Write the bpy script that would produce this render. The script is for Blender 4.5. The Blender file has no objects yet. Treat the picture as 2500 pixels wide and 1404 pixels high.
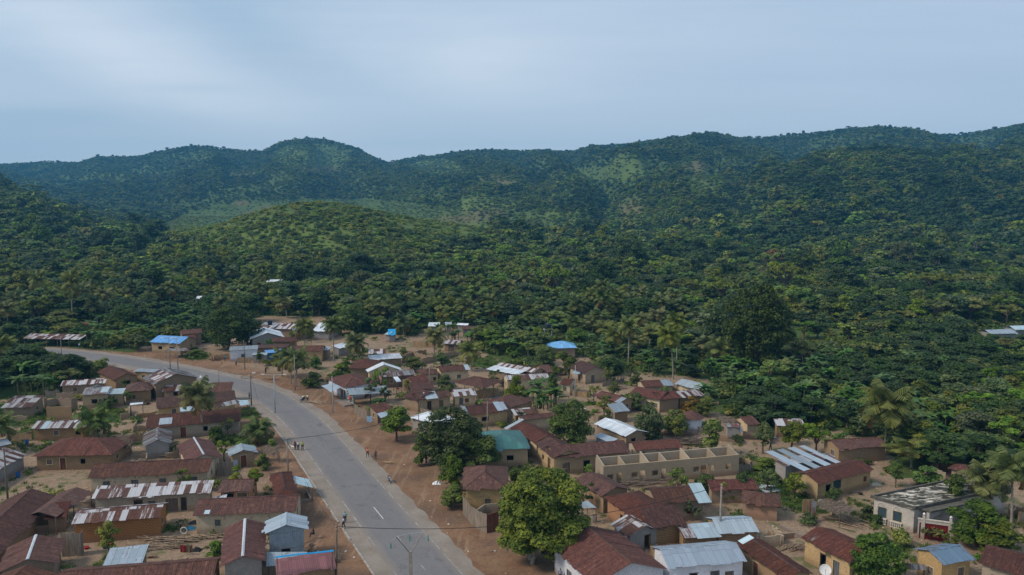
import bpy, bmesh, math, random
import numpy as np
from mathutils import Vector, Matrix
D = bpy.data
SC = bpy.context.scene
R = math.radians
# ------------------------------------------------------------------ camera
HC, PITCH, F = 44.0, math.atan(222 / 1900), 1900.0
cd = D.cameras.new('camera'); cam = D.objects.new('camera', cd); SC.collection.objects.link(cam)
cam.location = (0, 0, HC); cam.rotation_euler = (math.pi / 2 - PITCH, 0, 0)
cd.sensor_width = 36; cd.lens = F / 2500 * 36; cd.clip_end = 20000; cd.clip_start = 0.5
SC.camera = cam
# ------------------------------------------------------------------ node helper
def nd(nt, typ, inp=None, **props):
    n = nt.nodes.new(typ)
    for k, v in props.items():
        setattr(n, k, v)
    for k, v in (inp or {}).items():
        s = n.inputs[k]
        if isinstance(v, bpy.types.NodeSocket):
            nt.links.new(v, s)
        elif s.type == 'RGBA' and not isinstance(v, (int, float)) and len(v) == 3:
            s.default_value = (*v, 1)
        else:
            s.default_value = v
    return n
def mth(nt, op, a, b=0.0, c=0.0, clamp=False):
    return nd(nt, 'ShaderNodeMath', {0: a, 1: b, 2: c}, operation=op, use_clamp=clamp).outputs[0]
def mixc(nt, f, a, b, blend='MIX'):
    return nd(nt, 'ShaderNodeMix', {0: f, 6: a, 7: b}, data_type='RGBA', blend_type=blend).outputs[2]
def noise(nt, vec, scale, detail=3.0, rough=0.55, out=0):
    return nd(nt, 'ShaderNodeTexNoise', {'Vector': vec, 'Scale': scale, 'Detail': detail, 'Roughness': rough}).outputs[out]
def ramp(nt, fac, stops):
    n = nd(nt, 'ShaderNodeValToRGB', {0: fac})
    e = n.color_ramp.elements
    while len(e) < len(stops):
        e.new(0.5)
    for q, (p, c) in zip(e, stops):
        q.position = p
        q.color = (*c, 1) if not isinstance(c, (int, float)) else (c, c, c, 1)
    return n.outputs[0]
def mapr(nt, v, a, b, c=0.0, d=1.0):
    return nd(nt, 'ShaderNodeMapRange', {0: v, 1: a, 2: b, 3: c, 4: d}).outputs[0]
# ------------------------------------------------------------------ sky and light (overcast late afternoon)
SUN_EL, SUN_AZ = R(44), R(-108)
world = D.worlds.new('World'); SC.world = world; world.use_nodes = True
nt = world.node_tree; nt.nodes.clear()
sky = nd(nt, 'ShaderNodeTexSky', sky_type='NISHITA', sun_disc=False, sun_elevation=SUN_EL,
         sun_rotation=SUN_AZ, altitude=100, air_density=1.2, dust_density=2.0, ozone_density=1.0)
tc = nd(nt, 'ShaderNodeTexCoord').outputs['Generated']
sep = nd(nt, 'ShaderNodeSeparateXYZ', {0: tc})
# thin cloud deck: soft bands and brighter banks, laid out over the directions of the sky
yy_ = mth(nt, 'MAXIMUM', sep.outputs[1], 0.08)
az_ = mth(nt, 'DIVIDE', sep.outputs[0], yy_); el_ = mth(nt, 'DIVIDE', sep.outputs[2], yy_)
cv = nd(nt, 'ShaderNodeCombineXYZ', {0: az_, 1: mth(nt, 'MULTIPLY', el_, 2.6), 2: 0.0}).outputs[0]
wob = mth(nt, 'SUBTRACT', noise(nt, cv, 2.2, 4, 0.55), 0.5)
def gauss(dx, sx, dy, sy):
    q = mth(nt, 'ADD', mth(nt, 'POWER', mth(nt, 'ABSOLUTE', mth(nt, 'DIVIDE', dx, sx)), 2.0), mth(nt, 'POWER', mth(nt, 'ABSOLUTE', mth(nt, 'DIVIDE', dy, sy)), 2.0))
    return mth(nt, 'EXPONENT', mth(nt, 'MULTIPLY', q, -1.0))
A = lambda k: mth(nt, 'ADD', az_, -k)
lin = mth(nt, 'ADD', mth(nt, 'ADD', mth(nt, 'SUBTRACT', el_, 0.165), mth(nt, 'MULTIPLY', A(-0.45), 0.36)), mth(nt, 'MULTIPLY', wob, 0.11))
streak = gauss(A(-0.47), 0.27, lin, 0.042)
wedge = gauss(A(-0.36), 0.16, mth(nt, 'ADD', mth(nt, 'ADD', mth(nt, 'SUBTRACT', el_, 0.235), mth(nt, 'MULTIPLY', A(-0.36), 0.5)), mth(nt, 'MULTIPLY', wob, 0.10)), 0.05)
bank = gauss(mth(nt, 'ADD', A(-0.06), mth(nt, 'MULTIPLY', wob, 0.5)), 0.17, mth(nt, 'SUBTRACT', el_, 0.165), 0.055)
low = gauss(A(-0.66), 0.24, mth(nt, 'ADD', mth(nt, 'SUBTRACT', el_, 0.10), mth(nt, 'MULTIPLY', wob, 0.05)), 0.016)
fin_ = mth(nt, 'SUBTRACT', noise(nt, nd(nt, 'ShaderNodeMapping', {'Vector': cv, 'Rotation': (0, 0, R(28)), 'Scale': (1.2, 5.0, 1)}).outputs[0], 1.6, 5, 0.6), 0.5)
cl = mth(nt, 'ADD', mth(nt, 'ADD', mth(nt, 'MULTIPLY', streak, 0.50), mth(nt, 'MULTIPLY', bank, 0.42)), mth(nt, 'SUBTRACT', mth(nt, 'MULTIPLY', fin_, 0.55), mth(nt, 'ADD', mth(nt, 'MULTIPLY', wedge, 0.26), mth(nt, 'ADD', mth(nt, 'MULTIPLY', low, 0.38), mth(nt, 'MULTIPLY', gauss(A(-0.405), 0.055, mth(nt, 'SUBTRACT', el_, 0.136), 0.007), 0.22)))))
cl = mth(nt, 'ADD', cl, mth(nt, 'ADD', 0.34, mth(nt, 'MULTIPLY', wob, 0.35)))
ccol = ramp(nt, cl, [(0.05, (4.7, 6.2, 7.9)), (0.36, (5.9, 7.2, 8.7)), (0.62, (6.9, 8.0, 9.3)), (0.92, (8.2, 9.0, 10.1))])
ccol = mixc(nt, mapr(nt, az_, -0.05, 0.55, 0, 0.8), ccol, mixc(nt, 0.55, ccol, (5.6, 6.5, 8.4)))
ccol = mixc(nt, mapr(nt, el_, 0.02, 0.15, 0.75, 0.0), ccol, (8.2, 9.3, 10.4))
skc = mixc(nt, 0.86, sky.outputs[0], ccol)
bg = nd(nt, 'ShaderNodeBackground', {'Color': skc, 'Strength': 0.101})
nt.links.new(bg.outputs[0], nd(nt, 'ShaderNodeOutputWorld').inputs[0])
sd = D.lights.new('sun', 'SUN'); sun = D.objects.new('sun', sd); SC.collection.objects.link(sun)
sd.energy = 3.1; sd.angle = R(15); sd.color = (1.0, 0.87, 0.74)
_d = Vector((math.sin(SUN_AZ) * math.cos(SUN_EL), math.cos(SUN_AZ) * math.cos(SUN_EL), math.sin(SUN_EL)))
sun.rotation_euler = (-_d).to_track_quat('-Z', 'Y').to_euler()
SC.view_settings.view_transform = 'Standard'; SC.view_settings.look = 'None'
SC.view_settings.exposure = 0.0; SC.view_settings.gamma = 1.0
SC.cycles.use_denoising = True
SC.cycles.max_bounces = 6; SC.cycles.diffuse_bounces = 3; SC.cycles.glossy_bounces = 2
SC.cycles.transmission_bounces = 2; SC.cycles.volume_bounces = 0; SC.cycles.transparent_max_bounces = 4
# ------------------------------------------------------------------ picking points of the ground
TI = {'BA': (0, 1050), 'BB': (450, 1050), 'BC': (950, 1050), 'BD': (1400, 1050), 'BE': (1900, 1050),
      'MA': (0, 750), 'MB': (450, 750), 'MC': (900, 750), 'MD': (1350, 750), 'ME': (1900, 750), '': (0, 0)}
CP, SP = math.cos(PITCH), math.sin(PITCH)
def tpx(t, p):
    if t == '':
        return p
    o = TI[t]
    return (o[0] + p[0] / 3.9667, o[1] + p[1] / 3.9667)
def ray(u, v):
    a, b = u - 1250, 702 - v
    return Vector((a, F * CP + b * SP, -F * SP + b * CP)).normalized()
CAM = Vector((0, 0, HC))
def at(u, v, z=0.0):
    d = ray(u, v)
    return CAM + d * ((z - HC) / d.z)
def proj(x, y, z=0.0):
    h = z - HC
    fw = y * CP - h * SP
    return 1250 + F * x / fw, 702 - F * (y * SP + h * CP) / fw
def zfor(v, y):
    t = (702 - v) / F
    return HC + y * (t * CP - SP) / (CP + t * SP)
# ------------------------------------------------------------------ value noise for terrain
_rs = np.random.RandomState(7); _NT = _rs.rand(256, 256)
def vn(x, y):
    x = np.asarray(x, float); y = np.asarray(y, float)
    xi = np.floor(x).astype(int); yi = np.floor(y).astype(int)
    fx = x - xi; fy = y - yi; fx = fx * fx * (3 - 2 * fx); fy = fy * fy * (3 - 2 * fy)
    g = lambda a, b: _NT[a % 256, b % 256]
    return (g(xi, yi) * (1 - fx) + g(xi + 1, yi) * fx) * (1 - fy) + (g(xi, yi + 1) * (1 - fx) + g(xi + 1, yi + 1) * fx) * fy
def fbm(x, y, o=4):
    s = 0; a = 0.5
    for k in range(o):
        s = s + a * vn(x * 2 ** k + 17 * k, y * 2 ** k + 5 * k); a *= 0.5
    return s / (1 - 0.5 ** o)
SIL = [(-500, 430), (0, 402), (60, 398), (120, 392), (200, 397), (240, 383), (350, 380), (380, 372), (430, 362), (480, 357), (540, 360),
       (590, 366), (645, 370), (680, 352), (750, 337), (800, 341), (850, 355), (885, 368), (915, 385), (950, 398), (985, 388),
       (1020, 383), (1100, 375), (1200, 366), (1300, 368), (1400, 368), (1480, 355), (1600, 343), (1700, 335), (1750, 330),
       (1800, 336), (1850, 335), (1950, 325), (2050, 318), (2130, 315), (2200, 320), (2290, 328), (2400, 318), (2500, 303), (3000, 290)]
SU = [a for a, b in SIL]; SV = [b for a, b in SIL]
def gs(d, s):
    return np.exp(-0.5 * (d / s) ** 2)
def terr(x, y):
    x = np.asarray(x, float); y = np.asarray(y, float)
    ys = np.maximum(y, 60.0)
    U = 1250 + F * x / (ys * CP + 4)
    Yc = np.interp(U, [-500, 0, 600, 950, 1400, 1900, 2500, 3000], [2900, 2750, 2450, 2600, 2300, 2100, 1950, 1900])
    Yb = np.interp(U, [-500, 0, 600, 950, 1250, 1600, 1900, 2500, 3000], [1500, 1500, 1400, 1150, 860, 760, 680, 600, 580])
    Vc = np.interp(U, SU, SV) + 3 + 3 * (fbm(U / 60, U * 0 + 3, 3) - 0.5)
    t0 = (702 - Vc) / F
    Zc = HC + Yc * (t0 * CP - SP) / (CP + t0 * SP)
    Zb = np.interp(U, [-500, 0, 600, 1000, 1250, 2500], [12, 10, 8, 3, 0, 0])
    t = np.clip((y - Yb) / (Yc - Yb), 0, 1)
    P = 0.35 * t + 0.65 * t ** 1.7
    P = np.where(t > 0.9, P + (t - 0.9) * 0.0, P)
    # gullies and spurs that run down the slope
    w = U / 120 + 1.3 * fbm(x / 500, y / 500, 2) + 0.6 * t
    rid = 1 - (2 * vn(w, t * 1.2 + 9) - 1) ** 2
    rid2 = 1 - (2 * vn(w * 2.3 + 40, t * 2.5 + 3) - 1) ** 2
    amp = (4 * t * (1 - t)) ** 0.8 * (1 - .75 * gs(U - 2150, 330) * gs(y - 1030, 260))
    z = Zb * np.clip((y - 700) / 600, 0, 1) + (Zc - Zb) * (P + amp * (0.36 * (rid - 0.5) + 0.15 * (rid2 - 0.5)))
    z = z + amp * 10 * (fbm(x / 90, y / 90, 3) - 0.5)
    z = np.where(y > Yc, Zc - 0.3 * (y - Yc), z)
    hill = lambda u0, y0, a, su1, su2, sy1, sy2: a * gs(U - u0, np.where(U < u0, su1, su2)) * gs(y - y0, np.where(y < y0, sy1, sy2))
    z = z + hill(770, 620, 38, 205, 240, 115, 170) + hill(-160, 1000, 78, 260, 215, 260, 330)
    z = z + hill(2150, 1030, 62, 270, 330, 230, 130) + hill(1150, 700, 6, 100, 150, 80, 90)
    # spur whose crest shows as a pale diagonal line
    s_ = (U - 1560) / 190.0
    z = z + 28 * gs(y - (1480 + 260 * s_), 110) * np.clip(1 - np.abs(s_), 0, 1)
    sm = np.clip((y - 330) / 250, 0, 1)
    z = z + 3.0 * (fbm(x / 120 + 9, y / 120, 3) - 0.5) * sm
    return np.where(y < 300, 0, z * np.clip((y - 300) / 60, 0, 1)) + 0.0
def tz(x, y):
    return float(terr(x, y))
# ------------------------------------------------------------------ materials
def newmat(name):
    m = D.materials.new(name); m.use_nodes = True; m.node_tree.nodes.clear()
    return m, m.node_tree
def finish(nt, col, rough=0.9, bump=None, bstr=0.3, bdist=0.05, metallic=0.0, spec=0.3, extra=None):
    p = nd(nt, 'ShaderNodeBsdfPrincipled', {'Base Color': col, 'Roughness': rough, 'Metallic': metallic, 'Specular IOR Level': spec})
    if bump is not None:
        b = nd(nt, 'ShaderNodeBump', {'Height': bump, 'Strength': bstr, 'Distance': bdist})
        nt.links.new(b.outputs[0], p.inputs['Normal'])
    nt.links.new(p.outputs[0], nd(nt, 'ShaderNodeOutputMaterial').inputs[0])
    return p
def pos(nt): return nd(nt, 'ShaderNodeNewGeometry').outputs['Position']
_mc = {}
def plain(name, col, rough=0.8, vary=0.25, scale=3.0, metallic=0.0):
    if name in _mc: return _mc[name]
    m, nt = newmat(name)
    n = noise(nt, pos(nt), scale, 4, 0.6)
    c = mixc(nt, mapr(nt, n, 0.3, 0.7), tuple(x * (1 - vary) for x in col), tuple(min(1, x * (1 + vary)) for x in col))
    finish(nt, c, rough, metallic=metallic)
    _mc[name] = m
    return m
def roofmat(kind):
    """corrugated sheets: UV is in metres (u along the eave, v up the slope)"""
    k = 'roof_' + kind
    if k in _mc: return _mc[k]
    m, nt = newmat(k)
    uv = nd(nt, 'ShaderNodeUVMap').outputs[0]
    sp = nd(nt, 'ShaderNodeSeparateXYZ', {0: uv})
    u, v = sp.outputs[0], sp.outputs[1]
    P = pos(nt)
    cu = mth(nt, 'FLOOR', mth(nt, 'DIVIDE', u, 0.82)); 
    cw0 = nd(nt, 'ShaderNodeTexWhiteNoise', {'W': cu}, noise_dimensions='1D').outputs[0]
    cvv = mth(nt, 'FLOOR', mth(nt, 'DIVIDE', mth(nt, 'ADD', v, mth(nt, 'MULTIPLY', cw0, 0.25)), 2.1))
    cell = nd(nt, 'ShaderNodeCombineXYZ', {0: cu, 1: cvv, 2: 0.0}).outputs[0]
    wn = nd(nt, 'ShaderNodeTexWhiteNoise', {'Vector': cell}, noise_dimensions='3D').outputs[0]
    fu = mth(nt, 'FRACT', mth(nt, 'DIVIDE', u, 0.82))
    fv = mth(nt, 'FRACT', mth(nt, 'DIVIDE', mth(nt, 'ADD', v, mth(nt, 'MULTIPLY', cw0, 0.25)), 2.1))
    seam = mth(nt, 'MAXIMUM', mth(nt, 'LESS_THAN', fu, 0.07), mth(nt, 'LESS_THAN', fv, 0.035))
    big = noise(nt, P, 0.33, 5, 0.62)
    fine = noise(nt, P, 2.6, 5, 0.7)
    sv = nd(nt, 'ShaderNodeCombineXYZ', {0: mth(nt, 'MULTIPLY', u, 5.5), 1: mth(nt, 'MULTIPLY', v, 0.55), 2: big}).outputs[0]
    streak = noise(nt, sv, 1.0, 3, 0.6)
    rust = ramp(nt, mth(nt, 'ADD', mth(nt, 'MULTIPLY', fine, 0.55), mth(nt, 'MULTIPLY', streak, 0.45)),
                [(0.32, (0.036, 0.014, 0.011)), (0.46, (0.076, 0.029, 0.020)), (0.58, (0.135, 0.052, 0.032)), (0.76, (0.31, 0.17, 0.11))])
    rust = mixc(nt, mapr(nt, big, 0.25, 0.75, 0.0, 1.0), mixc(nt, 0.30, rust, (0.030, 0.017, 0.017)), rust)
    rust = mixc(nt, mth(nt, 'MULTIPLY', wn, 0.38), rust, (0.055, 0.026, 0.022))
    zc = {'zinc': (0.27, 0.335, 0.39), 'white': (0.53, 0.59, 0.64), 'mix': (0.42, 0.42, 0.43), 'stripe': (0.40, 0.40, 0.415),
          'oldzinc': (0.21, 0.23, 0.245), 'blue': (0.02, 0.27, 0.60), 'teal': (0.055, 0.17, 0.165), 'pink': (0.26, 0.085, 0.095),
          'steel': (0.10, 0.20, 0.30), 'rust': (0.16, 0.10, 0.08), 'light': (0.38, 0.50, 0.56)}[kind]
    zcol = mixc(nt, mapr(nt, mth(nt, 'ADD', mth(nt, 'MULTIPLY', wn, 0.5), mth(nt, 'MULTIPLY', streak, 0.5)), 0.2, 0.8),
                tuple(x * 0.80 for x in zc), tuple(min(1, x * 1.13) for x in zc))
    # how much of each sheet is rust
    base = {'zinc': -0.25, 'white': -0.40, 'mix': 0.10, 'stripe': 0.07, 'oldzinc': 0.02, 'blue': -0.6, 'teal': -0.38, 'pink': -0.6,
            'steel': -0.12, 'rust': 0.62, 'light': -0.5}[kind]
    kw = 0.9 if kind in ('mix', 'stripe') else 0.45 if kind == 'rust' else 0.35
    r_ = mth(nt, 'ADD', mth(nt, 'MULTIPLY', streak, 1.1), mth(nt, 'ADD', mth(nt, 'MULTIPLY', mth(nt, 'SUBTRACT', wn, 0.5), kw), mth(nt, 'MULTIPLY', fine, 0.35)))
    rf = mapr(nt, mth(nt, 'ADD', r_, base), 0.62, 0.86)
    col = mixc(nt, rf, zcol, rust)
    col = mixc(nt, mth(nt, 'MULTIPLY', seam, 0.38), col, mixc(nt, 0.75, col, (0.02, 0.014, 0.012)))
    ridgew = mth(nt, 'SINE', mth(nt, 'MULTIPLY', u, 2 * math.pi / 0.21))
    rg = mixc(nt, rf, (0.42, 0.42, 0.42), (0.93, 0.93, 0.93))
    orr = nd(nt, 'ShaderNodeObjectInfo').outputs['Random']
    col = nd(nt, 'ShaderNodeHueSaturation', {'Hue': mapr(nt, mth(nt, 'FRACT', mth(nt, 'MULTIPLY', orr, 5.7)), 0, 1, 0.49, 0.51), 'Saturation': mapr(nt, mth(nt, 'FRACT', mth(nt, 'MULTIPLY', orr, 9.3)), 0, 1, 0.75, 1.1), 'Value': mapr(nt, orr, 0, 1, 0.72, 1.22), 'Color': col}).outputs[0]
    finish(nt, col, rg, mth(nt, 'ADD', ridgew, mth(nt, 'MULTIPLY', fine, 0.8)), 0.5, 0.02, metallic=0.0, spec=0.25)
    _mc[k] = m
    return m
def wallmat(kind):
    k = 'wall_' + kind
    if k in _mc: return _mc[k]
    m, nt = newmat(k)
    P = pos(nt); z = nd(nt, 'ShaderNodeSeparateXYZ', {0: P}).outputs[2]
    uv = nd(nt, 'ShaderNodeUVMap').outputs[0]
    c = {'ochre': (0.50, 0.35, 0.175), 'cream': (0.56, 0.445, 0.285), 'mud': (0.33, 0.235, 0.145), 'brick': (0.42, 0.275, 0.135),
         'redbrick': (0.33, 0.14, 0.050), 'white': (0.66, 0.68, 0.73), 'grey': (0.40, 0.325, 0.235), 'orange': (0.42, 0.23, 0.13),
         'block': (0.44, 0.335, 0.215), 'cement': (0.30, 0.28, 0.26), 'villa': (0.47, 0.43, 0.37), 'tin': (0.36, 0.42, 0.47),
         'blue': (0.05, 0.20, 0.36), 'ruin': (0.395, 0.33, 0.245), 'mural': (0.0, 0.0, 0.0)}[kind]
    big = noise(nt, P, 0.55, 4, 0.6); fine = noise(nt, P, 4.0, 5, 0.7)
    col = mixc(nt, mapr(nt, big, 0.3, 0.7), tuple(x * 0.80 for x in c), tuple(x * 1.12 for x in c))
    col = mixc(nt, mapr(nt, fine, 0.38, 0.72, 0, 0.65), col, tuple(x * 0.55 for x in c))
    h = fine
    if kind in ('brick', 'redbrick', 'mud', 'block', 'ruin'):
        bt = nd(nt, 'ShaderNodeTexBrick', {'Vector': uv, 'Scale': 1.0, 'Color1': (1, 1, 1), 'Color2': (0.72, 0.72, 0.72), 'Mortar': (0.0, 0.0, 0.0),
                'Mortar Size': 0.035 if kind != 'redbrick' else 0.045, 'Brick Width': 0.42, 'Row Height': 0.22, 'Mortar Smooth': 0.3})
        mort = {'redbrick': (0.42, 0.235, 0.10), 'brick': (0.20, 0.11, 0.055), 'mud': (0.22, 0.15, 0.09), 'block': (0.31, 0.23, 0.145), 'ruin': (0.36, 0.27, 0.17)}[kind]
        dk = {'redbrick': (0.16, 0.045, 0.018)}.get(kind, tuple(x * 0.66 for x in c))
        tone = mixc(nt, mth(nt, 'SUBTRACT', 1.0, bt.outputs[0]), col, dk)
        col = mixc(nt, mth(nt, 'MULTIPLY', bt.outputs[1], 0.8), tone, mort)
        h = mth(nt, 'SUBTRACT', fine, bt.outputs[1])
    if kind in ('tin',):
        sp = nd(nt, 'ShaderNodeSeparateXYZ', {0: uv})
        fu = mth(nt, 'FRACT', mth(nt, 'DIVIDE', sp.outputs[0], 0.9)); fv = mth(nt, 'FRACT', mth(nt, 'DIVIDE', sp.outputs[1], 2.0))
        s = mth(nt, 'MAXIMUM', mth(nt, 'LESS_THAN', fu, 0.04), mth(nt, 'LESS_THAN', fv, 0.03))
        col = mixc(nt, mth(nt, 'MULTIPLY', s, 0.5), col, (0.13, 0.08, 0.05))
        h = mth(nt, 'SINE', mth(nt, 'MULTIPLY', sp.outputs[0], 30))
    # rain splash and soot: an irregular grubby band near the ground, patches where plaster fell
    zb = mth(nt, 'SUBTRACT', mth(nt, 'ADD', 0.55, mth(nt, 'MULTIPLY', big, 0.6)), z)
    col = mixc(nt, mth(nt, 'MULTIPLY', mapr(nt, zb, -0.1, 0.5), 0.55), col, (0.19, 0.115, 0.07))
    if kind in ('ochre', 'cream', 'white', 'villa', 'grey', 'cement', 'ruin', 'block', 'mud'):
        pt = noise(nt, P, 1.1, 6, 0.75)
        col = mixc(nt, mapr(nt, pt, 0.56, 0.64, 0, 0.8 if kind in ('ochre', 'cream') else 0.5), col, (0.20, 0.14, 0.10) if kind != 'villa' else (0.10, 0.10, 0.08))
    orr = nd(nt, 'ShaderNodeObjectInfo').outputs['Random']
    col = nd(nt, 'ShaderNodeHueSaturation', {'Saturation': mapr(nt, mth(nt, 'FRACT', mth(nt, 'MULTIPLY', orr, 9.3)), 0, 1, 0.8, 1.08), 'Value': mapr(nt, orr, 0, 1, 0.84, 1.14), 'Color': col}).outputs[0]
    finish(nt, col, 0.93, h, 0.35, 0.03, spec=0.15)
    _mc[k] = m
    return m
def wood(kind='wood'):
    if kind in _mc: return _mc[kind]
    c = {'wood': (0.17, 0.135, 0.105), 'shutter': (0.16, 0.12, 0.095), 'greyshut': (0.13, 0.135, 0.14), 'plank': (0.23, 0.19, 0.15),
         'thatch': (0.24, 0.185, 0.14), 'redgate': (0.17, 0.018, 0.016), 'bark': (0.13, 0.10, 0.075), 'palebark': (0.27, 0.235, 0.19),
         'log': (0.27, 0.20, 0.14), 'reed': (0.33, 0.23, 0.13), 'blueshut': (0.045, 0.075, 0.085), 'brownred': (0.15, 0.06, 0.04)}[kind]
    m, nt = newmat(kind)
    P = pos(nt)
    mp = nd(nt, 'ShaderNodeMapping', {'Vector': P, 'Scale': (9, 9, 0.8) if kind not in ('bark', 'palebark') else (4, 4, 6)}).outputs[0]
    n = noise(nt, mp, 1.0, 4, 0.65)
    col = mixc(nt, mapr(nt, n, 0.3, 0.72), tuple(x * 0.5 for x in c), tuple(x * 1.35 for x in c))
    finish(nt, col, 0.95, n, 0.4, 0.03, spec=0.1)
    _mc[kind] = m
    return m
def leafmat(name, dark, light, rnd=0.5, transl=0.25):
    if name in _mc: return _mc[name]
    m, nt = newmat(name)
    oi = nd(nt, 'ShaderNodeObjectInfo'); g = nd(nt, 'ShaderNodeNewGeometry')
    isl = g.outputs['Random Per Island']
    cn = noise(nt, g.outputs['Position'], 0.5, 3, 0.6)
    f = mth(nt, 'POWER', mth(nt, 'ADD', mth(nt, 'MULTIPLY', isl, 0.40), mth(nt, 'MULTIPLY', mapr(nt, cn, 0.32, 0.68), 0.60)), 1.5)
    col = mixc(nt, f, dark, light)
    # whole-crown tone
    hs = nd(nt, 'ShaderNodeHueSaturation', {'Hue': mapr(nt, oi.outputs['Random'], 0, 1, 0.5 - 0.018 * rnd * 2, 0.5 + 0.03 * rnd * 2),
            'Saturation': mapr(nt, mth(nt, 'FRACT', mth(nt, 'MULTIPLY', oi.outputs['Random'], 7.31)), 0, 1, 0.80, 1.12),
            'Value': mapr(nt, mth(nt, 'FRACT', mth(nt, 'MULTIPLY', oi.outputs['Random'], 13.7)), 0, 1, 1 - 0.42 * rnd, 1 + 0.5 * rnd), 'Color': col})
    col = mixc(nt, 1.0, hs.outputs[0], oi.outputs['Color'], 'MULTIPLY')
    tn_ = nd(nt, 'ShaderNodeVectorMath', {0: nd(nt, 'ShaderNodeAttribute', attribute_name='toned').outputs['Vector'], 1: (1, 1, 1)}, operation='ADD').outputs[0]
    col = mixc(nt, 1.0, col, tn_, 'MULTIPLY')
    at_ = nd(nt, 'ShaderNodeAttribute', attribute_name='tint')
    col = mixc(nt, at_.outputs['Fac'], col, mixc(nt, isl, (0.16, 0.11, 0.035), (0.26, 0.15, 0.05)))
    p = nd(nt, 'ShaderNodeBsdfPrincipled', {'Base Color': col, 'Roughness': 0.65, 'Specular IOR Level': 0.2})
    t = nd(nt, 'ShaderNodeBsdfTranslucent', {'Color': col})
    mx = nd(nt, 'ShaderNodeMixShader', {0: transl, 1: p.outputs[0], 2: t.outputs[0]})
    nt.links.new(mx.outputs[0], nd(nt, 'ShaderNodeOutputMaterial').inputs[0])
    _mc[name] = m
    return m
LEAF = leafmat('foliage', (0.024, 0.050, 0.009), (0.190, 0.235, 0.040))
LEAFD = leafmat('foliage_dark', (0.026, 0.054, 0.014), (0.125, 0.180, 0.040), 0.3)
PALML = leafmat('palm_foliage', (0.040, 0.066, 0.017), (0.180, 0.215, 0.054), 0.3)
BANL = leafmat('banana_foliage', (0.045, 0.100, 0.022), (0.16, 0.28, 0.055), 0.3, 0.35)
GRASSM = leafmat('grass_blades', (0.035, 0.07, 0.012), (0.13, 0.18, 0.035), 0.4)
# ------------------------------------------------------------------ mesh builder
class MB:
    def __init__(s): s.v = []; s.f = []; s.uv = []; s.mi = []
    def face(s, pts, uvs=None, mi=0):
        b = len(s.v); s.v.extend([tuple(p) for p in pts]); s.f.append(tuple(range(b, b + len(pts))))
        s.uv.extend(uvs if uvs else [(p[0] + p[1], p[2]) for p in pts]); s.mi.append(mi)
    def box(s, o, ex, ey, ez, mi=0, skip=()):
        """corner o and three edge vectors"""
        o = Vector(o); ex = Vector(ex); ey = Vector(ey); ez = Vector(ez)
        lx, ly, lz = ex.length, ey.length, ez.length
        c = [o, o + ex, o + ex + ey, o + ey, o + ez, o + ex + ez, o + ex + ey + ez, o + ey + ez]
        for nm, q, w, h in (('b', (3, 2, 1, 0), lx, ly), ('t', (4, 5, 6, 7), lx, ly), ('f', (0, 1, 5, 4), lx, lz), ('k', (2, 3, 7, 6), lx, lz),
                            ('l', (3, 0, 4, 7), ly, lz), ('r', (1, 2, 6, 5), ly, lz)):
            if nm not in skip:
                s.face([c[i] for i in q], [(0, 0), (w, 0), (w, h), (0, h)], mi)
    def tube(s, pts, rad, n=6, mi=0, cap=True):
        rings = []
        pts = [Vector(p) for p in pts]
        for i, p in enumerate(pts):
            d = (pts[min(i + 1, len(pts) - 1)] - pts[max(i - 1, 0)]).normalized()
            a = d.cross(Vector((0.3, 0.9, 0.1))).normalized() if abs(d.dot(Vector((0.3, 0.9, 0.1)))) < 0.95 else d.cross(Vector((1, 0, 0))).normalized()
            b = d.cross(a)
            r = rad[i] if hasattr(rad, '__len__') else rad
            rings.append([p + (a * math.cos(k * 2 * math.pi / n) + b * math.sin(k * 2 * math.pi / n)) * r for k in range(n)])
        for i in range(len(rings) - 1):
            for k in range(n):
                s.face([rings[i][k], rings[i][(k + 1) % n], rings[i + 1][(k + 1) % n], rings[i + 1][k]], None, mi)
        if cap:
            s.face(rings[-1], None, mi); s.face(rings[0][::-1], None, mi)
    def mesh(s, name, mats, origin=(0, 0, 0), smooth=False, weld=False):
        me = D.meshes.new(name)
        o = Vector(origin)
        v = np.array(s.v, dtype=float).reshape(-1, 3) - np.array(o)
        me.from_pydata(v.tolist(), [], s.f)
        uvl = me.uv_layers.new(name='UVMap')
        uvl.data.foreach_set('uv', np.array(s.uv, dtype=float).ravel())
        for m in mats: me.materials.append(m)
        if len(mats) > 1: me.polygons.foreach_set('material_index', s.mi)
        if smooth: me.polygons.foreach_set('use_smooth', [True] * len(me.polygons))
        if weld:
            bm = bmesh.new(); bm.from_mesh(me); bmesh.ops.remove_doubles(bm, verts=bm.verts, dist=1e-4); bm.to_mesh(me); bm.free()
        me.update()
        return me
    def build(s, name, mat, parent=None, origin=None, smooth=False, weld=False):
        if not s.f: return None
        org = Vector(origin) if origin is not None else (parent_origin(parent) if parent else Vector((0, 0, 0)))
        me = s.mesh(name, mat if isinstance(mat, (list, tuple)) else [mat], org, smooth, weld)
        ob = D.objects.new(name, me); SC.collection.objects.link(ob)
        if parent: ob.parent = parent
        else: ob.location = org
        return ob
def parent_origin(o):
    p = Vector((0, 0, 0))
    while o is not None:
        p = p + o.location; o = o.parent
    return p
def tag(o, label=None, cat=None, group=None, kind=None):
    if label: o['label'] = label
    if cat: o['category'] = cat
    if group: o['group'] = group
    if kind: o['kind'] = kind
    return o
def empty(name, loc, label, cat, group=None, rz=0):
    o = D.objects.new(name, None); SC.collection.objects.link(o); o.location = loc; o.rotation_euler = (0, 0, rz)
    o.empty_display_size = 0.5
    return tag(o, label, cat, group)
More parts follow.
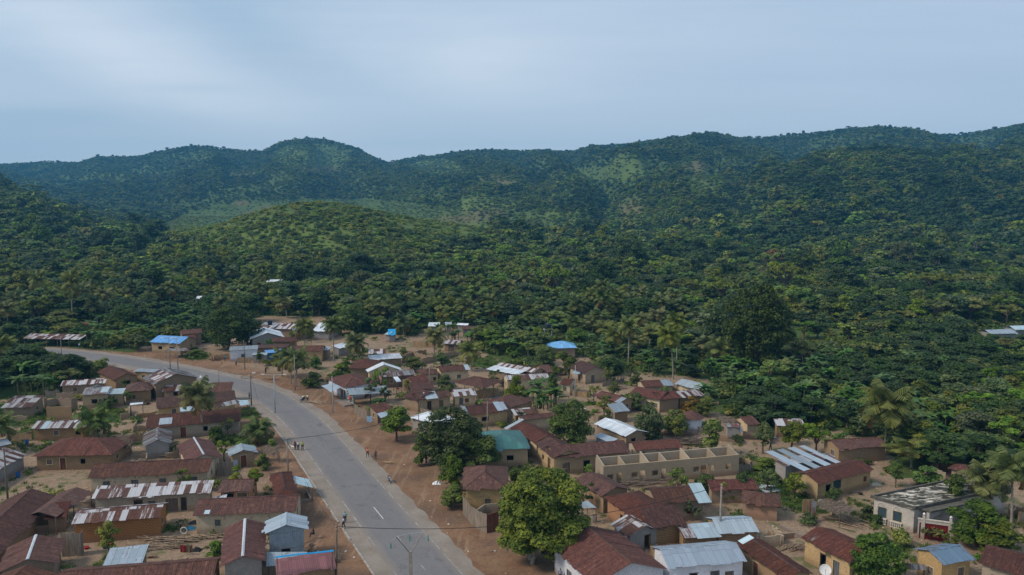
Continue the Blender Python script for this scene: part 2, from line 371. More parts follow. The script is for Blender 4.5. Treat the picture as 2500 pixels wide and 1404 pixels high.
# ------------------------------------------------------------------ ground, road
def blob(px_, py_, rx, ry):  # an ellipse on the ground given by its centre and radii in photo pixels
    return (px_, py_, rx, ry)
VILLAGE = [(-300, 978), (0, 978), (60, 965), (140, 975), (210, 935), (262, 893), (200, 880), (60, 872), (-400, 868), (-400, 842), (60, 848), (135, 846), (330, 862),
           (350, 845), (430, 845), (500, 838), (560, 820), (600, 790), (640, 772), (830, 772), (860, 815), (940, 815), (1000, 820), (1040, 800),
           (1180, 800), (1150, 850), (1290, 905), (1340, 880), (1385, 862), (1440, 870), (1480, 930), (1530, 905), (1640, 915), (1730, 925), (1750, 960),
           (1640, 1000), (1770, 1010), (1840, 1055), (1900, 1060), (2050, 1050), (2180, 1110), (2160, 1150), (2200, 1170), (2330, 1150), (2560, 1190), (3200, 1300), (3200, 2500), (-1500, 2500), (-1500, 978)]
def inpoly(px_, py_, poly):
    px_ = np.asarray(px_, float); py_ = np.asarray(py_, float)
    r = np.zeros(px_.shape, bool); n = len(poly)
    for i in range(n):
        x0, y0 = poly[i]; x1, y1 = poly[(i + 1) % n]
        if y0 == y1: continue
        c = ((y0 > py_) != (y1 > py_)) & (px_ < (x1 - x0) * (py_ - y0) / (y1 - y0) + x0)
        r ^= c
    return r
def pxarr(x, y):
    fw = y * CP + HC * SP
    fw = np.maximum(fw, 5)
    return 1250 + F * x / fw, 702 - F * (y * SP - HC * CP) / fw
GREENS = [(40, 1010, 110, 32), (260, 1015, 55, 22), (1850, 1170, 55, 28), (1930, 1210, 110, 30), (1990, 1240, 60, 16), (1800, 1130, 50, 20), (480, 870, 35, 10), (230, 892, 60, 8), (1180, 885, 40, 14),
          (380, 1290, 60, 12), (700, 1300, 20, 6), (1260, 1150, 20, 14), (2150, 1345, 90, 25), (1180, 1130, 20, 12), (600, 1010, 40, 14), (80, 1060, 60, 14), (560, 1075, 60, 14), (335, 1083, 16, 5),
          (760, 935, 26, 8), (1370, 965, 16, 6), (1440, 985, 24, 6), (1560, 975, 60, 12), (2120, 1270, 20, 8), (130, 1065, 40, 14), (1290, 1150, 20, 12), (1880, 1040, 60, 15)]
REDS = [(760, 1250, 60, 160), (960, 1080, 90, 60), (1130, 1300, 110, 120), (700, 1130, 50, 70), (1080, 1230, 70, 50), (860, 1000, 60, 30), (700, 925, 120, 14), (480, 875, 160, 12), (190, 848, 80, 6), (860, 820, 16, 24), (850, 1380, 60, 60)]
ROADC = [(-900, 838), (-500, 842), (-200, 846), (-60, 850), (60, 856), (141, 861), (202, 867.5), (328, 885), (450, 909), (560, 932), (615, 949), (662, 971),
         (697, 994), (733, 1023), (759, 1050), (801, 1099), (891, 1211), (962, 1298), (1049, 1404), (1150, 1530), (1300, 1720), (1600, 2100)]
def catmull(P, n):
    P = [Vector((p[0], p[1])) for p in P]
    out = []
    for i in range(len(P) - 1):
        p0 = P[max(i - 1, 0)]; p1 = P[i]; p2 = P[i + 1]; p3 = P[min(i + 2, len(P) - 1)]
        for k in range(n):
            t = k / n
            out.append(0.5 * ((2 * p1) + (p2 - p0) * t + (2 * p0 - 5 * p1 + 4 * p2 - p3) * t * t + (3 * p1 - p0 - 3 * p2 + p3) * t ** 3))
    out.append(P[-1]); return out
_rc = catmull([at(u, v) for u, v in ROADC], 8)
for _ in range(6):  # smooth
    _rc = [_rc[0]] + [(_rc[i - 1] + _rc[i] * 2 + _rc[i + 1]) / 4 for i in range(1, len(_rc) - 1)] + [_rc[-1]]
# resample by length
_L = [0]
for a, b in zip(_rc, _rc[1:]): _L.append(_L[-1] + (b - a).length)
RN = int(_L[-1] / 1.5)
_s = np.linspace(0, _L[-1], RN + 1)
RX = np.interp(_s, _L, [p.x for p in _rc]); RY = np.interp(_s, _L, [p.y for p in _rc])
RT = np.stack([np.gradient(RX), np.gradient(RY)], 1); RT /= np.linalg.norm(RT, axis=1)[:, None]
RNn = np.stack([RT[:, 1], -RT[:, 0]], 1)  # to the right of travel (travel = towards the camera)
def road_dist(x, y):
    d = np.full(np.shape(x), 1e9)
    for i in range(0, len(RX), 3):
        d = np.minimum(d, (x - RX[i]) ** 2 + (y - RY[i]) ** 2)
    return np.sqrt(d)
def ribbon(o0, o1, z, i0=0, i1=None, jit=0.0, seed=0):
    rr = random.Random(seed); m = MB(); i1 = len(RX) - 1 if i1 is None else i1; pr = None
    for i in range(i0, i1 + 1):
        a = o0 + (rr.uniform(-jit, jit) if jit else 0); b = o1 + (rr.uniform(-jit, jit) if jit else 0)
        p = (RX[i] + RNn[i, 0] * a, RY[i] + RNn[i, 1] * a, z); q = (RX[i] + RNn[i, 0] * b, RY[i] + RNn[i, 1] * b, z)
        if pr: m.face([pr[0], p, q, pr[1]] if o0 < o1 else [pr[0], pr[1], q, p], [(pr[2], o0), (_s[i], o0), (_s[i], o1), (pr[2], o1)] if o0 < o1 else None)
        pr = (p, q, _s[i])
    return m
def flipup(me):
    if len(me.polygons) and me.polygons[0].normal.z < 0: me.flip_normals()
def build_ground():
    ys = list(np.arange(-120, 60, 12.0)) + list(np.arange(60, 262, 1.4)); y = ys[-1]
    while y < 4300: y += max(1.5, (y - 150) * 0.0125); ys.append(y)
    ys = np.array(ys); A = np.linspace(-0.95, 0.95, 461)
    X = A[None, :] * (ys[:, None] + 250); Y = np.repeat(ys[:, None], len(A), 1)
    Z = terr(X, Y)
    Z = Z + np.where(Y < 330, 0.0, 0.0)
    # hard ground is never dead flat
    rd = road_dist(X, Y)
    Z = Z + np.where(Y < 420, 0.10 * (fbm(X / 3.1, Y / 3.1, 3) - 0.62) * np.clip((rd - 5.5) / 3, 0, 1), 0)
    U, V = pxarr(X, Y)
    vill = inpoly(U, V, VILLAGE) & (Y < 330)
    g = np.where(vill, 0.0, 1.0)
    for (a, b, c, d) in GREENS:
        g = np.maximum(g, np.where(Y < 330, np.clip(1.6 - np.sqrt(((U - a) / c) ** 2 + ((V - b) / d) ** 2) * 1.2, 0, 1), 0))
    red = np.zeros_like(g)
    for (a, b, c, d) in REDS:
        red = np.maximum(red, np.clip(1.5 - np.sqrt(((U - a) / c) ** 2 + ((V - b) / d) ** 2), 0, 1))
    red = np.maximum(red, np.clip((16 - rd) / 6, 0, 1)) * (Y < 330)
    # bare and grassy hillside patches, and a sunlit spur face put into the colour, given where the photo shows them
    fwd = Y * CP - (Z - HC) * SP; V3 = 702 - F * (Y * SP + (Z - HC) * CP) / fwd; U3 = 1250 + F * X / fwd
    pale_patch = np.zeros_like(g); bare = np.zeros_like(g)
    for (a, b, c, d) in PALE_PATCHES:
        pale_patch = np.maximum(pale_patch, np.clip(1.7 - 1.2 * np.sqrt(((U3 - a) / c) ** 2 + ((V3 - b) / d) ** 2), 0, 1))
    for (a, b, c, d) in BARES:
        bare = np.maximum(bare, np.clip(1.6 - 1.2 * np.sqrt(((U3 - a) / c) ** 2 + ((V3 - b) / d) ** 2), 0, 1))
    pale_patch = pale_patch * (Y > 240) * np.where(Y > 850, np.clip(fbm(X / 38, Y / 60, 3) * 2.6 - .75, .1, 1), 1); bare = bare * (Y > 240)
    nr, nc = X.shape
    co = np.stack([X, Y, Z], -1).reshape(-1, 3)
    idx = np.arange(nr * nc).reshape(nr, nc)
    fa = np.stack([idx[:-1, :-1], idx[:-1, 1:], idx[1:, 1:], idx[1:, :-1]], -1).reshape(-1, 4)
    me = D.meshes.new('ground'); me.vertices.add(len(co)); me.vertices.foreach_set('co', co.ravel())
    me.loops.add(fa.size); me.loops.foreach_set('vertex_index', fa.ravel().astype(np.int32))
    me.polygons.add(len(fa)); me.polygons.foreach_set('loop_start', np.arange(0, fa.size, 4, dtype=np.int32))
    me.polygons.foreach_set('use_smooth', [True] * len(fa)); me.update(calc_edges=True)
    for nm, arr in (('green', g), ('red', red), ('pale_patch', pale_patch), ('bare', bare)):
        a = me.attributes.new(nm, 'FLOAT', 'POINT'); a.data.foreach_set('value', arr.ravel().astype(np.float32))
    m, nt = newmat('earth')
    P = pos(nt)
    att = lambda n: nd(nt, 'ShaderNodeAttribute', attribute_name=n).outputs['Fac']
    big = noise(nt, P, 0.045, 5, 0.6); mid = noise(nt, P, 0.35, 5, 0.65); fin = noise(nt, P, 2.2, 6, 0.75)
    sand = mixc(nt, mapr(nt, mid, 0.3, 0.7), (0.225, 0.156, 0.102), (0.335, 0.250, 0.175))
    laterite = mixc(nt, mapr(nt, mid, 0.3, 0.7), (0.160, 0.086, 0.050), (0.270, 0.165, 0.098))
    laterite = mixc(nt, mapr(nt, noise(nt, P, 0.13, 4, 0.6), 0.48, 0.66, 0, 0.75), laterite, (0.125, 0.085, 0.062))
    laterite = mixc(nt, mapr(nt, noise(nt, nd(nt, 'ShaderNodeMapping', {'Vector': P, 'Rotation': (0, 0, R(-28)), 'Scale': (0.9, 0.07, 1)}).outputs[0], 1.0, 3, 0.6), 0.55, 0.66, 0, 0.55), laterite, (0.33, 0.225, 0.145))
    rf = mth(nt, 'ADD', att('red'), mth(nt, 'SUBTRACT', mth(nt, 'MULTIPLY', mid, 1.2), 0.6))
    dirt = mixc(nt, mapr(nt, rf, 0.25, 0.85), sand, laterite)
    dirt = mixc(nt, mapr(nt, fin, 0.42, 0.70, 0, 0.62), dirt, (0.085, 0.055, 0.038))
    trash = noise(nt, P, 5.0, 2, 0.5)
    dirt = mixc(nt, mth(nt, 'MULTIPLY', mapr(nt, trash, 0.68, 0.72), mapr(nt, big, 0.4, 0.6)), dirt, (0.42, 0.38, 0.33))
    grass = mixc(nt, mapr(nt, fin, 0.3, 0.7), (0.022, 0.050, 0.010), (0.075, 0.115, 0.028))
    grass = mixc(nt, mapr(nt, mid, 0.45, 0.75, 0, 0.5), grass, (0.13, 0.11, 0.045))
    hillg = mixc(nt, mapr(nt, mid, 0.3, 0.7), (0.045, 0.080, 0.022), (0.095, 0.135, 0.038))
    hillg = mixc(nt, mapr(nt, big, 0.35, 0.65, 0, 0.6), hillg, (0.035, 0.062, 0.018))
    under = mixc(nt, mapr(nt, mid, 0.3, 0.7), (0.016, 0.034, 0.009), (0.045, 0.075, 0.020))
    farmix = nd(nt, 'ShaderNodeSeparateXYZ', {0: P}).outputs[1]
    wild = mixc(nt, att('pale_patch'), mixc(nt, mapr(nt, farmix, 400, 900), under, hillg), mixc(nt, mapr(nt, fin, 0.35, 0.65), (0.070, 0.108, 0.023), (0.135, 0.175, 0.044)))
    wild = mixc(nt, mth(nt, 'MULTIPLY', att('bare'), 0.65), wild, mixc(nt, mapr(nt, mid, 0.3, 0.7), (0.15, 0.085, 0.055), (0.13, 0.12, 0.05)))
    isf = mapr(nt, farmix, 255, 300)
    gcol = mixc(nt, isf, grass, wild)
    gf = mth(nt, 'ADD', att('green'), mth(nt, 'SUBTRACT', mth(nt, 'MULTIPLY', fin, 0.9), 0.45))
    weeds = mth(nt, 'MULTIPLY', mapr(nt, mth(nt, 'ADD', mid, mth(nt, 'MULTIPLY', big, 0.6)), 0.84, 0.95), 0.75)
    gfac = mth(nt, 'MAXIMUM', mapr(nt, gf, 0.38, 0.62), mth(nt, 'MULTIPLY', weeds, mapr(nt, att('red'), 0.2, 0.8, 1, 0.15)))
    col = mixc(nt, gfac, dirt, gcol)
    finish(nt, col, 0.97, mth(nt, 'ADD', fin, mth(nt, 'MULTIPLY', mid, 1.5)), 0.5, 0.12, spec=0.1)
    me.materials.append(m)
    o = D.objects.new('ground', me); SC.collection.objects.link(o); tag(o, 'brown earth of the village running back into green wooded hills', None, kind='structure')
    o['kind'] = 'structure'
    return o
PALE_PATCHES = [(1480, 425, 95, 14), (1540, 400, 50, 22), (1720, 455, 45, 28), (800, 575, 330, 62), (690, 655, 60, 10), (1985, 665, 110, 12), (2160, 660, 40, 8), (1990, 815, 130, 22),  # paler grass, and sunlight on the diagonal spur painted as paler ground
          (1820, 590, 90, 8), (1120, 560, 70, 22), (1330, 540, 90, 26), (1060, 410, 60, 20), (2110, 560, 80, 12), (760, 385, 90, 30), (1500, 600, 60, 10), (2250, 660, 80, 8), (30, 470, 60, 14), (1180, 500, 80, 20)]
BARES = [(1220, 440, 50, 14), (1190, 520, 55, 14), (1545, 510, 35, 22), (1500, 545, 50, 10), (1700, 410, 35, 18), (600, 425, 35, 12), (780, 415, 50, 10), (2460, 400, 40, 10), (2110, 378, 50, 8), (1310, 570, 50, 8),
         (745, 627, 48, 3), (625, 520, 40, 5), (660, 508, 30, 5), (1130, 535, 60, 10), (1180, 760, 20, 5), (590, 497, 20, 6)]
def build_road():
    m, nt = newmat('asphalt'); P = pos(nt)
    uv = nd(nt, 'ShaderNodeUVMap').outputs[0]; sp = nd(nt, 'ShaderNodeSeparateXYZ', {0: uv})
    big = noise(nt, P, 0.12, 5, 0.6); fin = noise(nt, P, 3.0, 6, 0.8)
    st = noise(nt, nd(nt, 'ShaderNodeCombineXYZ', {0: mth(nt, 'MULTIPLY', sp.outputs[0], 0.05), 1: mth(nt, 'MULTIPLY', sp.outputs[1], 0.9), 2: 0.0}).outputs[0], 1.0, 4, 0.6)
    c = mixc(nt, mapr(nt, big, 0.3, 0.7), (0.135, 0.132, 0.135), (0.178, 0.171, 0.168))
    c = mixc(nt, mapr(nt, st, 0.35, 0.7, 0, 0.55), c, (0.115, 0.118, 0.128))
    c = mixc(nt, mapr(nt, fin, 0.4, 0.8, 0, 0.45), c, (0.24, 0.225, 0.21))
    c = mixc(nt, mapr(nt, noise(nt, P, 0.5, 5, 0.7), 0.56, 0.66, 0, 0.5), c, (0.085, 0.085, 0.09))
    c = mixc(nt, mapr(nt, mth(nt, 'ABSOLUTE', sp.outputs[1]), 2.5, 3.75, 0, 0.6), c, (0.25, 0.205, 0.16))
    vor = nd(nt, 'ShaderNodeTexVoronoi', {'Vector': P, 'Scale': 0.35}, feature='DISTANCE_TO_EDGE').outputs[0]
    crk = mth(nt, 'MULTIPLY', mapr(nt, vor, 0.0, 0.02, 1, 0), mapr(nt, big, 0.5, 0.6))
    c = mixc(nt, mth(nt, 'MULTIPLY', crk, 0.5), c, (0.05, 0.05, 0.05))
    finish(nt, c, 0.9, fin, 0.3, 0.02, spec=0.2)
    asph = m
    m2, nt = newmat('shoulder_concrete'); P = pos(nt)
    big = noise(nt, P, 0.25, 5, 0.65); fin = noise(nt, P, 3.0, 6, 0.75)
    c = mixc(nt, mapr(nt, big, 0.3, 0.7), (0.195, 0.165, 0.135), (0.285, 0.25, 0.215))
    c = mixc(nt, mapr(nt, fin, 0.4, 0.75, 0, 0.5), c, (0.13, 0.11, 0.09))
    c = mixc(nt, mapr(nt, noise(nt, P, 0.8, 5, 0.7), 0.58, 0.66, 0, 0.6), c, (0.20, 0.125, 0.08))
    finish(nt, c, 0.95, fin, 0.4, 0.03, spec=0.1)
    m3, nt = newmat('worn_paint'); P = pos(nt)
    wr = noise(nt, P, 1.6, 5, 0.75)
    c = mixc(nt, mapr(nt, wr, 0.36, 0.54), (0.42, 0.41, 0.395), (0.20, 0.195, 0.19))
    finish(nt, c, 0.8)
    m3b, nt = newmat('fresh_paint'); finish(nt, mixc(nt, mapr(nt, noise(nt, pos(nt), 3, 4, 0.7), 0.45, 0.7), (0.52, 0.51, 0.49), (0.33, 0.325, 0.32)), 0.7)
    i0 = 0
    sh = ribbon(-5.7, 5.9, 0.015, jit=0.32, seed=3)
    o = sh.build('road_shoulder', m2); flipup(o.data); tag(o, 'pale dusty concrete shoulder either side of the road', None, kind='structure')
    o = ribbon(-3.75, 3.75, 0.024, jit=0.09, seed=4).build('road', asph); flipup(o.data); tag(o, 'grey asphalt road curving through the village', None, kind='structure')
    mk = MB(); mkf = MB()
    # edge lines: broken, worn; centre: two faint thin lines and one fresh dash
    def strip(mb, off, w, a, b):
        i = np.searchsorted(_s, a); j = np.searchsorted(_s, b)
        q = ribbon(off - w / 2, off + w / 2, 0.030, i, max(j, i + 1))
        n = len(mb.v); mb.v += q.v; mb.f += [tuple(k + n for k in f) for f in q.f]; mb.uv += q.uv; mb.mi += q.mi
    rr = random.Random(5); Lt = _s[-1]
    s0 = 0
    while s0 < Lt - 8:
        near = RY[min(np.searchsorted(_s, s0), RN)] < 150
        l_ = rr.uniform(3, 9); strip(mk, -3.5, 0.13, s0, s0 + l_)
        strip(mk, 3.5, 0.15, s0 + 1, s0 + 1 + rr.uniform(3, 5)); s0 += l_ + rr.uniform(0.8, 2.0)
    # the centre dashes
    s0 = 4
    def s_at(u, v):
        p = at(u, v); return _s[int(np.argmin((RX - p.x) ** 2 + (RY - p.y) ** 2))]
    sd_ = s_at(935, 1245); strip(mkf, 0.05, 0.13, sd_ - 2.3, sd_ + 2.3)
    for k in range(1, 5):
        strip(mk, 0.05, 0.09, sd_ + 9.2 * k - 1.3, sd_ + 9.2 * k + 1.1)
    for a, b in ((1175, 960), (1100, 860)):
        pass
    o = mk.build('road_markings', m3); flipup(o.data); tag(o, 'worn white edge lines and faint centre line on the asphalt', None, kind='structure')
    o = mkf.build('centre_dash_marking', m3b); flipup(o.data); tag(o, 'one fresh white dash on the centre of the road', None, kind='structure')
    # low kerb and drain edge on the left side
    km = plain('kerb_concrete', (0.30, 0.27, 0.235), 0.9, 0.35)
    kb = MB()
    ia = int(np.argmin((RX - at(684, 1022).x) ** 2 + (RY - at(684, 1022).y) ** 2)) ; 
    for i in range(ia, len(RX) - 1):
        a = Vector((RX[i] - RNn[i, 0] * -5.75, RY[i] - RNn[i, 1] * -5.75, 0)); b = Vector((RX[i + 1] - RNn[i + 1, 0] * -5.75, RY[i + 1] - RNn[i + 1, 1] * -5.75, 0))
        n = Vector((RNn[i, 0], RNn[i, 1], 0)) * 0.22
        if rr.random() < 0.07: continue
        kb.box(a, b - a, n, (0, 0, 0.13 + rr.uniform(-0.03, 0.02)))
    kb2 = MB()
    o = kb.build('kerb', km); tag(o, 'low broken concrete kerb along the near side of the road', None, kind='structure')
# ------------------------------------------------------------------ houses
HOUSES = []   # (x, y, radius) used to keep trees and clutter off them
def over_house(x, y, pad=0.5):
    for (cx, cy, ix, iy, jx, jy, L, Dp) in HOUSES:
        a = (x - cx) * ix + (y - cy) * iy; b = (x - cx) * jx + (y - cy) * jy
        if -pad < a < L + pad and -pad < b < Dp + pad: return True
    return False
def W(t, A, B, C, kind='gable', roof='rust', wall='ochre', ze=2.4, p=0.34, ops=None, patches=(), D=None, ov=0.45, og=0.3, nwin=None, cap=True, base=0.0, posts=0, auto=True, back=0):
    return dict(t=t, A=A, B=B, C=C, kind=kind, roof=roof, wall=wall, ze=ze, p=p, ops=ops, patches=patches, D=D, ov=ov, og=og, cap=cap, base=base, posts=posts, auto=auto)
def frame_of(w):
    t = w['t']; ze = w['ze'] + w['base']; p = w['p']
    Aw = at(*tpx(t, w['A']), ze); Bw = at(*tpx(t, w['B']), ze)
    i = (Bw - Aw); L = i.length; i = i / L
    cu, cv = tpx(t, w['C']); d = ray(cu, cv); best = None
    for n in (Vector((-i.y, i.x, 0)), Vector((i.y, -i.x, 0))):
        den = d.z - p * d.dot(n)
        if abs(den) < 1e-6: continue
        tt = (ze - HC + p * (CAM - Aw).dot(n)) / den
        s = (CAM + d * tt - Aw).dot(n)
        if tt > 0 and s > 0.3 and (best is None or s < best[1]): best = (n, s)
    if w.get('N'): best = (w['N'], w['D'])
    if best is None:
        raise ValueError('bad wing %s %s %s' % (t, w['A'], w['C']))
    n, s = best
    Dp = w['D'] or (s if w['kind'] in ('shed',) else 2 * s)
    Dp = max(1.6, min(Dp, 30))
    if i.cross(n).z < 0:   # keep (i, n, up) right-handed
        Aw, i = Bw, -i; w['flip'] = True
    else: w['flip'] = False
    return Aw, i, n, L, Dp
def panel(mb, o, e, h, W_, H_, ops, nin, rdepth=0.2):
    """wall panel from o along e (unit) W_ wide, H_ tall with holes; nin = inward normal"""
    up = Vector((0, 0, 1))
    xs = sorted({0.0, W_, *[q for a in ops for q in (a[0], a[1])]}); zs = sorted({0.0, H_, *[q for a in ops for q in (a[2], a[3])]})
    P = lambda x, z, d=0.0: o + e * x + up * z + nin * d
    for x0, x1 in zip(xs, xs[1:]):
        for z0, z1 in zip(zs, zs[1:]):
            xm, zm = (x0 + x1) / 2, (z0 + z1) / 2
            if any(a[0] < xm < a[1] and a[2] < zm < a[3] for a in ops): continue
            mb.face([P(x0, z0), P(x1, z0), P(x1, z1), P(x0, z1)], [(x0, z0), (x1, z0), (x1, z1), (x0, z1)])
    for a in ops:
        x0, x1, z0, z1 = a[:4]
        for q in (((x0, z0), (x0, z1)), ((x0, z1), (x1, z1)), ((x1, z1), (x1, z0)), ((x1, z0), (x0, z0))):
            (xa, za), (xb, zb_) = q
            mb.face([P(xa, za), P(xb, zb_), P(xb, zb_, rdepth), P(xa, za, rdepth)])
SHUT = ['shutter', 'greyshut', 'wood', 'brownred']
def opening_part(root, o, e, nin, a, rng, wallkind):
    x0, x1, z0, z1, k = a[:5]
    up = Vector((0, 0, 1)); P = lambda x, z, d: o + e * x + up * z + nin * d
    isdoor = k in 'dDo'
    if k in 'oO':      # open hole: only a lintel
        m = MB(); m.box(P(x0 - 0.08, z1 - 0.02, -0.035), e * (x1 - x0 + 0.16), nin * 0.12, up * 0.1)
        m.build('lintel', wood('wood'), root); return
    m = MB(); m.box(P(x0 + 0.04, z0 + 0.03, 0.10), e * (x1 - x0 - 0.08), nin * 0.05, up * (z1 - z0 - 0.07))
    nb = max(2, int((x1 - x0) / 0.3))
    for b in range(nb):   # battens
        m.box(P(x0 + 0.06 + b * (x1 - x0 - 0.1) / nb, z0 + 0.05, 0.085), e * 0.05, nin * 0.015, up * (z1 - z0 - 0.12))
    mat_ = {'b': wood('blueshut'), 'g': wood('greyshut'), 'G': wood('greyshut'), 'r': wood('redgate')}.get(k) or wood(rng.choice(SHUT))
    ob = m.build('door' if isdoor else 'window', mat_, root)
    f = MB(); t = 0.07; pr = 0.03
    f.box(P(x0 - t, z0, -pr), e * t, nin * (pr + 0.06), up * (z1 - z0)); f.box(P(x1, z0, -pr), e * t, nin * (pr + 0.06), up * (z1 - z0))
    f.box(P(x0 - t, z1, -pr), e * (x1 - x0 + 2 * t), nin * (pr + 0.06), up * t)
    if not isdoor: f.box(P(x0 - t - 0.03, z0 - 0.07, -pr - 0.05), e * (x1 - x0 + 2 * t + 0.06), nin * (pr + 0.11), up * 0.07)
    f.build('frame', wallmat('cream') if wallkind not in ('white',) else wood('wood'), ob)
def side_ops(Wd, H, spec, rng, auto, reverse=False):
    out = []
    if spec is None and auto and Wd > 2.2:
        n = max(1, int(Wd / 3.1)); spec = []
        for k in range(n):
            if rng.random() < 0.16 and n > 1: continue
            spec.append(((k + 0.5 + rng.uniform(-0.14, 0.14)) / n, rng.choice('wwwdgo' if Wd > 3 else 'wd')))
    for q in (spec or []):
        f, k = q[0], q[1]; w_ = q[2] if len(q) > 2 else {'d': 0.95, 'D': 1.7, 'o': 1.0, 'O': 0.75, 'w': 0.8, 'g': 0.95, 'G': 1.9, 'b': 1.3, 'r': 1.2}[k]
        if reverse: f = 1 - f
        c = min(max(f * Wd, w_ / 2 + 0.12), Wd - w_ / 2 - 0.12)
        if Wd < w_ + 0.3: continue
        if k in 'dDor': z0, z1 = 0.03, min(2.0, H - 0.12)
        elif k == 'b': z0, z1 = 0.95, min(2.35, H - 0.2)
        else: z0, z1 = min(0.95, H - 1.0), min(1.8, H - 0.15)
        if z1 - z0 < 0.3: continue
        if any(c - w_ / 2 - 0.15 < a[1] and c + w_ / 2 + 0.15 > a[0] for a in out): continue
        out.append((c - w_ / 2, c + w_ / 2, z0, z1, k))
    return out
def slope(mb, o, e, n, p, Wd, top, rng, base_v=0.0, dz=0.0, sheet=0.82):
    """roof slope: eave from o along e; n = horizontal direction up the slope; top(x) = horizontal run at x"""
    up = Vector((0, 0, 1)); sl = math.sqrt(1 + p * p)
    nrm = (up - n * p).normalized()
    ks = sorted({round(k * sheet, 4) for k in range(int(Wd / sheet) + 1)} | {Wd} | {k for k in top.kinks if 0 < k < Wd})
    ks = [k for i, k in enumerate(ks) if i == 0 or k - ks[i - 1] > 0.02]
    u0 = rng.uniform(0, 40)
    for x0, x1 in zip(ks, ks[1:]):
        ex = rng.uniform(-0.05, 0.20) + (0.25 if rng.random() < 0.05 else 0); j = rng.uniform(0, 0.04) + dz; th = 0.022
        a0, a1 = top(x0), top(x1)
        P = lambda x, s_, h_=0.0: o + e * x + n * s_ + up * (p * s_) + nrm * (j + h_)
        q = [P(x0, -ex), P(x1, -ex), P(x1, a1), P(x0, a0)]
        uv = [(x0 + u0, -ex * sl), (x1 + u0, -ex * sl), (x1 + u0, a1 * sl), (x0 + u0, a0 * sl)]
        if a0 < 0.02: q, uv = q[:3], uv[:3]
        elif a1 < 0.02: q = [q[0], q[1], q[3]]; uv = [uv[0], uv[1], uv[3]]
        mb.face(q, uv)
        mb.face([v - nrm * th for v in q][::-1], uv[::-1])
        mb.face([q[0] - nrm * th, q[1] - nrm * th, q[1], q[0]], [uv[0], uv[1], uv[1], uv[0]])
        if x0 == 0: mb.face([q[0], q[-1], q[-1] - nrm * th, q[0] - nrm * th])
        if x1 == Wd and len(q) > 3: mb.face([q[1], q[1] - nrm * th, q[2] - nrm * th, q[2]])
class Top:
    def __init__(s, f, kinks=()): s.f = f; s.kinks = kinks
    def __call__(s, x): return max(0.0, s.f(x))
def wing(root, w, rng):
    A, i, n, L, Dp = frame_of(w)
    up = Vector((0, 0, 1)); p, ze, kind = w['p'], w['ze'] + w['base'], w['kind']
    HOUSES.append((A.x, A.y, i.x, i.y, n.x, n.y, L, Dp))
    rm = roofmat(w['roof']); rb = MB()
    if kind == 'hip' and Dp > L * 1.6: Dp = L * 1.0
    if kind == 'gable':
        t = Top(lambda x: Dp / 2)
        slope(rb, A, i, n, p, L, t, rng); slope(rb, A + i * L + n * Dp, -i, -n, p, L, t, rng)
        rp = [A + n * Dp / 2 + up * p * Dp / 2, A + i * L + n * Dp / 2 + up * p * Dp / 2]
        hips = []
    elif kind == 'shed':
        slope(rb, A, i, n, p, L, Top(lambda x: Dp), rng); rp = None; hips = []
    else:
        m_ = min(L, Dp) / 2; t = Top(lambda x: min(x, m_, L - x), (m_, L - m_)); t2 = Top(lambda x: min(x, m_, Dp - x), (m_, Dp - m_))
        slope(rb, A, i, n, p, L, t, rng); slope(rb, A + i * L + n * Dp, -i, -n, p, L, t, rng)
        slope(rb, A + n * Dp, -n, i, p, Dp, t2, rng); slope(rb, A + i * L, n, -i, p, Dp, t2, rng)
        h = up * p * m_
        if L >= Dp: rp = [A + i * m_ + n * m_ + h, A + i * (L - m_) + n * m_ + h]; ends = [(A, rp[0]), (A + n * Dp, rp[0]), (A + i * L, rp[1]), (A + i * L + n * Dp, rp[1])]
        else: rp = [A + i * m_ + n * m_ + h, A + i * m_ + n * (Dp - m_) + h]; ends = [(A, rp[0]), (A + i * L, rp[0]), (A + n * Dp, rp[1]), (A + i * L + n * Dp, rp[1])]
        hips = ends
    rf = rb.build('roof', rm, root)
    if w['cap'] and (rp or hips):
        cb = MB()
        for a, b in ([rp] if rp else []) + hips:
            if (b - a).length < 0.4: continue
            d = (b - a).normalized(); s_ = d.cross(up).normalized() * 0.16; ns = max(1, int((b - a).length / 2.2))
            for k in range(ns):
                q0 = a + (b - a) * (k / ns); q1 = a + (b - a) * ((k + 1) / ns); dz = up * (0.045 + rng.uniform(0, 0.02))
                cb.face([q0 - s_ - up * 0.01, q1 - s_ - up * 0.01, q1 + dz, q0 + dz]); cb.face([q0 + dz, q1 + dz, q1 + s_ - up * 0.01, q0 + s_ - up * 0.01])
        cb.build('ridge_cap', roofmat('rust' if w['roof'] in ('rust', 'stripe', 'mix') else w['roof']) if w['cap'] is True else roofmat(w['cap']), rf)
    sl = math.sqrt(1 + p * p); run = Dp if kind == 'shed' else Dp / 2
    for (fx, fy, pw, ph, pm) in w['patches']:   # newer sheets nailed over the old ones
        if w['flip']: fx = 1 - fx
        o = A + i * (fx * L - pw / 2) + n * (fy * run - ph / 2) + up * p * (fy * run - ph / 2)
        nr = (up - n * p).normalized(); pb = MB(); run_v = (n + up * p)
        pb.box(o + nr * 0.035, i * pw, run_v * ph, nr * 0.02); ob = pb.build('roof_patch', roofmat(pm), rf)
        ob['label'] = {'white': 'pale new sheet patch', 'zinc': 'light zinc sheet patch', 'light': 'pale blue sheet patch', 'mix': 'rust streaked sheet patch'}.get(pm, 'newer roofing sheet')
    # walls
    ov, og = w['ov'], (w['ov'] if kind == 'hip' else w['og'])
    b0 = w['base']
    Lw, Dw = L - 2 * og, Dp - 2 * ov
    if kind == 'shed': Dw = Dp - 2 * ov
    c0 = A + i * og + n * ov; c0.z = b0
    hz = ze + p * ov - b0 - 0.03
    hb = ze + p * (Dp - ov) - b0 - 0.03 if kind == 'shed' else hz
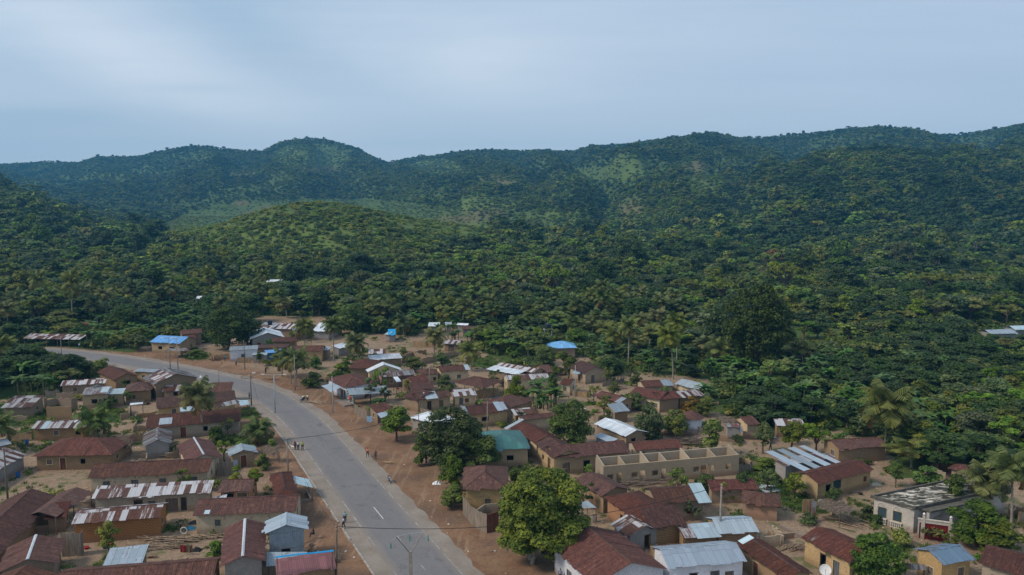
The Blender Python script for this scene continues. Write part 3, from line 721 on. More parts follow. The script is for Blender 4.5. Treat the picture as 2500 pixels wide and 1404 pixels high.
    if w['posts']:
        npst = w['posts']
        for k in range(npst):
            f = k / (npst - 1) if npst > 1 else 0.5
            for dd, hh in ((0.25, ze + p * 0.25), (Dp - 0.25, (ze + p * (Dp - .25)) if kind == 'shed' else (ze + p * 0.25))):
                q = A + i * (0.2 + f * (L - 0.4)) + n * dd; q.z = 0; m = MB()
                m.tube([q, q + Vector((rng.uniform(-.06, .06), rng.uniform(-.06, .06), hh / 2)), q + up * (hh - 0.02)], 0.07, 6)
                m.build('post', wood('wood'), root, smooth=False)
        if w['wall'] is None: return A, i, n, L, Dp
    wk = w['wall']; wm = wallmat(wk); mb = MB(); todo = []
    sides = [('f', c0, i, n, Lw, hz, hz), ('b', c0 + i * Lw + n * Dw, -i, -n, Lw, hb, hb),
             ('l', c0 + n * Dw, -n, i, Dw, hb, hz), ('r', c0 + i * Lw, n, -i, Dw, hz, hb)]
    for nm, o, e, nin, Wd, h0, h1 in sides:
        hmin = min(h0, h1)
        vis = (CAM - (o + e * Wd / 2)).dot(-nin) > 0
        spec = w['ops'].get(nm) if isinstance(w['ops'], dict) else (w['ops'] if nm == 'f' else None)
        if isinstance(w['ops'], dict) and nm not in w['ops']: spec = [] 
        ops = side_ops(Wd, hmin, spec, rng, w['auto'], w['flip'] and nm in 'fb') if vis else []
        panel(mb, o, e, hmin, Wd, hmin, ops, nin)
        todo += [(o, e, nin, a) for a in ops]
        if h0 != h1:
            q = [o + up * hmin, o + e * Wd + up * hmin, o + (e * Wd if h1 > h0 else Vector()) + up * max(h0, h1)]
            mb.face(q, [(0, hmin), (Wd, hmin), (Wd if h1 > h0 else 0, max(h0, h1))])
        if kind == 'gable' and nm in 'lr':
            q = [o + up * hz, o + e * Wd + up * hz, o + e * Wd / 2 + up * (hz + p * Wd / 2)]
            mb.face(q, [(0, hz), (Wd, hz), (Wd / 2, hz + p * Wd / 2)])
    if wk in ('brick', 'redbrick', 'block'):   # corner piers in mortar stand a little proud
        for cx in (0, Lw):
            q = c0 + i * (cx - 0.17) + n * (-0.012); mb.box(q, i * 0.34, n * 0.3, up * (hz - 0.02), skip=('b',))
    mb.build('wall', wm, root)
    for (o, e, nin, a) in todo: opening_part(root, o, e, nin, a, rng, wk)
    return A, i, n, L, Dp
def house(label, *wings, name='house', cat='house', group='houses of the village', extra=None):
    w0 = wings[0]; A, i, n, L, Dp = frame_of(w0)
    c = A + i * L / 2 + n * Dp / 2
    root = empty(name, (c.x, c.y, 0), label, cat, group)
    rng = random.Random(label)
    for w in wings: r = wing(root, w, rng)
    LANDMARK.append((c.x, c.y, label))
    if extra: extra(root, rng)
    return root
LANDMARK = []
def awning(label, t, pts, zs, mat='zinc', posts=(), name='tin_canopy', cat='canopy', th=0.03, group='loose tin sheets and canopies', cols=None):
    """a sheet roof with its four corners seen at pts, at heights zs"""
    if not hasattr(zs, '__len__'): zs = [zs] * 4
    P = [at(*tpx(t, p), z) for p, z in zip(pts, zs)]
    c = sum(P, Vector()) / 4
    posts = list(posts) or ([k for k in range(4)] if min(zs) > 0.9 else [])
    root = empty(name, (c.x, c.y, 0), label, cat, group) if posts else None
    org = (c.x, c.y, 0)
    m = MB(); nrm = (P[1] - P[0]).cross(P[3] - P[0]).normalized()
    if nrm.z < 0: nrm = -nrm
    e = (P[1] - P[0]); W_ = e.length; H_ = (P[3] - P[0]).length; ns = max(1, round(W_ / 0.85)); rng = random.Random(label)
    for k in range(ns):
        a, b = k / ns, (k + 1) / ns; j = nrm * rng.uniform(0, 0.02)
        q = [P[0] + (P[1] - P[0]) * a + j, P[0] + (P[1] - P[0]) * b + j, P[3] + (P[2] - P[3]) * b + j, P[3] + (P[2] - P[3]) * a + j]
        uv = [(a * W_, 0), (b * W_, 0), (b * W_, H_), (a * W_, H_)]
        if (q[1] - q[0]).cross(q[2] - q[0]).z < 0: q = q[::-1]; uv = uv[::-1]
        m.face(q, uv); m.face([v - nrm * th for v in q][::-1], uv[::-1])
        for x in range(4): m.face([q[x] - nrm * th, q[(x + 1) % 4] - nrm * th, q[(x + 1) % 4], q[x]])
    o = m.build('roof' if root else 'tin_sheet', roofmat(mat), root, origin=org)
    if root:
        for k in posts:
            q = P[k] + (c - P[k]) * 0.06; z1 = q.z - 0.03; q = Vector((q.x, q.y, 0))
            pm = MB(); pm.tube([q, q + Vector((0, 0, z1))], 0.06, 6); pm.build('post', wood('wood'), root)
        return root
    tag(o, label, 'metal sheet', group); return o
def ground_wall(label, t, pts, h, mat, thick=0.2, name='wall', cat='wall', group='yard walls and fences', heights=None, ragged=0.0, planks=False):
    rng = random.Random(label)
    P = [at(*tpx(t, p)) for p in pts]; m = MB()
    c = sum(P, Vector()) / len(P)
    for a, b in zip(P, P[1:]):
        e = b - a; Ln = e.length; e = e / Ln; nn = Vector((-e.y, e.x, 0))
        if planks or ragged:
            st = 0.26 if planks else 0.6; k = int(Ln / st) + 1
            for q in range(k):
                w_ = min(st * (0.97 if planks else 1.0), Ln - q * st)
                if w_ < 0.05: continue
                hh = h * (1 + rng.uniform(-ragged, ragged))
                m.box(a + e * q * st + nn * (rng.uniform(-0.02, 0.02) if planks else 0), e * w_, nn * (0.035 if planks else thick), Vector((rng.uniform(-.02, .02) if planks else 0, 0, hh)))
        else:
            m.box(a, e * Ln, nn * thick, (0, 0, h))
    o = m.build(name, mat, origin=(c.x, c.y, 0)); tag(o, label, cat, group); return o
# ------------------------------------------------------------------ the houses, near left block first
def build_houses():
    H = house
    w_, d_ = 'w', 'd'
    H('wide mud house under a dark rust hip roof beside the pale open yard', W('BA', (310, 255), (1085, 240), (720, 74), 'hip', 'rust', 'mud', 2.5, 0.36, [(.17, 'w'), (.35, 'd', .9), (.62, 'O')]))
    H('house cut by the left edge, rust striped roof over a dark grey wall', W('BA', (-170, 470), (262, 236), (60, 150), 'gable', 'mix', 'cement', 2.4, .34, []))
    H('small grey tin roof peeping in at the left edge above the rust striped one', W('BA', (-160, 190), (112, 128), (-20, 100), 'gable', 'zinc', 'mud', 2.3, .3))
    H('long cream house with four grey shutters behind the rust and white striped roof', W('BA', (845, 465), (2020, 404), (1400, 303), 'gable', 'rust', 'cream', 2.6, .36, [(.13, 'g', 1.0), (.37, 'g', 1.0), (.61, 'g', 1.0), (.85, 'G', 2.0)], patches=()))
    H('long plastered house under a rust and white striped roof, dark doorways in front', W('BA', (885, 667), (2038, 604), (1450, 515), 'shed', 'stripe', 'grey', 2.7, .33, [(.37, 'o', 1.2), (.49, 'g', 1.0), (.665, 'D', 1.7), (.77, 'o', .8)]))
    H('red brick block house under a rust and white striped roof, beside the firewood yard', W('BA', (688, 913), (1545, 848), (1150, 744), 'gable', 'stripe', 'redbrick', 2.8, .34, []))
    H('long dark rust roofed house running down to the left edge of the photo', W('BA', (560, 640), (-60, 1260), (330, 542), 'gable', 'rust', 'mud', 2.5, .42, []))
    H('dark rust roofed house with an open black porch, left of the red brick block house', W('BA', (905, 600), (545, 845), (760, 545), 'gable', 'rust', None, 2.5, .30, [], posts=3, cap=False), W('BA', (430, 860), (640, 838), (560, 700), 'shed', 'rust', 'mud', 2.2, .3, [], cap=False))
    H('big rust hip roofed house in the bottom left corner with pale capping on its ridge', W('BA', (560, 1290), (625, 1050), (330, 1065), 'gable', 'rust', 'mud', 2.6, .36, [], cap='white'), W('BA', (250, 1700), (575, 1400), (150, 1400), 'gable', 'rust', 'mud', 2.5, .36, []))
    H('long rust roof cut off by the bottom edge, below the pale blue tin sheet', W('BA', (480, 1570), (2065, 1440), (1300, 1315), 'gable', 'rust', 'mud', 2.6, .35, []))
    H('low hut under one flat pale blue tin sheet in the firewood yard', W('BA', (975, 1360), (1370, 1315), (1215, 1130), 'shed', 'zinc', 'mud', 1.9, .10, [], ov=.3), name='hut', cat='hut', group='huts and sheds')
    H('rust hip roofed roadside house with lines of nailed caps, behind the lying pale tin awning', W('BB', (1097, 625), (1035, 402), (948, 440), 'hip', 'rust', 'mud', 2.6, .42, []))
    H('long cream house with a plain rust roof and one small pale patch', W('BB', (80, 828), (1082, 785), (600, 650), 'gable', 'rust', 'cream', 2.7, .36, [(.215, 'g', .7)], patches=((.13, .16, .7, .7, 'light'),)))
    H('gable fronted house with white ridge and gable caps, left of the blue grey tin house', W('BB', (785, 1270), (785, 905), (578, 1010), 'gable', 'rust', 'cement', 3.4, .40, [], cap='white', og=.5))
    H('tall blue grey tin sheet house facing the camera beside the road', W('BB', (1193, 962), (1189, 838), (988, 830), 'gable', 'zinc', 'tin', 4.3, .34, [], og=.4))
    H('low building with a pink roof and bright blue ridge beside the road', W('BB', (895, 1422), (1472, 1326), (1165, 1208), 'shed', 'pink', 'brick', 2.6, .38, [(.25, 'g', 1), (.6, 'w')]))
    H('small mud hut with a grey tin gable above the low ochre block wall', W('BB', (440, 252), (418, 186), (560, 160), 'gable', 'zinc', 'mud', 2.3, .34, {'l': [(.5, 'w', .8)], 'r': [(.5, 'd', .9)]}, og=.35), name='hut', cat='hut', group='huts and sheds')
    H('rust roofed house with bright nail streaks on the ridge and a cream gable wall', W('BA', (2150, 268), (2040, 100), (1925, 150), 'gable', 'rust', 'cream', 2.5, .38, {'l': [], 'r': []}, cap='white'))
    H('small orange walled house with open dark doorways behind a thin tree', W('BB', (320, 600), (640, 592), (450, 478), 'gable', 'rust', 'orange', 2.4, .34, [(.3, 'o', 1.2), (.75, 'D', 1.4)]))
    H('small grey tin gable house with a pointed front over a stick shed, left block', W('MA', (1380, 1355), (1398, 1228), (1523, 1235), 'gable', 'oldzinc', 'cement', 2.3, .42, {}, og=.2))
    H('very long rust roofed row house with one square tin patch, below the leaning palm', W('MA', (1405, 1172), (2330, 1098), (1900, 1012), 'gable', 'rust', 'grey', 2.5, .33, [(.14, 'w'), (.38, 'd'), (.62, 'O', .9), (.87, 'g')], patches=((.20, .42, 2.2, 2.0, 'zinc'),)))
    H('rust roofed house behind the long row house, its right half behind a palm', W('MA', (1515, 980), (2290, 900), (1850, 845), 'shed', 'rust', 'ochre', 2.4, .33, [(.2, 'w'), (.5, 'd')], cap=False))
    H('narrow rust roofed lean-to on the bank beside the road kerb', W('MA', (2030, 850), (2215, 845), (2080, 760), 'shed', 'rust', 'cream', 2.2, .3, [], D=5), name='lean_to', cat='shed', group='huts and sheds')
    H('mud brick house with a rust roof holding one tall pale sheet, far left', W('MA', (303, 1176), (835, 1166), (560, 1095), 'gable', 'mix', 'brick', 2.4, .34, [(.42, 'w'), (.84, 'O', .9)], patches=((.22, .42, .85, 2.3, 'light'), (.73, .8, .6, .7, 'white'))))
    H('low rust and white roofed shelter at the left edge beside the banana grove', W('MA', (10, 972), (315, 966), (170, 912), 'shed', 'mix', 'mud', 2.2, .22, [], D=5), name='shed', cat='shed', group='huts and sheds')
    H('grey mud house with a streaked tin roof in front of the banana grove', W('MA', (583, 762), (1018, 735), (800, 700), 'shed', 'mix', 'mud', 2.5, .25, [(.3, 'w'), (.7, 'w')]))
    H('roofless looking brick house with a flat pale tin roof and open windows full of green', W('MA', (785, 852), (1048, 836), (900, 775), 'shed', 'oldzinc', 'block', 3.0, .16, [(.45, 'O', 1.1), (.9, 'O', .6)], patches=((.8, .55, 1.5, 3.0, 'light'),)), W('MA', (1045, 845), (1195, 835), (1110, 790), 'shed', 'light', 'block', 2.7, .14, [], cap=False))
    H('brick house under a rust hip roof with golden rust streaks', W('MA', (1198, 822), (1470, 800), (1290, 722), 'hip', 'rust', 'brick', 2.7, .38, [(.3, 'w')]))
    H('rust gable house beside the road bend with a small white sheet at its top left', W('MA', (1105, 705), (938, 625), (1130, 600), 'gable', 'rust', 'mud', 2.7, .38, []))
    H('small yellow house with a flat grey roof beside the big tin gable', W('MA', (1288, 622), (1490, 630), (1380, 596), 'shed', 'zinc', 'ochre', 2.7, .06, [(.45, 'w'), (.75, 'd')], ov=.25))
    H('large brown gable house with a grey tin roof striped with rust on its left slope', W('MA', (1490, 750), (1378, 683), (1660, 620), 'gable', 'oldzinc', 'mud', 3.6, .34, {'l': [(.3, 'o', 1.2)], 'r': [(.8, 'O', 1.6)]}, og=.4, patches=((.4, .5, 6.5, 3.2, 'mix'),)))
    H('small rust tin porch against the brown gable wall', W('MA', (1570, 815), (1735, 808), (1650, 765), 'shed', 'mix', 'mud', 2.2, .3, [(.8, 'O', .9)], D=2.5), name='porch', cat='shed', group='huts and sheds')
    H('long open roadside shed on posts with a rust striped roof, far left', W('MA', (222, 302), (772, 314), (500, 257), 'gable', 'mix', None, 2.4, .25, [], posts=6), name='open_shed', cat='shed', group='huts and sheds')
    H('house with a bright blue roof and yellow end wall at the top of the road', W('MA', (1448, 337), (1740, 352), (1640, 278), 'gable', 'blue', 'ochre', 3.0, .30, [(.3, 'O', 1.3), (.7, 'O', 1.6)]))
    H('two tier rust roofed house behind the yellow end wall', W('MA', (1752, 264), (1960, 248), (1850, 216), 'gable', 'rust', 'mud', 3.6, .3, [(.3, 'w')]), W('MA', (1790, 318), (1900, 310), (1840, 270), 'shed', 'rust', 'mud', 2.4, .3, [], cap=False))
    H('tiny rust roofed hut in the trees at far left', W('MA', (750, 165), (905, 165), (830, 143), 'gable', 'rust', 'mud', 2.3, .3), name='hut', cat='hut', group='huts and sheds')
    # far side of the road
    H('white painted kiosk with a grey tin lid beside the road', W('MB', (432, 420), (712, 406), (570, 375), 'shed', 'zinc', 'white', 3.0, .10, [(.48, 'w', .9), (.9, 'w', .8)], ov=.15), name='kiosk', cat='kiosk')
    H('small grey wood stall with a tin lid right of the white kiosk', W('MB', (652, 463), (800, 460), (720, 441), 'shed', 'zinc', 'cement', 2.2, .12, [], ov=.12), name='stall', cat='stall', group='huts and sheds')
    H('small stall with a blue tin lid and blue door behind the grey stall', W('MB', (790, 445), (950, 430), (880, 408), 'shed', 'blue', 'blue', 2.3, .2, [], ov=.2), name='stall', cat='stall', group='huts and sheds')
    H('grey gable fronted house with a bright white tin roof and brown shutters', W('MB', (965, 288), (925, 232), (793, 228), 'gable', 'white', 'cement', 3.2, .34, {'l': [(.2, 'd', 1.1), (.6, 'w', 1.0)], 'r': [(.3, 'd', 1.1), (.6, 'w', 1)]}, og=.3))
    H('wide hall with pale rust sheets and a grey strip behind the white tin gable', W('MB', (715, 203), (1165, 218), (940, 152), 'gable', 'mix', 'mud', 3.2, .26, [], patches=((.16, .75, 4.5, 1.5, 'zinc'),)))
    H('cross shaped dark rust roofed house with yellow walls behind the roadside palms', W('MB', (1010, 428), (1335, 424), (1180, 373), 'gable', 'rust', 'ochre', 3.0, .34, [(.2, 'w'), (.5, 'O', .8), (.8, 'w')]), W('MB', (848, 336), (1080, 330), (960, 293), 'gable', 'rust', 'mud', 3.2, .34, []))
    H('long low rust red roof between the white kiosk and the yellow walled house', W('MB', (690, 398), (1003, 388), (850, 362), 'shed', 'rust', 'mud', 2.3, .15, [], cap=False), name='shed', cat='shed', group='huts and sheds')
    H('small pale tin house half behind the second palm', W('MB', (1288, 415), (1392, 418), (1340, 380), 'shed', 'zinc', 'mud', 2.6, .2, []))
    H('large white tin roof behind the first two palms', W('MB', (1235, 232), (1400, 236), (1320, 152), 'gable', 'white', 'cement', 2.8, .25, []))
    H('white tin roof at the foot of the third palm', W('MB', (1500, 400), (1610, 372), (1555, 340), 'shed', 'white', 'cement', 2.4, .2, []))
    H('mud store with a rust streaked flat roof in the sandy yard', W('MB', (1780, 455), (1950, 450), (1865, 405), 'shed', 'mix', 'mud', 2.3, .15, []), name='store', cat='shed', group='huts and sheds')
    H('long low store with a bright white tin roof in the sandy yard', W('MB', (1800, 514), (2112, 492), (1940, 455), 'shed', 'white', 'mud', 2.2, .15, []), name='store', cat='shed', group='huts and sheds')
    H('dark rust hip roofed house among bushes left of the cream gable', W('MB', (1590, 592), (1850, 590), (1700, 492), 'hip', 'rust', 'mud', 2.6, .36, []))
    H('small cream gable house with a white tin left slope', W('MB', (1775, 630), (1762, 602), (1855, 575), 'gable', 'white', 'cream', 2.5, .40, {'l': [], 'r': []}, og=.2, D=8))
    H('big dark rust hip roofed roadside shop with white porch wall', W('MB', (1372, 692), (1558, 778), (1600, 645), 'hip', 'rust', 'white', 3.0, .34, [(.2, 'w', .7), (.75, 'd'), (.9, 'd')]))
    H('long house with a weathered grey tin roof and small rust patch', W('MC', (120, 680), (455, 652), (300, 612), 'gable', 'oldzinc', 'mud', 2.7, .3, [(.3, 'w'), (.7, 'w')]))
    H('low rust roofed house in front of the weathered grey tin roof', W('MC', (400, 795), (632, 785), (500, 722), 'shed', 'rust', 'mud', 2.3, .25, [(.5, 'w')], cap=False), W('MC', (430, 735), (600, 705), (510, 655), 'gable', 'rust', 'mud', 2.5, .3, []))
    H('cream row house with shuttered windows and a rust roof with one pale end sheet', W('MC', (690, 627), (982, 606), (800, 567), 'gable', 'rust', 'cream', 2.9, .34, [(.2, 'g', .9), (.66, 'g', .9)], patches=((.93, .5, 1.1, 2.4, 'zinc'),)), W('MC', (515, 655), (690, 640), (590, 590), 'hip', 'rust', 'cream', 2.7, .34, [(.8, 'w')]))
    H('large open sided hall under a rust hip roof on posts', W('MC', (1120, 782), (1318, 716), (1085, 665), 'hip', 'rust', None, 2.9, .28, [], posts=3), name='open_shed', cat='shed', group='huts and sheds')
    H('large house with weathered brown sheets above two stepped white tin eaves', W('MC', (1140, 600), (1440, 655), (1400, 572), 'shed', 'white', 'mud', 2.8, .12, [], D=3.2, cap=False), W('MC', (1225, 572), (1600, 634), (1320, 540), 'gable', 'mix', 'mud', 3.0, .26, []))
    H('pale house with a rust striped roof and blue cloths at its wall', W('MC', (1335, 706), (1752, 684), (1560, 645), 'gable', 'stripe', 'cream', 2.7, .3, [(.6, 'g', .9), (.8, 'w')]))
    H('low rust roof at the tree line right of the weathered brown hall', W('MC', (1680, 632), (1785, 626), (1600, 570), 'gable', 'rust', 'mud', 2.4, .3, [], D=7))
    H('yellow plastered house with one tin patch on its rust roof, middle of the village', W('MC', (470, 895), (808, 858), (620, 816), 'gable', 'rust', 'ochre', 2.8, .34, [(.12, 'w', .01), (.35, 'o', .9), (.72, 'd')], patches=((.42, .42, 2.6, 2.6, 'zinc'),)), W('MC', (470, 905), (330, 862), (420, 870), 'gable', 'rust', 'mud', 2.6, .34, [], D=7))
    H('small cream hut with a white and rust striped tin roof beside the yellow house', W('MC', (828, 866), (1048, 850), (900, 795), 'shed', 'stripe', 'cream', 2.5, .25, [(.3, 'd', .8), (.6, 'w')]), name='hut', cat='hut', group='huts and sheds')
    H('long dark rust roofed house with a pair of tin patches behind the big roadside tree', W('MC', (945, 1046), (1365, 1000), (1120, 943), 'gable', 'rust', 'ochre', 2.7, .34, [(.45, 'O', 1.4), (.2, 'w')], patches=((.80, .62, 1.2, 3.0, 'zinc'), (.92, .62, 1.0, 2.6, 'zinc'), (.03, .5, .8, 3.0, 'zinc'))))
    H('rust hip roofed house behind the one with the pair of tin patches', W('MC', (1075, 925), (1330, 985), (1230, 870), 'hip', 'rust', 'mud', 2.7, .34, [], D=9))
    H('light rust striped shed right of the pair of tin patches', W('MC', (1415, 1050), (1634, 1028), (1480, 978), 'shed', 'mix', 'mud', 2.4, .28, []), name='shed', cat='shed', group='huts and sheds')
    H('rust roofed house with tin scraps on it above the long diagonal house', W('MC', (1480, 1095), (1818, 1056), (1600, 1040), 'gable', 'rust', 'cream', 2.6, .28, []))
    H('pyramid shaped white tin roof behind the big roadside tree', W('MC', (700, 1140), (880, 1078), (640, 1002), 'hip', 'white', 'cement', 2.7, .30, [], D=8))
    H('low shop with a rust roof behind the tree on the orange roadside', W('MC', (80, 1030), (250, 1000), (190, 965), 'shed', 'rust', 'mud', 2.2, .2, [], D=4, cap=False), name='shed', cat='shed', group='huts and sheds')
    H('cream gable hut at the sandy clearing right of the leafy trees', W('MC', (1850, 742), (1955, 752), (1900, 718), 'gable', 'rust', 'cream', 2.6, .3, [(.4, 'w')], D=5), name='hut', cat='hut', group='huts and sheds')
    H('rust gable house with a pale stone end wall by the forest edge', W('MD', (150, 575), (300, 640), (300, 530), 'gable', 'rust', 'block', 2.7, .36, [(.6, 'o', 1.2)]))
    H('sky blue hip roofed house under a water tower at the forest edge', W('MC', (1742, 397), (2018, 394), (1845, 328), 'hip', 'blue', 'mud', 3.0, .36, [(.3, 'w'), (.6, 'w')]))
    H('rust roofed wing at the back of the right hand compound with one tin sheet', W('MD', (880, 775), (1178, 762), (1000, 706), 'gable', 'rust', 'cream', 2.7, .3, [(.3, 'O', .8)], patches=((.82, .5, 2.4, 2.6, 'zinc'),)))
    H('cream walled compound house with shuttered windows and a rust roof turning a corner', W('MD', (735, 838), (1035, 894), (780, 762), 'gable', 'rust', 'cream', 2.9, .32, [(.2, 'g', 1), (.4, 'd', 1.4), (.6, 'g', 1), (.85, 'g', 1)]), W('MD', (1030, 894), (1240, 878), (1130, 815), 'gable', 'rust', 'mud', 2.9, .32, []), W('MD', (1230, 880), (1470, 852), (1340, 800), 'gable', 'mix', 'mud', 2.7, .3, [], cap=False))
    H('house with a plain pale tin roof at the edge of the palms', W('MD', (1175, 740), (1412, 796), (1330, 712), 'gable', 'zinc', 'cream', 2.8, .3, [(.35, 'w')]))
    H('narrow rust roofed house in front of the compound, pale sheets at its lower end', W('MD', (398, 856), (642, 926), (600, 845), 'gable', 'rust', 'mud', 2.5, .32, [], patches=((.93, .4, 1.4, 2.2, 'zinc'),)))
    H('small house with a pale blue tin roof among saplings', W('MD', (598, 1020), (747, 1002), (650, 925), 'shed', 'zinc', 'mud', 2.3, .28, []))
    H('house with a bright white stepped tin roof beside the dark round tree', W('MD', (398, 1130), (700, 1254), (620, 1115), 'gable', 'white', 'brownmud' if False else 'mud', 2.7, .30, []))
    H('lean-to with light blue tin between the round tree and the long brown roof', W('MD', (392, 1250), (560, 1312), (530, 1240), 'shed', 'zinc', 'tin', 2.4, .2, []), name='lean_to', cat='shed', group='huts and sheds')
    H('small rust streaked roof over a pale hut behind the unroofed building', W('BD', (600, 196), (1062, 168), (820, 100), 'gable', 'rust', 'grey', 2.4, .30, [(.6, 'w'), (.15, 'O')]))
    H('wood plank hut with a thin tin roof and a white disc on its wall', W('MD', (1675, 1160), (1830, 1164), (1740, 1128), 'shed', 'oldzinc', 'cement', 2.4, .15, [], ov=.15), name='hut', cat='hut', group='huts and sheds')
    H('small ochre hut behind the yard trees at the forest edge', W('MD', (1885, 1145), (2010, 1130), (1950, 1105), 'gable', 'rust', 'ochre', 2.3, .35, [], D=5), name='hut', cat='hut', group='huts and sheds')
    H('shed with tin and rust stripes almost hidden in the forest edge', W('ME', (-20, 1145), (262, 1150), (120, 1080), 'shed', 'stripe', 'mud', 2.3, .3, []), name='shed', cat='shed', group='huts and sheds')
    # the middle foreground
    H('brick house with a green tin hip roof right of the big roadside tree', W('BC', (860, 196), (1362, 180), (1015, 0), 'hip', 'teal', 'block', 3.0, .36, [(.27, 'w'), (.64, 'O', 1.1)]))
    H('square rust hip roofed house with stained ochre walls between two big trees', W('BC', (1160, 568), (1140, 350), (934, 320), 'hip', 'rust', 'ochre', 3.4, .42, []), extra=None)
    H('long cream house running diagonally with a rust roof and pale top sheet', W('MC', (1345, 1162), (1612, 1312), (1640, 1190), 'gable', 'rust', 'cream', 3.0, .36, [(.2, 'w', .7), (.45, 'O', .7), (.75, 'w')], patches=((.02, .5, 1.0, 3.6, 'zinc'),)))
    H('corner house with an L shaped rust roof and dark openings behind the yellow green tree', W('BC', (1410, 130), (1595, 272), (1600, 100), 'gable', 'rust', 'ochre', 3.0, .34, [(.3, 'O'), (.65, 'o', 1.2)]), W('BC', (1600, 272), (2338, 210), (1980, 122), 'gable', 'rust', 'block', 3.0, .34, [(.12, 'D', 2.0), (.43, 'o', 1.1), (.65, 'O', .01)]))
    H('dark rust hip roofed house behind the yellow green tree', W('BC', (1790, 485), (2062, 640), (2060, 470), 'gable', 'rust', 'mud', 2.7, .36, []))
    H('large house with two crossing rust roofs, pale end sheet and brick corner', W('BD', (288, 648), (742, 952), (640, 655), 'hip', 'rust', 'orange', 2.9, .36, [(.35, 'O', .8)]), W('BD', (742, 952), (1098, 912), (900, 810), 'shed', 'rust', 'brick', 2.9, .36, [], D=3.4, cap=False), W('BD', (800, 712), (1290, 680), (950, 555), 'gable', 'rust', 'mud', 2.9, .34, [(.2, 'O', .9), (.7, 'w'), (.86, 'g')], patches=((.945, .5, 1.9, 3.9, 'light'),)))
    H('plank walled shed with a rust gable against the crossing rust roofs', W('BD', (358, 912), (530, 1036), (600, 865), 'gable', 'mix', 'cement', 2.4, .36, [], cap='mix'), name='shed', cat='shed', group='huts and sheds')
    H('small brick hut with a roof half rust half pale tin beside the concrete pole', W('BD', (1068, 1052), (1406, 1026), (1200, 905), 'shed', 'mix', 'brick', 2.1, .26, [], patches=((.72, .45, 3.2, 2.8, 'light'),)), name='hut', cat='hut', group='huts and sheds')
    H('low brick house with a pale blue grey tin roof right of the concrete pole', W('BD', (1410, 1003), (1800, 984), (1530, 852), 'gable', 'zinc', 'brick', 2.3, .34, []))
    H('orange walled hut with a broken rust roof in the rubble yard', W('BD', (1640, 705), (2010, 745), (1770, 598), 'hip', 'rust', 'orange', 2.3, .36, []), name='hut', cat='hut', group='huts and sheds')
    H('low rust roof behind the hedge below the unroofed building', W('BD', (1330, 580), (1800, 572), (1570, 478), 'gable', 'rust', 'mud', 2.2, .34, []))
    H('white walled house under a very large dark rust gable at the bottom edge', W('BC', (1560, 1112), (1990, 1510), (2180, 1145), 'gable', 'rust', 'white', 3.3, .36, [(.37, 'g', 1.0), (.85, 'g', 1.0)]))
    H('white house with a long pale blue tin roof and brown doors at the bottom edge', W('BD', (920, 1340), (1682, 1270), (1200, 1122), 'gable', 'zinc', 'white', 3.1, .36, [(.17, 'w', .9), (.33, 'o', 1.0), (.62, 'd', .95), (.82, 'w', .9)]))
    H('long dark rust roof running down to the bottom edge right of the white house', W('BD', (1572, 1105), (2060, 1450), (2000, 1235), 'gable', 'rust', 'mud', 2.8, .34, [(.35, 'd')], patches=((.02, .7, 1.0, 1.6, 'light'),)))
    H('diagonal rust gable house with one beige sheet and an ochre wall with dark doorways', W('BE', (218, 1040), (690, 1278), (600, 1038), 'gable', 'rust', 'ochre', 2.9, .34, [(.42, 'o', .9), (.72, 'd')], patches=((.13, .33, 1.6, 1.3, 'mix'),)))
    H('grey cement block with a tin roof in white and rust bands beside green weeds', W('BE', (65, 347), (562, 260), (300, 232), 'shed', 'stripe', 'cement', 3.0, .05, [], ov=.15, patches=((.18, .5, 1.5, 9, 'zinc'), (.4, .5, 1.4, 9, 'zinc'), (.62, .5, 1.5, 9, 'zinc'), (.84, .5, 1.2, 9, 'zinc'))))
    H('ochre house with a dark rust roof, blue shutter and sacks at its end', W('BE', (395, 524), (932, 384), (560, 342), 'gable', 'rust', 'ochre', 2.7, .34, [(.2, 'o', 1.2), (.36, 'b', 1.8), (.9, 'w')]))
    H('small house with a steel blue tin gable and dark porch, lower right', W('BE', (1600, 1307), (1912, 1246), (1600, 1140), 'gable', 'steel', 'ochre', 3.0, .36, [(.7, 'd')]))
    H('rust roofed house cut by the bottom right corner', W('BE', (1940, 1290), (2480, 1440), (2300, 1190), 'gable', 'rust', 'grey', 2.9, .34, [(.3, 'O', .9)]))
    H('rust roofed mud house at the foot of the big drooping palm', W('BE', (588, 188), (1070, 155), (820, 76), 'gable', 'rust', 'mud', 2.6, .32, []))
    H('small rust hip roof sunk in bushes behind the mossy roofed villa', W('BE', (1640, 372), (1895, 430), (1790, 345), 'hip', 'rust', 'mud', 2.4, .36, [], D=6))
    # far roofs in the trees
    far = [('small far house with a pale blue tin roof above the sandy yard', 'MC', (575, 185), (685, 185), (630, 148), 'white'), ('far pink and white tin hut among palms', 'MC', (745, 180), (810, 178), (775, 145), 'zinc'),
           ('long far rust roof behind the palm grove', 'MC', (905, 215), (1270, 210), (1090, 182), 'rust'), ('far house with a pale roof above the long rust one', 'MC', (850, 172), (960, 176), (905, 155), 'white'),
           ('far house with a bright blue roof under a palm', 'MC', (188, 268), (262, 266), (225, 213), 'blue'), ('far tin hut left of the bright blue roof', 'MC', (150, 262), (196, 268), (172, 232), 'zinc')]
    for lb, t, a, b, c, rmx in far:
        H(lb, W(t, a, b, c, 'gable', rmx, 'cement', 2.4, .3, []), group='far roofs among the trees')
    H('open hut with a purple brown roof in the sandy yard by the palms', W('MC', (720, 352), (870, 360), (760, 312), 'gable', 'mix', 'mud', 2.3, .3, [(.5, 'D', 1.8)]), name='hut', cat='hut', group='huts and sheds')
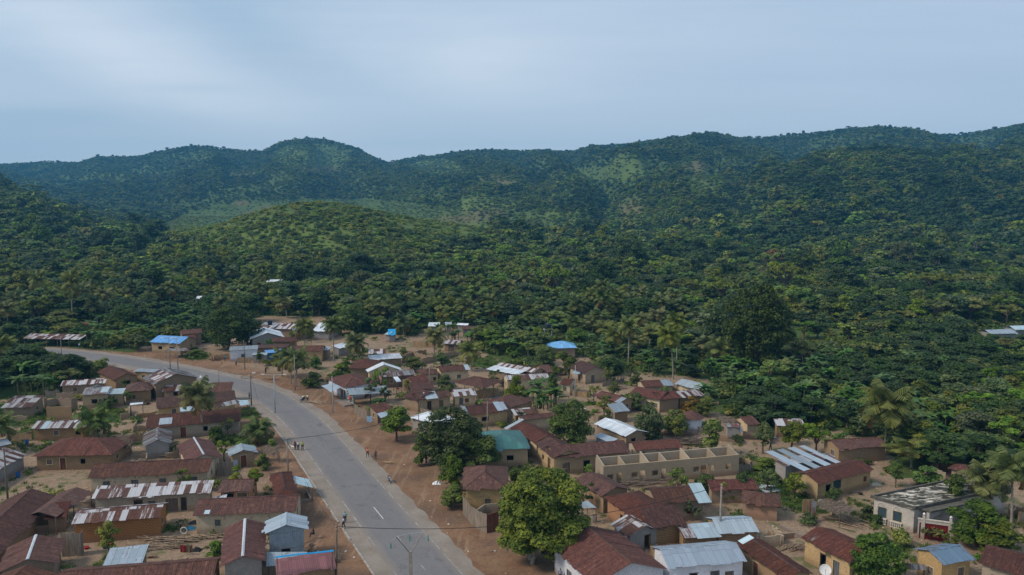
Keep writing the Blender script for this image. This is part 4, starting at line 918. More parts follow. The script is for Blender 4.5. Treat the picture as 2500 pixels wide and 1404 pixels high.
    for lb, u, v, wd, rmx in (('tiny far shed with a white roof in the clearing above the left trees', 676, 688, 4.5, 'white'), ('tiny far white roof in the left forest', 497, 728, 2.6, 'white'),
                              ('tiny far grey roof in the left forest', 282, 742, 2.6, 'zinc'), ('tin roof at the right edge in the forest', 2440, 812, 4.6, 'zinc'), ('second tin roof cut by the right edge in the forest', 2505, 802, 5.5, 'light'),
                              ('pale far thatch topped hut beside the clearing', 629, 682, 2.4, 'mix'), ('tiny white far roof among palms behind the sandy yard', 990, 748, 3.0, 'white')):
        A_ = at(u, v); yy = A_.y
        for _ in range(12): zt_ = tz(A_.x, A_.y); A_ = at(u, v, zt_ + 2.5)
        root = empty('hut', (A_.x, A_.y, tz(A_.x, A_.y)), lb, 'hut', 'far roofs among the trees')
        o = Vector((A_.x, A_.y, tz(A_.x, A_.y) + 2.5)); m = MB(); rng = random.Random(lb); hw = wd
        i = Vector((1, .15, 0)).normalized(); n = Vector((-.15, 1, 0)).normalized(); A0 = o - i * hw - n * 2
        slope(m, A0, i, n, .34, 2 * hw, Top(lambda x: 2.6), rng); slope(m, A0 + i * 2 * hw + n * 5.2, -i, -n, .34, 2 * hw, Top(lambda x: 2.6), rng)
        m.build('roof', roofmat(rmx), root)
        m = MB(); m.box(A0 + i * .3 + n * .3 - Vector((0, 0, 2.7)), i * (2 * hw - .6), n * 4.6, (0, 0, 2.85)); m.build('wall', wallmat('cement'), root)
        HOUSES.append((A0.x, A0.y - 6, 1, 0, 0, 1, 2 * hw, 12))
    # slabs and canopies
    awning('pale blue tin awning standing on posts beside the road kerb', 'BB', [(1080, 520), (1245, 558), (1205, 475), (1045, 440)], [2.2, 1.9, 1.9, 2.2], 'light')
    awning('white tin sheet leaning behind the cream row house', 'BB', [(235, 668), (400, 670), (416, 620), (325, 640)], [2.7, 2.7, 3.3, 3.1], 'white')
    awning('lower tin skirt roof at the foot of the blue grey tin house', 'BB', [(790, 1320), (1170, 1300), (1190, 1180), (795, 1182)], [2.2, 2.2, 2.8, 2.8], 'zinc')
    awning('bright blue ridge strip on the pink roof', 'BB', [(880, 1236), (1445, 1176), (1447, 1160), (880, 1222)], 4.75, 'blue', name='ridge_strip', cat='ridge strip')
    awning('pale tin porch roof on posts in front of the roadside shop', 'MB', [(1325, 762), (1420, 820), (1520, 775), (1440, 735)], [2.5, 2.5, 2.9, 2.9], 'zinc')
    awning('long pale tin verandah roof right of the roadside shop', 'MB', [(1600, 852), (1990, 826), (1950, 758), (1570, 790)], [2.5, 2.5, 3.0, 3.0], 'zinc')
    awning('small pale tin verandah roof near the rust shop by the orange verge', 'MC', [(118, 1075), (300, 1008), (255, 985), (80, 1030)], [2.2, 2.2, 2.4, 2.4], 'zinc')
    awning('single pale sheet lying on the low mud house in the middle', 'MC', [(270, 725), (318, 718), (280, 672), (235, 675)], [2.8, 2.8, 3.3, 3.3], 'white', posts=[])
    awning('white tin sheet slanting over the brick ruin', 'MA', [(858, 786), (978, 772), (950, 746), (905, 765)], [3.5, 3.5, 4.3, 3.9], 'white', posts=[])
    awning('small tin canopy with pale rim in the sandy left yard', 'MA', [(1255, 950), (1385, 935), (1385, 920), (1262, 930)], 2.3, 'white')
    awning('pale tin sheets under the left palm', 'MA', [(1745, 1012), (1890, 1000), (1895, 958), (1740, 968)], [2.5, 2.5, 3.0, 3.0], 'light')
    awning('rusty and pale tin gable end roof at the road bank', 'MA', [(2110, 975), (2320, 930), (2300, 890), (2080, 940)], [2.6, 2.6, 3.2, 3.2], 'mix')
    awning('pale tin sheet roof piece near the road bank', 'MA', [(2330, 955), (2420, 940), (2400, 900), (2290, 898)], [2.4, 2.4, 2.9, 2.9], 'light')
    awning('white sheets lying on the grass behind the broken rust roof', 'BD', [(1830, 610), (2020, 590), (1960, 535), (1770, 510)], .25, 'white', posts=[])
    awning('tin scraps on posts beside the light green tree at the bottom', 'BE', [(1225, 1345), (1440, 1360), (1420, 1300), (1230, 1290)], [1.6, 1.6, 1.9, 1.9], 'oldzinc')
    awning('grey tin eave above the compound in the palms', 'BC', [(1870, 755), (2010, 752), (1920, 680), (1860, 700)], [2.3, 2.3, 3.0, 3.0], 'light')
    awning('pale tin eave left of the yellow green tree', 'BC', [(1085, 680), (1180, 660), (1150, 640), (1075, 655)], [2.2, 2.2, 2.6, 2.6], 'light')
    awning('small tin canopy by the blue roofed roadside house', 'MA', [(1600, 418), (1840, 424), (1800, 395), (1640, 398)], 2.2, 'oldzinc')
    awning('light tin canopy on the hut by the forest edge', 'MD', [(178, 640), (255, 650), (290, 622), (225, 600)], [2.2, 2.2, 2.6, 2.6], 'zinc')
    awning('small tin eave at the rear of the grey gable house', 'MB', [(1050, 225), (1140, 212), (1110, 190), (1045, 205)], [3.2, 3.2, 3.5, 3.5], 'zinc')
# ------------------------------------------------------------------ vegetation
def mesh_np(name, V, Fc, mats, mi=None, tint=None, smooth=None):
    """V (n,3); Fc list of equal-size index arrays (m,k)"""
    me = D.meshes.new(name); V = np.asarray(V, np.float32)
    me.vertices.add(len(V)); me.vertices.foreach_set('co', V.ravel())
    tot = sum(f.size for f in Fc); li = np.concatenate([f.ravel() for f in Fc]).astype(np.int32)
    me.loops.add(tot); me.loops.foreach_set('vertex_index', li)
    st = []; s = 0
    for f in Fc:
        st.append(np.arange(s, s + f.size, f.shape[1])); s += f.size
    st = np.concatenate(st).astype(np.int32); me.polygons.add(len(st)); me.polygons.foreach_set('loop_start', st)
    for m in mats: me.materials.append(m)
    if mi is not None: me.polygons.foreach_set('material_index', np.asarray(mi, np.int32))
    if smooth is not None: me.polygons.foreach_set('use_smooth', smooth)
    me.update(calc_edges=True)
    if tint is not None:
        a = me.attributes.new('tint', 'FLOAT', 'POINT'); a.data.foreach_set('value', np.asarray(tint, np.float32))
    return me
def leaves(c, nrm, size, rs, asp=0.6):
    """kite-shaped leaf sprays at c facing nrm"""
    n = len(c); r = rs.normal(size=(n, 3)); t = np.cross(nrm, r); t /= np.linalg.norm(t, axis=1)[:, None] + 1e-9
    b = np.cross(nrm, t); s = (size * rs.uniform(0.6, 1.35, n))[:, None]
    fold = nrm * s * rs.uniform(-0.35, 0.1, n)[:, None]
    V = np.stack([c - t * s, c + b * s * asp + fold, c + t * s * 0.9, c - b * s * asp + fold], 1).reshape(-1, 3)
    return V, np.arange(4 * n).reshape(n, 4)
def lobes_for(shape, rs):
    L = []
    if shape == 'dome':
        for k in range(70):
            h = rs.uniform(-0.95, 1); a = rs.uniform(0, 6.28); r = math.sqrt(max(0.05, 1 - abs(h) ** 2.2)) * rs.uniform(.72, .98)
            L.append((r * 4.4 * math.cos(a), r * 4.4 * math.sin(a), 4.7 + h * (4.6 if h > 0 else 3.9), rs.uniform(.75, 1.35)))
        L += [(0, 0, 5.5, 3.4), (1.2, .8, 3.4, 2.6), (-1.3, -.6, 3.2, 2.6), (0, -1.4, 6.6, 2.4)]; return L
    if shape == 'round':
        for k in range(30):
            a = rs.uniform(0, 6.28); h = rs.uniform(-0.55, 1); r = math.sqrt(max(0, 1 - h * h)) * rs.uniform(0.6, 0.9) if h > 0 else rs.uniform(.6, .86)
            L.append((r * 4.0 * math.cos(a), r * 4.0 * math.sin(a), 5.0 + h * (3.7 if h > 0 else 3.4), rs.uniform(.9, 1.6)))
        L.append((0, 0, 7.5, 2.3)); L.append((0.5, 0, 5, 2.8))
    elif shape == 'spread':
        for k in range(22):
            a = rs.uniform(0, 6.28); r = rs.uniform(0.2, 1) ** 0.6 * 4.3
            L.append((r * math.cos(a), r * math.sin(a), 8.6 - 0.10 * r * r + rs.uniform(-.5, .4), rs.uniform(0.9, 1.4)))
    elif shape == 'tall':
        for k in range(20):
            h = rs.uniform(0, 1); a = rs.uniform(0, 6.28); r = rs.uniform(0.35, 1) * (2.9 * math.sin(math.pi * (0.18 + 0.75 * h)) + .2)
            L.append((r * math.cos(a), r * math.sin(a), 3.6 + h * 5.7, rs.uniform(0.9, 1.6)))
    elif shape == 'bushy':
        for k in range(22):
            a = rs.uniform(0, 6.28); h = rs.uniform(0, 1); r = rs.uniform(0.3, 1) * 4.2 * math.sqrt(max(0.05, 1 - h * h))
            L.append((r * math.cos(a), r * math.sin(a), 1.1 + h * 7.4, rs.uniform(1.1, 2.0)))
    else:  # loose
        for k in range(15):
            a = rs.uniform(0, 6.28); h = rs.uniform(0, 1); r = rs.uniform(0.4, 1) * 3.6
            L.append((r * math.cos(a), r * math.sin(a), 4.2 + h * 5.0, rs.uniform(0.7, 1.25)))
    return L
def tubes_np(paths, rs, n=6):
    V = []; Fq = []; b = 0
    for pts, rad in paths:
        pts = np.asarray(pts, float)
        for i, p in enumerate(pts):
            d = pts[min(i + 1, len(pts) - 1)] - pts[max(i - 1, 0)]; d = d / (np.linalg.norm(d) + 1e-9)
            a = np.cross(d, [0.31, 0.9, 0.12]); a /= np.linalg.norm(a) + 1e-9; c = np.cross(d, a)
            for k in range(n):
                th = k * 2 * math.pi / n; V.append(p + (a * math.cos(th) + c * math.sin(th)) * rad[i])
        for i in range(len(pts) - 1):
            for k in range(n):
                Fq.append([b + i * n + k, b + i * n + (k + 1) % n, b + (i + 1) * n + (k + 1) % n, b + (i + 1) * n + k])
        b = len(V)
    return np.array(V), np.array(Fq)
def crown_np(shape, seed, n, size):
    rs = np.random.RandomState(seed); L = lobes_for(shape, rs)
    w = np.array([l[3] ** 2 for l in L]); k = rs.choice(len(L), n, p=w / w.sum()); Lc = np.array([l[:3] for l in L]); Lr = np.array([l[3] for l in L])
    d = rs.normal(size=(n, 3)); d[:, 2] = np.abs(d[:, 2]) * 0.9 - 0.28; d /= np.linalg.norm(d, axis=1)[:, None]
    rr = Lr[k] * rs.uniform(0.62, 1.08, n); flat = np.array([1, 1, 0.72 if shape != 'spread' else 0.45])
    c = Lc[k] + d * rr[:, None] * flat
    nr = d * 0.75 + np.array([0, 0, 0.75]) + rs.normal(scale=0.38, size=(n, 3)); nr /= np.linalg.norm(nr, axis=1)[:, None]
    V, Fq = leaves(c, nr, size, rs)
    cen = np.array([0, 0, 6.0 if shape != 'bushy' else 3.0])
    return V, Fq, L
def trunk_np(shape, seed, L, stems=1, r0=0.34):
    rs = np.random.RandomState(seed + 99); P = []
    for s in range(stems):
        a = rs.uniform(0, 6.28) if stems > 1 else 0; off = 0.0 if stems == 1 else 1.2
        x0, y0 = off * math.cos(a + s * 2.1), off * math.sin(a + s * 2.1); r = r0 if stems == 1 else r0 * 0.7
        hb = {'dome': 1.6, 'round': 2.6, 'spread': 4.5, 'tall': 4.2, 'bushy': 1.2}.get(shape, 3.2)
        P.append(([(x0, y0, -0.4), (x0 * .95, y0, 0.3), (x0 * .8 + rs.uniform(-.15, .15), y0 * .8, hb * .5), (x0 * 1.0, y0 * 1.0, hb)], [r * 1.5, r * 1.1, r * .9, r * .75]))
        ids = rs.choice(len(L), min(len(L), 9 // stems + 1), replace=False)
        for i in ids:
            lx, ly, lz, lr = L[i]; lz = max(lz, hb + .5)
            mid = ((x0 + lx) * .45, (y0 + ly) * .45, (hb + lz) * .5 + .25)
            P.append(([(x0, y0, hb - .15), mid, (lx, ly, lz)], [r * .55, r * .34, r * .10]))
    return tubes_np(P, rs)
_tc = {}
def tree_meshes(shape, seed, n, size, dark=False, bark='bark', stems=1):
    k = (shape, seed, n, dark, bark, stems)
    if k not in _tc:
        V, Fq, L = crown_np(shape, seed, n, size)
        cm = mesh_np('crown', V, [Fq], [LEAFD if dark else LEAF])
        tv, tf = trunk_np(shape, seed, L, stems)
        tm = mesh_np('trunk', tv, [tf], [wood(bark)], smooth=[True] * len(tf))
        _tc[k] = (cm, tm)
    return _tc[k]
def frond_np(rs, L=3.6, pitch=0.7, az=0.0, droop=1.0, nl=15, w=0.62, base=(0, 0, 0), dead=0.0):
    """one pinnate frond: drooping rachis with leaflets hanging both sides"""
    ca, sa = math.cos(az), math.sin(az); V = []; Fq = []; T = []
    pts = []
    r = 0; z = 0; ang = pitch
    for i in range(nl + 1):
        pts.append((r, z, ang)); r += L / nl * math.cos(ang); z += L / nl * math.sin(ang); ang -= droop / nl * (0.6 + 1.1 * i / nl)
    for i in range(1, nl + 1):
        r0, z0, a0 = pts[i - 1]; r1, z1, a1 = pts[i]; t = i / nl
        ll = w * (1.35 * math.sin(math.pi * min(1, 0.10 + 0.86 * t)) ** 0.7)
        for sgn in (-1, 1):
            hang = 0.30 + 0.35 * rs.rand() + 0.5 * dead
            x_, y_, z_ = ll * 0.45, sgn * ll * math.cos(hang), -ll * math.sin(hang) - 0.1 * ll
            b = len(V)
            for (rr_, zz_, yy) in ((r0, z0, 0), (r1, z1, 0), (r1 + x_, z1 + z_, y_), (r0 + x_ * 1.05 + (r1 - r0) * 0.35, z0 + z_, y_ * .96)):
                V.append((base[0] + ca * rr_ - sa * yy, base[1] + sa * rr_ + ca * yy, base[2] + zz_)); T.append(dead)
            Fq.append([b, b + 1, b + 2, b + 3])
    # rachis strip
    for i in range(nl):
        b = len(V); wd = 0.05 * (1 - i / nl) + 0.012
        for (rr_, zz_, aa), yy in ((pts[i], -wd), (pts[i], wd), (pts[i + 1], wd * .8), (pts[i + 1], -wd * .8)):
            V.append((base[0] + ca * rr_ - sa * yy, base[1] + sa * rr_ + ca * yy, base[2] + zz_ + 0.02)); T.append(max(dead, 0.45))
        Fq.append([b, b + 1, b + 2, b + 3])
    return V, Fq, T
_pc = {}
def palm_meshes(seed, H=9.0, R_=3.8, nf=20, lean=0.0, oil=False, nl=14):
    k = (seed, round(H, 1), R_, nf, lean, oil, nl)
    if k in _pc: return _pc[k]
    rs = np.random.RandomState(seed); la = rs.uniform(0, 6.28); n = 8
    pts = [(lean * math.cos(la) * (i / n) ** 2, lean * math.sin(la) * (i / n) ** 2, -0.3 + (H + 0.3) * i / n) for i in range(n + 1)]
    r0 = 0.17 if not oil else 0.34
    rad = [r0 * 1.7] + [r0 * (1.05 - 0.35 * i / n) for i in range(1, n + 1)]
    tv, tf = tubes_np([(pts, rad)], rs, 7)
    tm = mesh_np('trunk', tv, [tf], [wood('palebark' if not oil else 'bark')], smooth=[True] * len(tf))
    V = []; Fq = []; T = []; top = pts[-1]
    for i in range(nf):
        f = i / nf; az = i * 2.4 + rs.uniform(-.25, .25); pitch = 1.32 - 1.95 * f + rs.uniform(-.14, .14)
        dead = 1.0 if (f > 0.86 and rs.rand() < 0.8) else (0.35 * rs.rand() if f > .6 else 0.0)
        v, q, t = frond_np(rs, R_ * rs.uniform(.85, 1.1), pitch, az, 1.15 + 0.5 * f + (0.4 if oil else 0), nl, R_ * .24, (top[0], top[1], top[2]), dead)
        b = len(V); V += v; T += t; Fq += [[a + b for a in w] for w in q]
    cm = mesh_np('fronds', V, [np.array(Fq)], [PALML], tint=T)
    # a knot of husks and nuts where the fronds spring
    _pc[k] = (cm, tm); return _pc[k]
def banana_meshes(seed, big=1.0):
    k = ('ban', seed)
    if k in _pc: return _pc[k]
    rs = np.random.RandomState(seed); V = []; Fq = []; T = []; paths = []
    for s in range(rs.randint(2, 5)):
        bx, by = rs.uniform(-.9, .9, 2); h = rs.uniform(1.6, 2.8)
        paths.append(([(bx, by, -.2), (bx * 1.05, by * 1.05, h)], [.14, .09]))
        for i in range(rs.randint(6, 9)):
            az = i * 2.4 + rs.uniform(-.3, .3); L_ = rs.uniform(1.6, 2.4); ang = rs.uniform(.7, 1.35); r = 0; z = h; w_ = rs.uniform(.27, .38); n = 5; pr = []
            for j in range(n + 1):
                pr.append((r, z)); r += L_ / n * math.cos(ang); z += L_ / n * math.sin(ang); ang -= rs.uniform(.28, .42)
            ca, sa = math.cos(az), math.sin(az)
            for j in range(n):
                wa = w_ * math.sin(math.pi * (0.12 + .82 * j / n)) ; wb = w_ * math.sin(math.pi * (0.12 + .82 * (j + 1) / n))
                for sg in (-1, 1):
                    b = len(V)
                    for (rr_, zz_), yy in ((pr[j], 0), (pr[j + 1], 0), (pr[j + 1], sg * wb), (pr[j], sg * wa)):
                        V.append((bx + ca * rr_ - sa * yy, by + sa * rr_ + ca * yy, zz_ - abs(yy) * .35)); T.append(0.0)
                    Fq.append([b, b + 1, b + 2, b + 3])
    cm = mesh_np('leaves', V, [np.array(Fq)], [BANL], tint=T)
    tv, tf = tubes_np(paths, rs, 6)
    tm = mesh_np('stem', tv, [tf], [plain('banana_stem', (0.09, 0.10, 0.04))], smooth=[True] * len(tf))
    _pc[k] = (cm, tm); return _pc[k]
def bush_mesh(seed, n, size):
    k = ('bush', seed, n)
    if k in _pc: return _pc[k]
    rs = np.random.RandomState(seed); c = []; nr = []
    L = [(rs.uniform(-.7, .7), rs.uniform(-.7, .7), rs.uniform(.3, .8), rs.uniform(.35, .6)) for _ in range(9)]
    kk = rs.randint(0, 9, n); d = rs.normal(size=(n, 3)); d[:, 2] = np.abs(d[:, 2]) * .9 - .1; d /= np.linalg.norm(d, axis=1)[:, None]
    Lc = np.array(L)
    c = Lc[kk, :3] + d * (Lc[kk, 3] * rs.uniform(.6, 1.1, n))[:, None]
    c[:, 2] = np.maximum(c[:, 2], 0.03)
    nr = d * .7 + np.array([0, 0, .5]) + rs.normal(scale=.45, size=(n, 3)); nr /= np.linalg.norm(nr, axis=1)[:, None]
    V, Fq = leaves(c, nr, size, rs)
    _pc[k] = mesh_np('foliage', V, [Fq], [LEAF]); return _pc[k]
TONES = {'warm green': (1.55, 1.28, .85), 'dark green': (0.62, 0.70, 0.66), 'mid green': (1.0, 1.0, 1.0), 'yellowish green': (1.75, 1.42, 1.0), 'light green': (1.35, 1.45, 1.15), 'grey green': (1.05, 1.05, 1.45), 'olive green': (1.3, 1.12, .95), 'reddish green': (2.2, .95, 1.1)}
def put(name, meshes, names, loc, rz, sc, tone=(1, 1, 1)):
    root = D.objects.new(name, None); SC.collection.objects.link(root); root.location = loc; root.rotation_euler = (0, 0, rz); root.scale = sc; root.empty_display_size = .5
    for me, nm in zip(meshes, names):
        o = D.objects.new(nm, me); SC.collection.objects.link(o); o.parent = root; o.color = (*tone, 1)
    return root
NAMED_TREES = []
def tree(u, v, H, rad, shape, tone, label, seed=1, n=3000, size=0.30, dark=False, bark='bark', stems=1, name='broadleaf_tree', cat='tree', group='trees in the village'):
    p = at(u, v); z = tz(p.x, p.y) if p.y > 300 else 0; base = {'dome': 5.0, 'round': 4.9, 'spread': 5.0, 'tall': 3.8, 'bushy': 5.0}.get(shape, 4.2)
    for _ in range(6):
        p = at(u, v, z); z = tz(p.x, p.y) if p.y > 300 else 0
    s = rad / base; sz = H / 9.8
    me = tree_meshes(shape, seed, int(n * (1.7 if size < .34 else 1.2)), size * (.78 if size < .34 else .9) / ((s + sz) / 2), dark, bark, stems)
    r = put(name, me, ('crown', 'trunk'), (p.x, p.y, z), (seed * 1.7) % 6.28, (s, s, sz), TONES[tone]); tag(r, label, cat, group)
    NAMED_TREES.append((p.x, p.y, rad)); return r
def near_trees():
    T = tree
    T(1322, 1368, 11.4, 5.7, 'dome', 'warm green', 'big round yellow green tree on the red roadside in front of the white walled house', 3, 17000, .29, bark='palebark', stems=3)
    T(1098, 1142, 10.0, 5.6, 'dome', 'dark green', 'large dark roadside tree covering the pyramid shaped white tin roof', 5, 8000, .30)
    T(1170, 1150, 7.5, 3.6, 'bushy', 'mid green', 'right hand dark crown touching the green tin hip roof', 6, 3600, .30)
    T(1040, 1130, 5.5, 2.6, 'bushy', 'dark green', 'low dark crown left of the big roadside tree, over a hidden hut', 16, 2600, .28)
    T(1108, 1192, 5.6, 2.0, 'bushy', 'mid green', 'narrow dense bush tree left of the square hip roofed house', 7, 2200, .26)
    T(1108, 1240, 3.6, 1.9, 'bushy', 'mid green', 'small tree with red blossom beside the square hip roofed house', 8, 1700, .25)
    T(968, 1076, 6.6, 3.2, 'round', 'olive green', 'small spreading tree on forked legs on the bare orange verge', 9, 3200, .28)
    T(1393, 1096, 8.8, 4.1, 'dome', 'mid green', 'dense round dark tree standing between the rust roofs of the corner house', 10, 5200, .28)
    T(1582, 1080, 6.4, 3.1, 'dome', 'grey green', 'olive grey round tree in front of the bright white stepped roof', 11, 3400, .26)
    T(1648, 1062, 4.8, 2.6, 'dome', 'mid green', 'green bush tree between the olive grey tree and the white round hut wall', 12, 2200, .26)
    T(1737, 1112, 6.2, 2.3, 'tall', 'light green', 'slim leafy tree with reddish top beside the stick heaps', 13, 1800, .28)
    T(1260, 976, 5.6, 2.6, 'bushy', 'olive green', 'rounded tree left of the banana clump in the middle of the village', 14, 2200, .27)
    T(1350, 962, 4.6, 1.3, 'tall', 'light green', 'narrow two tiered tree beside the cream gable hut', 15, 900, .26)
    T(905, 985, 5.8, 1.7, 'loose', 'grey green', 'airy pale green tree at the left end of the long verandah roof', 17, 1700, .22)
    T(930, 965, 6.4, 1.9, 'loose', 'light green', 'second airy pale tree by the long verandah roof, nearer the low rust house', 18, 1900, .22)
    T(925, 1003, 2.8, 2.6, 'bushy', 'mid green', 'spreading hedge bush behind the stick fence of the roadside shop', 19, 1500, .26)
    T(525, 1086, 3.6, 1.8, 'bushy', 'dark green', 'small dense dark tree against the long row house wall', 20, 1400, .25)
    T(604, 1212, 4.6, 2.4, 'loose', 'yellowish green', 'thin yellow green tree leaning over the small orange walled house', 21, 1500, .22)
    T(642, 1146, 2.8, 1.3, 'bushy', 'mid green', 'small bush tree beside the ochre yard wall and thatch canopy', 22, 900, .22)
    T(592, 1110, 2.6, 2.2, 'bushy', 'light green', 'bright green weeds and bush below the dark oil palm', 23, 1300, .24)
    T(665, 1095, 1.8, .9, 'bushy', 'light green', 'small bright bush near the road kerb by the oil palm', 24, 600, .2)
    T(1809, 1218, 4.6, 1.15, 'bushy', 'dark green', 'ivy wrapped column of dark leaves right of the low rust roof', 25, 1200, .22)
    T(1722, 1208, 3.4, 2.1, 'bushy', 'dark green', 'dark hedge bush left of the concrete pole by the low rust roof', 26, 1600, .24)
    T(1765, 1222, 2.8, 1.6, 'bushy', 'yellowish green', 'yellow green bush just behind the concrete pole', 27, 1200, .22)
    T(1690, 1272, 3.0, 1.3, 'loose', 'grey green', 'pale thin bush in front of the crossing rust roofed house', 28, 600, .2)
    T(1257, 1182, 2.6, 1.6, 'bushy', 'mid green', 'dark weeds and bush right of the square hip roofed house', 29, 1000, .22)
    T(2135, 1424, 5.8, 3.2, 'dome', 'mid green', 'bright feathery green tree at the bottom edge left of the steel blue roof', 30, 6000, .20)
    T(2385, 1322, 6.0, 4.2, 'bushy', 'mid green', 'broad leafy tree in front of the villa gate', 31, 3800, .28)
    T(2440, 1352, 4.4, 3.0, 'bushy', 'olive green', 'lower leafy tree between the villa yard and the corner rust roof', 32, 2200, .27)
    T(2330, 1268, 6.5, 1.6, 'tall', 'dark green', 'narrow dark tree climbing the villa verandah arch', 33, 1400, .25)
    T(2186, 1190, 4.2, 1.3, 'tall', 'mid green', 'small upright tree by the sandy yard behind the villa', 34, 900, .24)
    T(2262, 1186, 3.2, 2.4, 'bushy', 'light green', 'low wide bush behind the villa roof', 35, 1500, .25)
    T(2118, 1268, 2.2, 1.1, 'bushy', 'dark green', 'round clipped bush at the villa corner', 36, 700, .2)
    T(2140, 1280, 1.4, .9, 'bushy', 'dark green', 'small dark shrub under the first villa window', 37, 500, .2)
    T(1862, 1108, 5.6, 1.9, 'tall', 'mid green', 'slim tree at the left of the yard row near the plank hut', 38, 1300, .25)
    T(1932, 1112, 6.0, 2.1, 'tall', 'olive green', 'second slim tree of the yard row in front of the ochre hut', 39, 1500, .25)
    T(1992, 1110, 5.8, 2.4, 'loose', 'light green', 'bright leafy tree of the yard row left of the rust roofed mud house', 40, 1900, .25)
    T(2052, 1092, 3.0, 1.8, 'bushy', 'light green', 'light bush at the left end of the mud house under the drooping palm', 41, 900, .24)
    T(2008, 1152, 3.4, 1.7, 'bushy', 'mid green', 'bushes above the grey banded cement block', 42, 900, .24)
    T(1868, 1150, 2.2, 2.6, 'bushy', 'light green', 'low bright bush right of the unroofed building', 43, 1300, .24)
    T(1878, 1178, 2.0, 1.8, 'bushy', 'light green', 'low green bush at the corner of the grey banded block', 44, 900, .24)
    T(1845, 905, 22.5, 8.8, 'dome', 'dark green', 'giant dark tree towering over the palms at centre right', 45, 9000, .5)
    T(1765, 868, 16, 7.0, 'dome', 'dark green', 'second huge dark tree just left of the giant one', 46, 4500, .5)
    T(560, 852, 12.5, 7.0, 'dome', 'dark green', 'broad dark mango tree beside the top of the road', 47, 4500, .38)
    T(605, 845, 10.5, 4.6, 'dome', 'dark green', 'dark tree crowding the white tin gable house', 48, 2600, .38)
    T(300, 812, 9.0, 6.0, 'dome', 'dark green', 'dark round tree behind the bananas left of the blue roof', 49, 3000, .4)
    T(860, 814, 10, 5.6, 'dome', 'mid green', 'rounded green tree behind the third palm by the yellow walled house', 50, 3000, .38)
    T(1290, 820, 9, 5.0, 'bushy', 'dark green', 'black green thicket tree behind the banana slope in the centre', 51, 2600, .4)
    T(1380, 915, 6.5, 3.6, 'bushy', 'mid green', 'leafy tree left of the rust gable with the stone end wall', 52, 2200, .3)
    T(1330, 905, 7.0, 4.0, 'bushy', 'mid green', 'dense tree below the water tower and sky blue roof', 53, 2600, .3)
    T(1080, 895, 4.0, 2.4, 'bushy', 'mid green', 'bushy tree behind the cream row house', 54, 1300, .28)
    T(1010, 905, 3.8, 3.4, 'bushy', 'olive green', 'pale olive thicket in the middle of the sandy yard houses', 55, 1500, .28)
    T(1085, 952, 3.6, 2.2, 'bushy', 'mid green', 'low leafy tree in front of the cream row house', 56, 1400, .26)
    T(1875, 960, 8.0, 4.2, 'loose', 'light green', 'broad light leafed tree at the forest edge under the tall palm', 57, 2600, .34)
    T(1555, 945, 4.0, 1.8, 'bushy', 'mid green', 'small round tree left of the compound rust roofs', 58, 1000, .26)
    T(1475, 1018, 4.2, 1.8, 'loose', 'yellowish green', 'thin sapling by the pale blue roofed house', 59, 900, .24)
    T(1555, 1000, 3.8, 2.0, 'bushy', 'mid green', 'green bush hugging the pale blue roofed house', 60, 1000, .25)
    T(1690, 1010, 4.0, 2.4, 'bushy', 'reddish green', 'reddish bush below the compound wall', 61, 1300, .26)
    T(1725, 1015, 4.2, 2.6, 'bushy', 'olive green', 'brown green bush right of the reddish one below the compound', 62, 1300, .26)
    T(820, 945, 4.5, 2.6, 'bushy', 'dark green', 'dark bush tree left of the roadside shop', 63, 1500, .27)
    T(765, 945, 4.2, 2.4, 'bushy', 'mid green', 'leafy bush between the road palms and the roadside shop', 64, 1500, .27)
    T(845, 915, 4.6, 3.0, 'bushy', 'mid green', 'wide thicket above the dark roofed roadside shop', 65, 1700, .28)
    T(1000, 962, 3.6, 1.6, 'loose', 'yellowish green', 'yellow tinted sapling over the low rust roofed house', 66, 800, .25)
    T(770, 900, 3.4, 2.0, 'bushy', 'light green', 'green bush in front of the yellow walled house', 67, 1000, .26)
    T(480, 872, 2.2, 2.6, 'bushy', 'light green', 'low green bush on the verge right of the blue roofed house', 68, 900, .24)
    T(525, 1362, 2.4, 1.2, 'bushy', 'light green', 'bright sapling at the left foot of the gable fronted house', 69, 900, .2)
    T(402, 1272, 2.2, .55, 'tall', 'light green', 'thin young papaya tree by the red brick block house', 70, 260, .16)
    T(1272, 1040, 3.0, 2.0, 'bushy', 'dark green', 'bush under the rust roofs left of the thatch heap', 71, 1200, .25)
    T(85, 560, 16, 14, 'spread', 'dark green', 'huge dark crowned tree standing out on the left hillside', 72, 1500, 1.2)
    T(1885, 652, 11, 8, 'round', 'reddish green', 'bare reddish grey crowned tree on the right slope', 73, 1200, .9)
    T(1965, 690, 17, 9, 'tall', 'dark green', 'tall dark tree beside the pale green clearing on the right', 74, 1800, .8)
    T(1525, 640, 20, 14, 'dome', 'dark green', 'wide dark crown rising out of the forest right of centre', 75, 1800, 1.0)
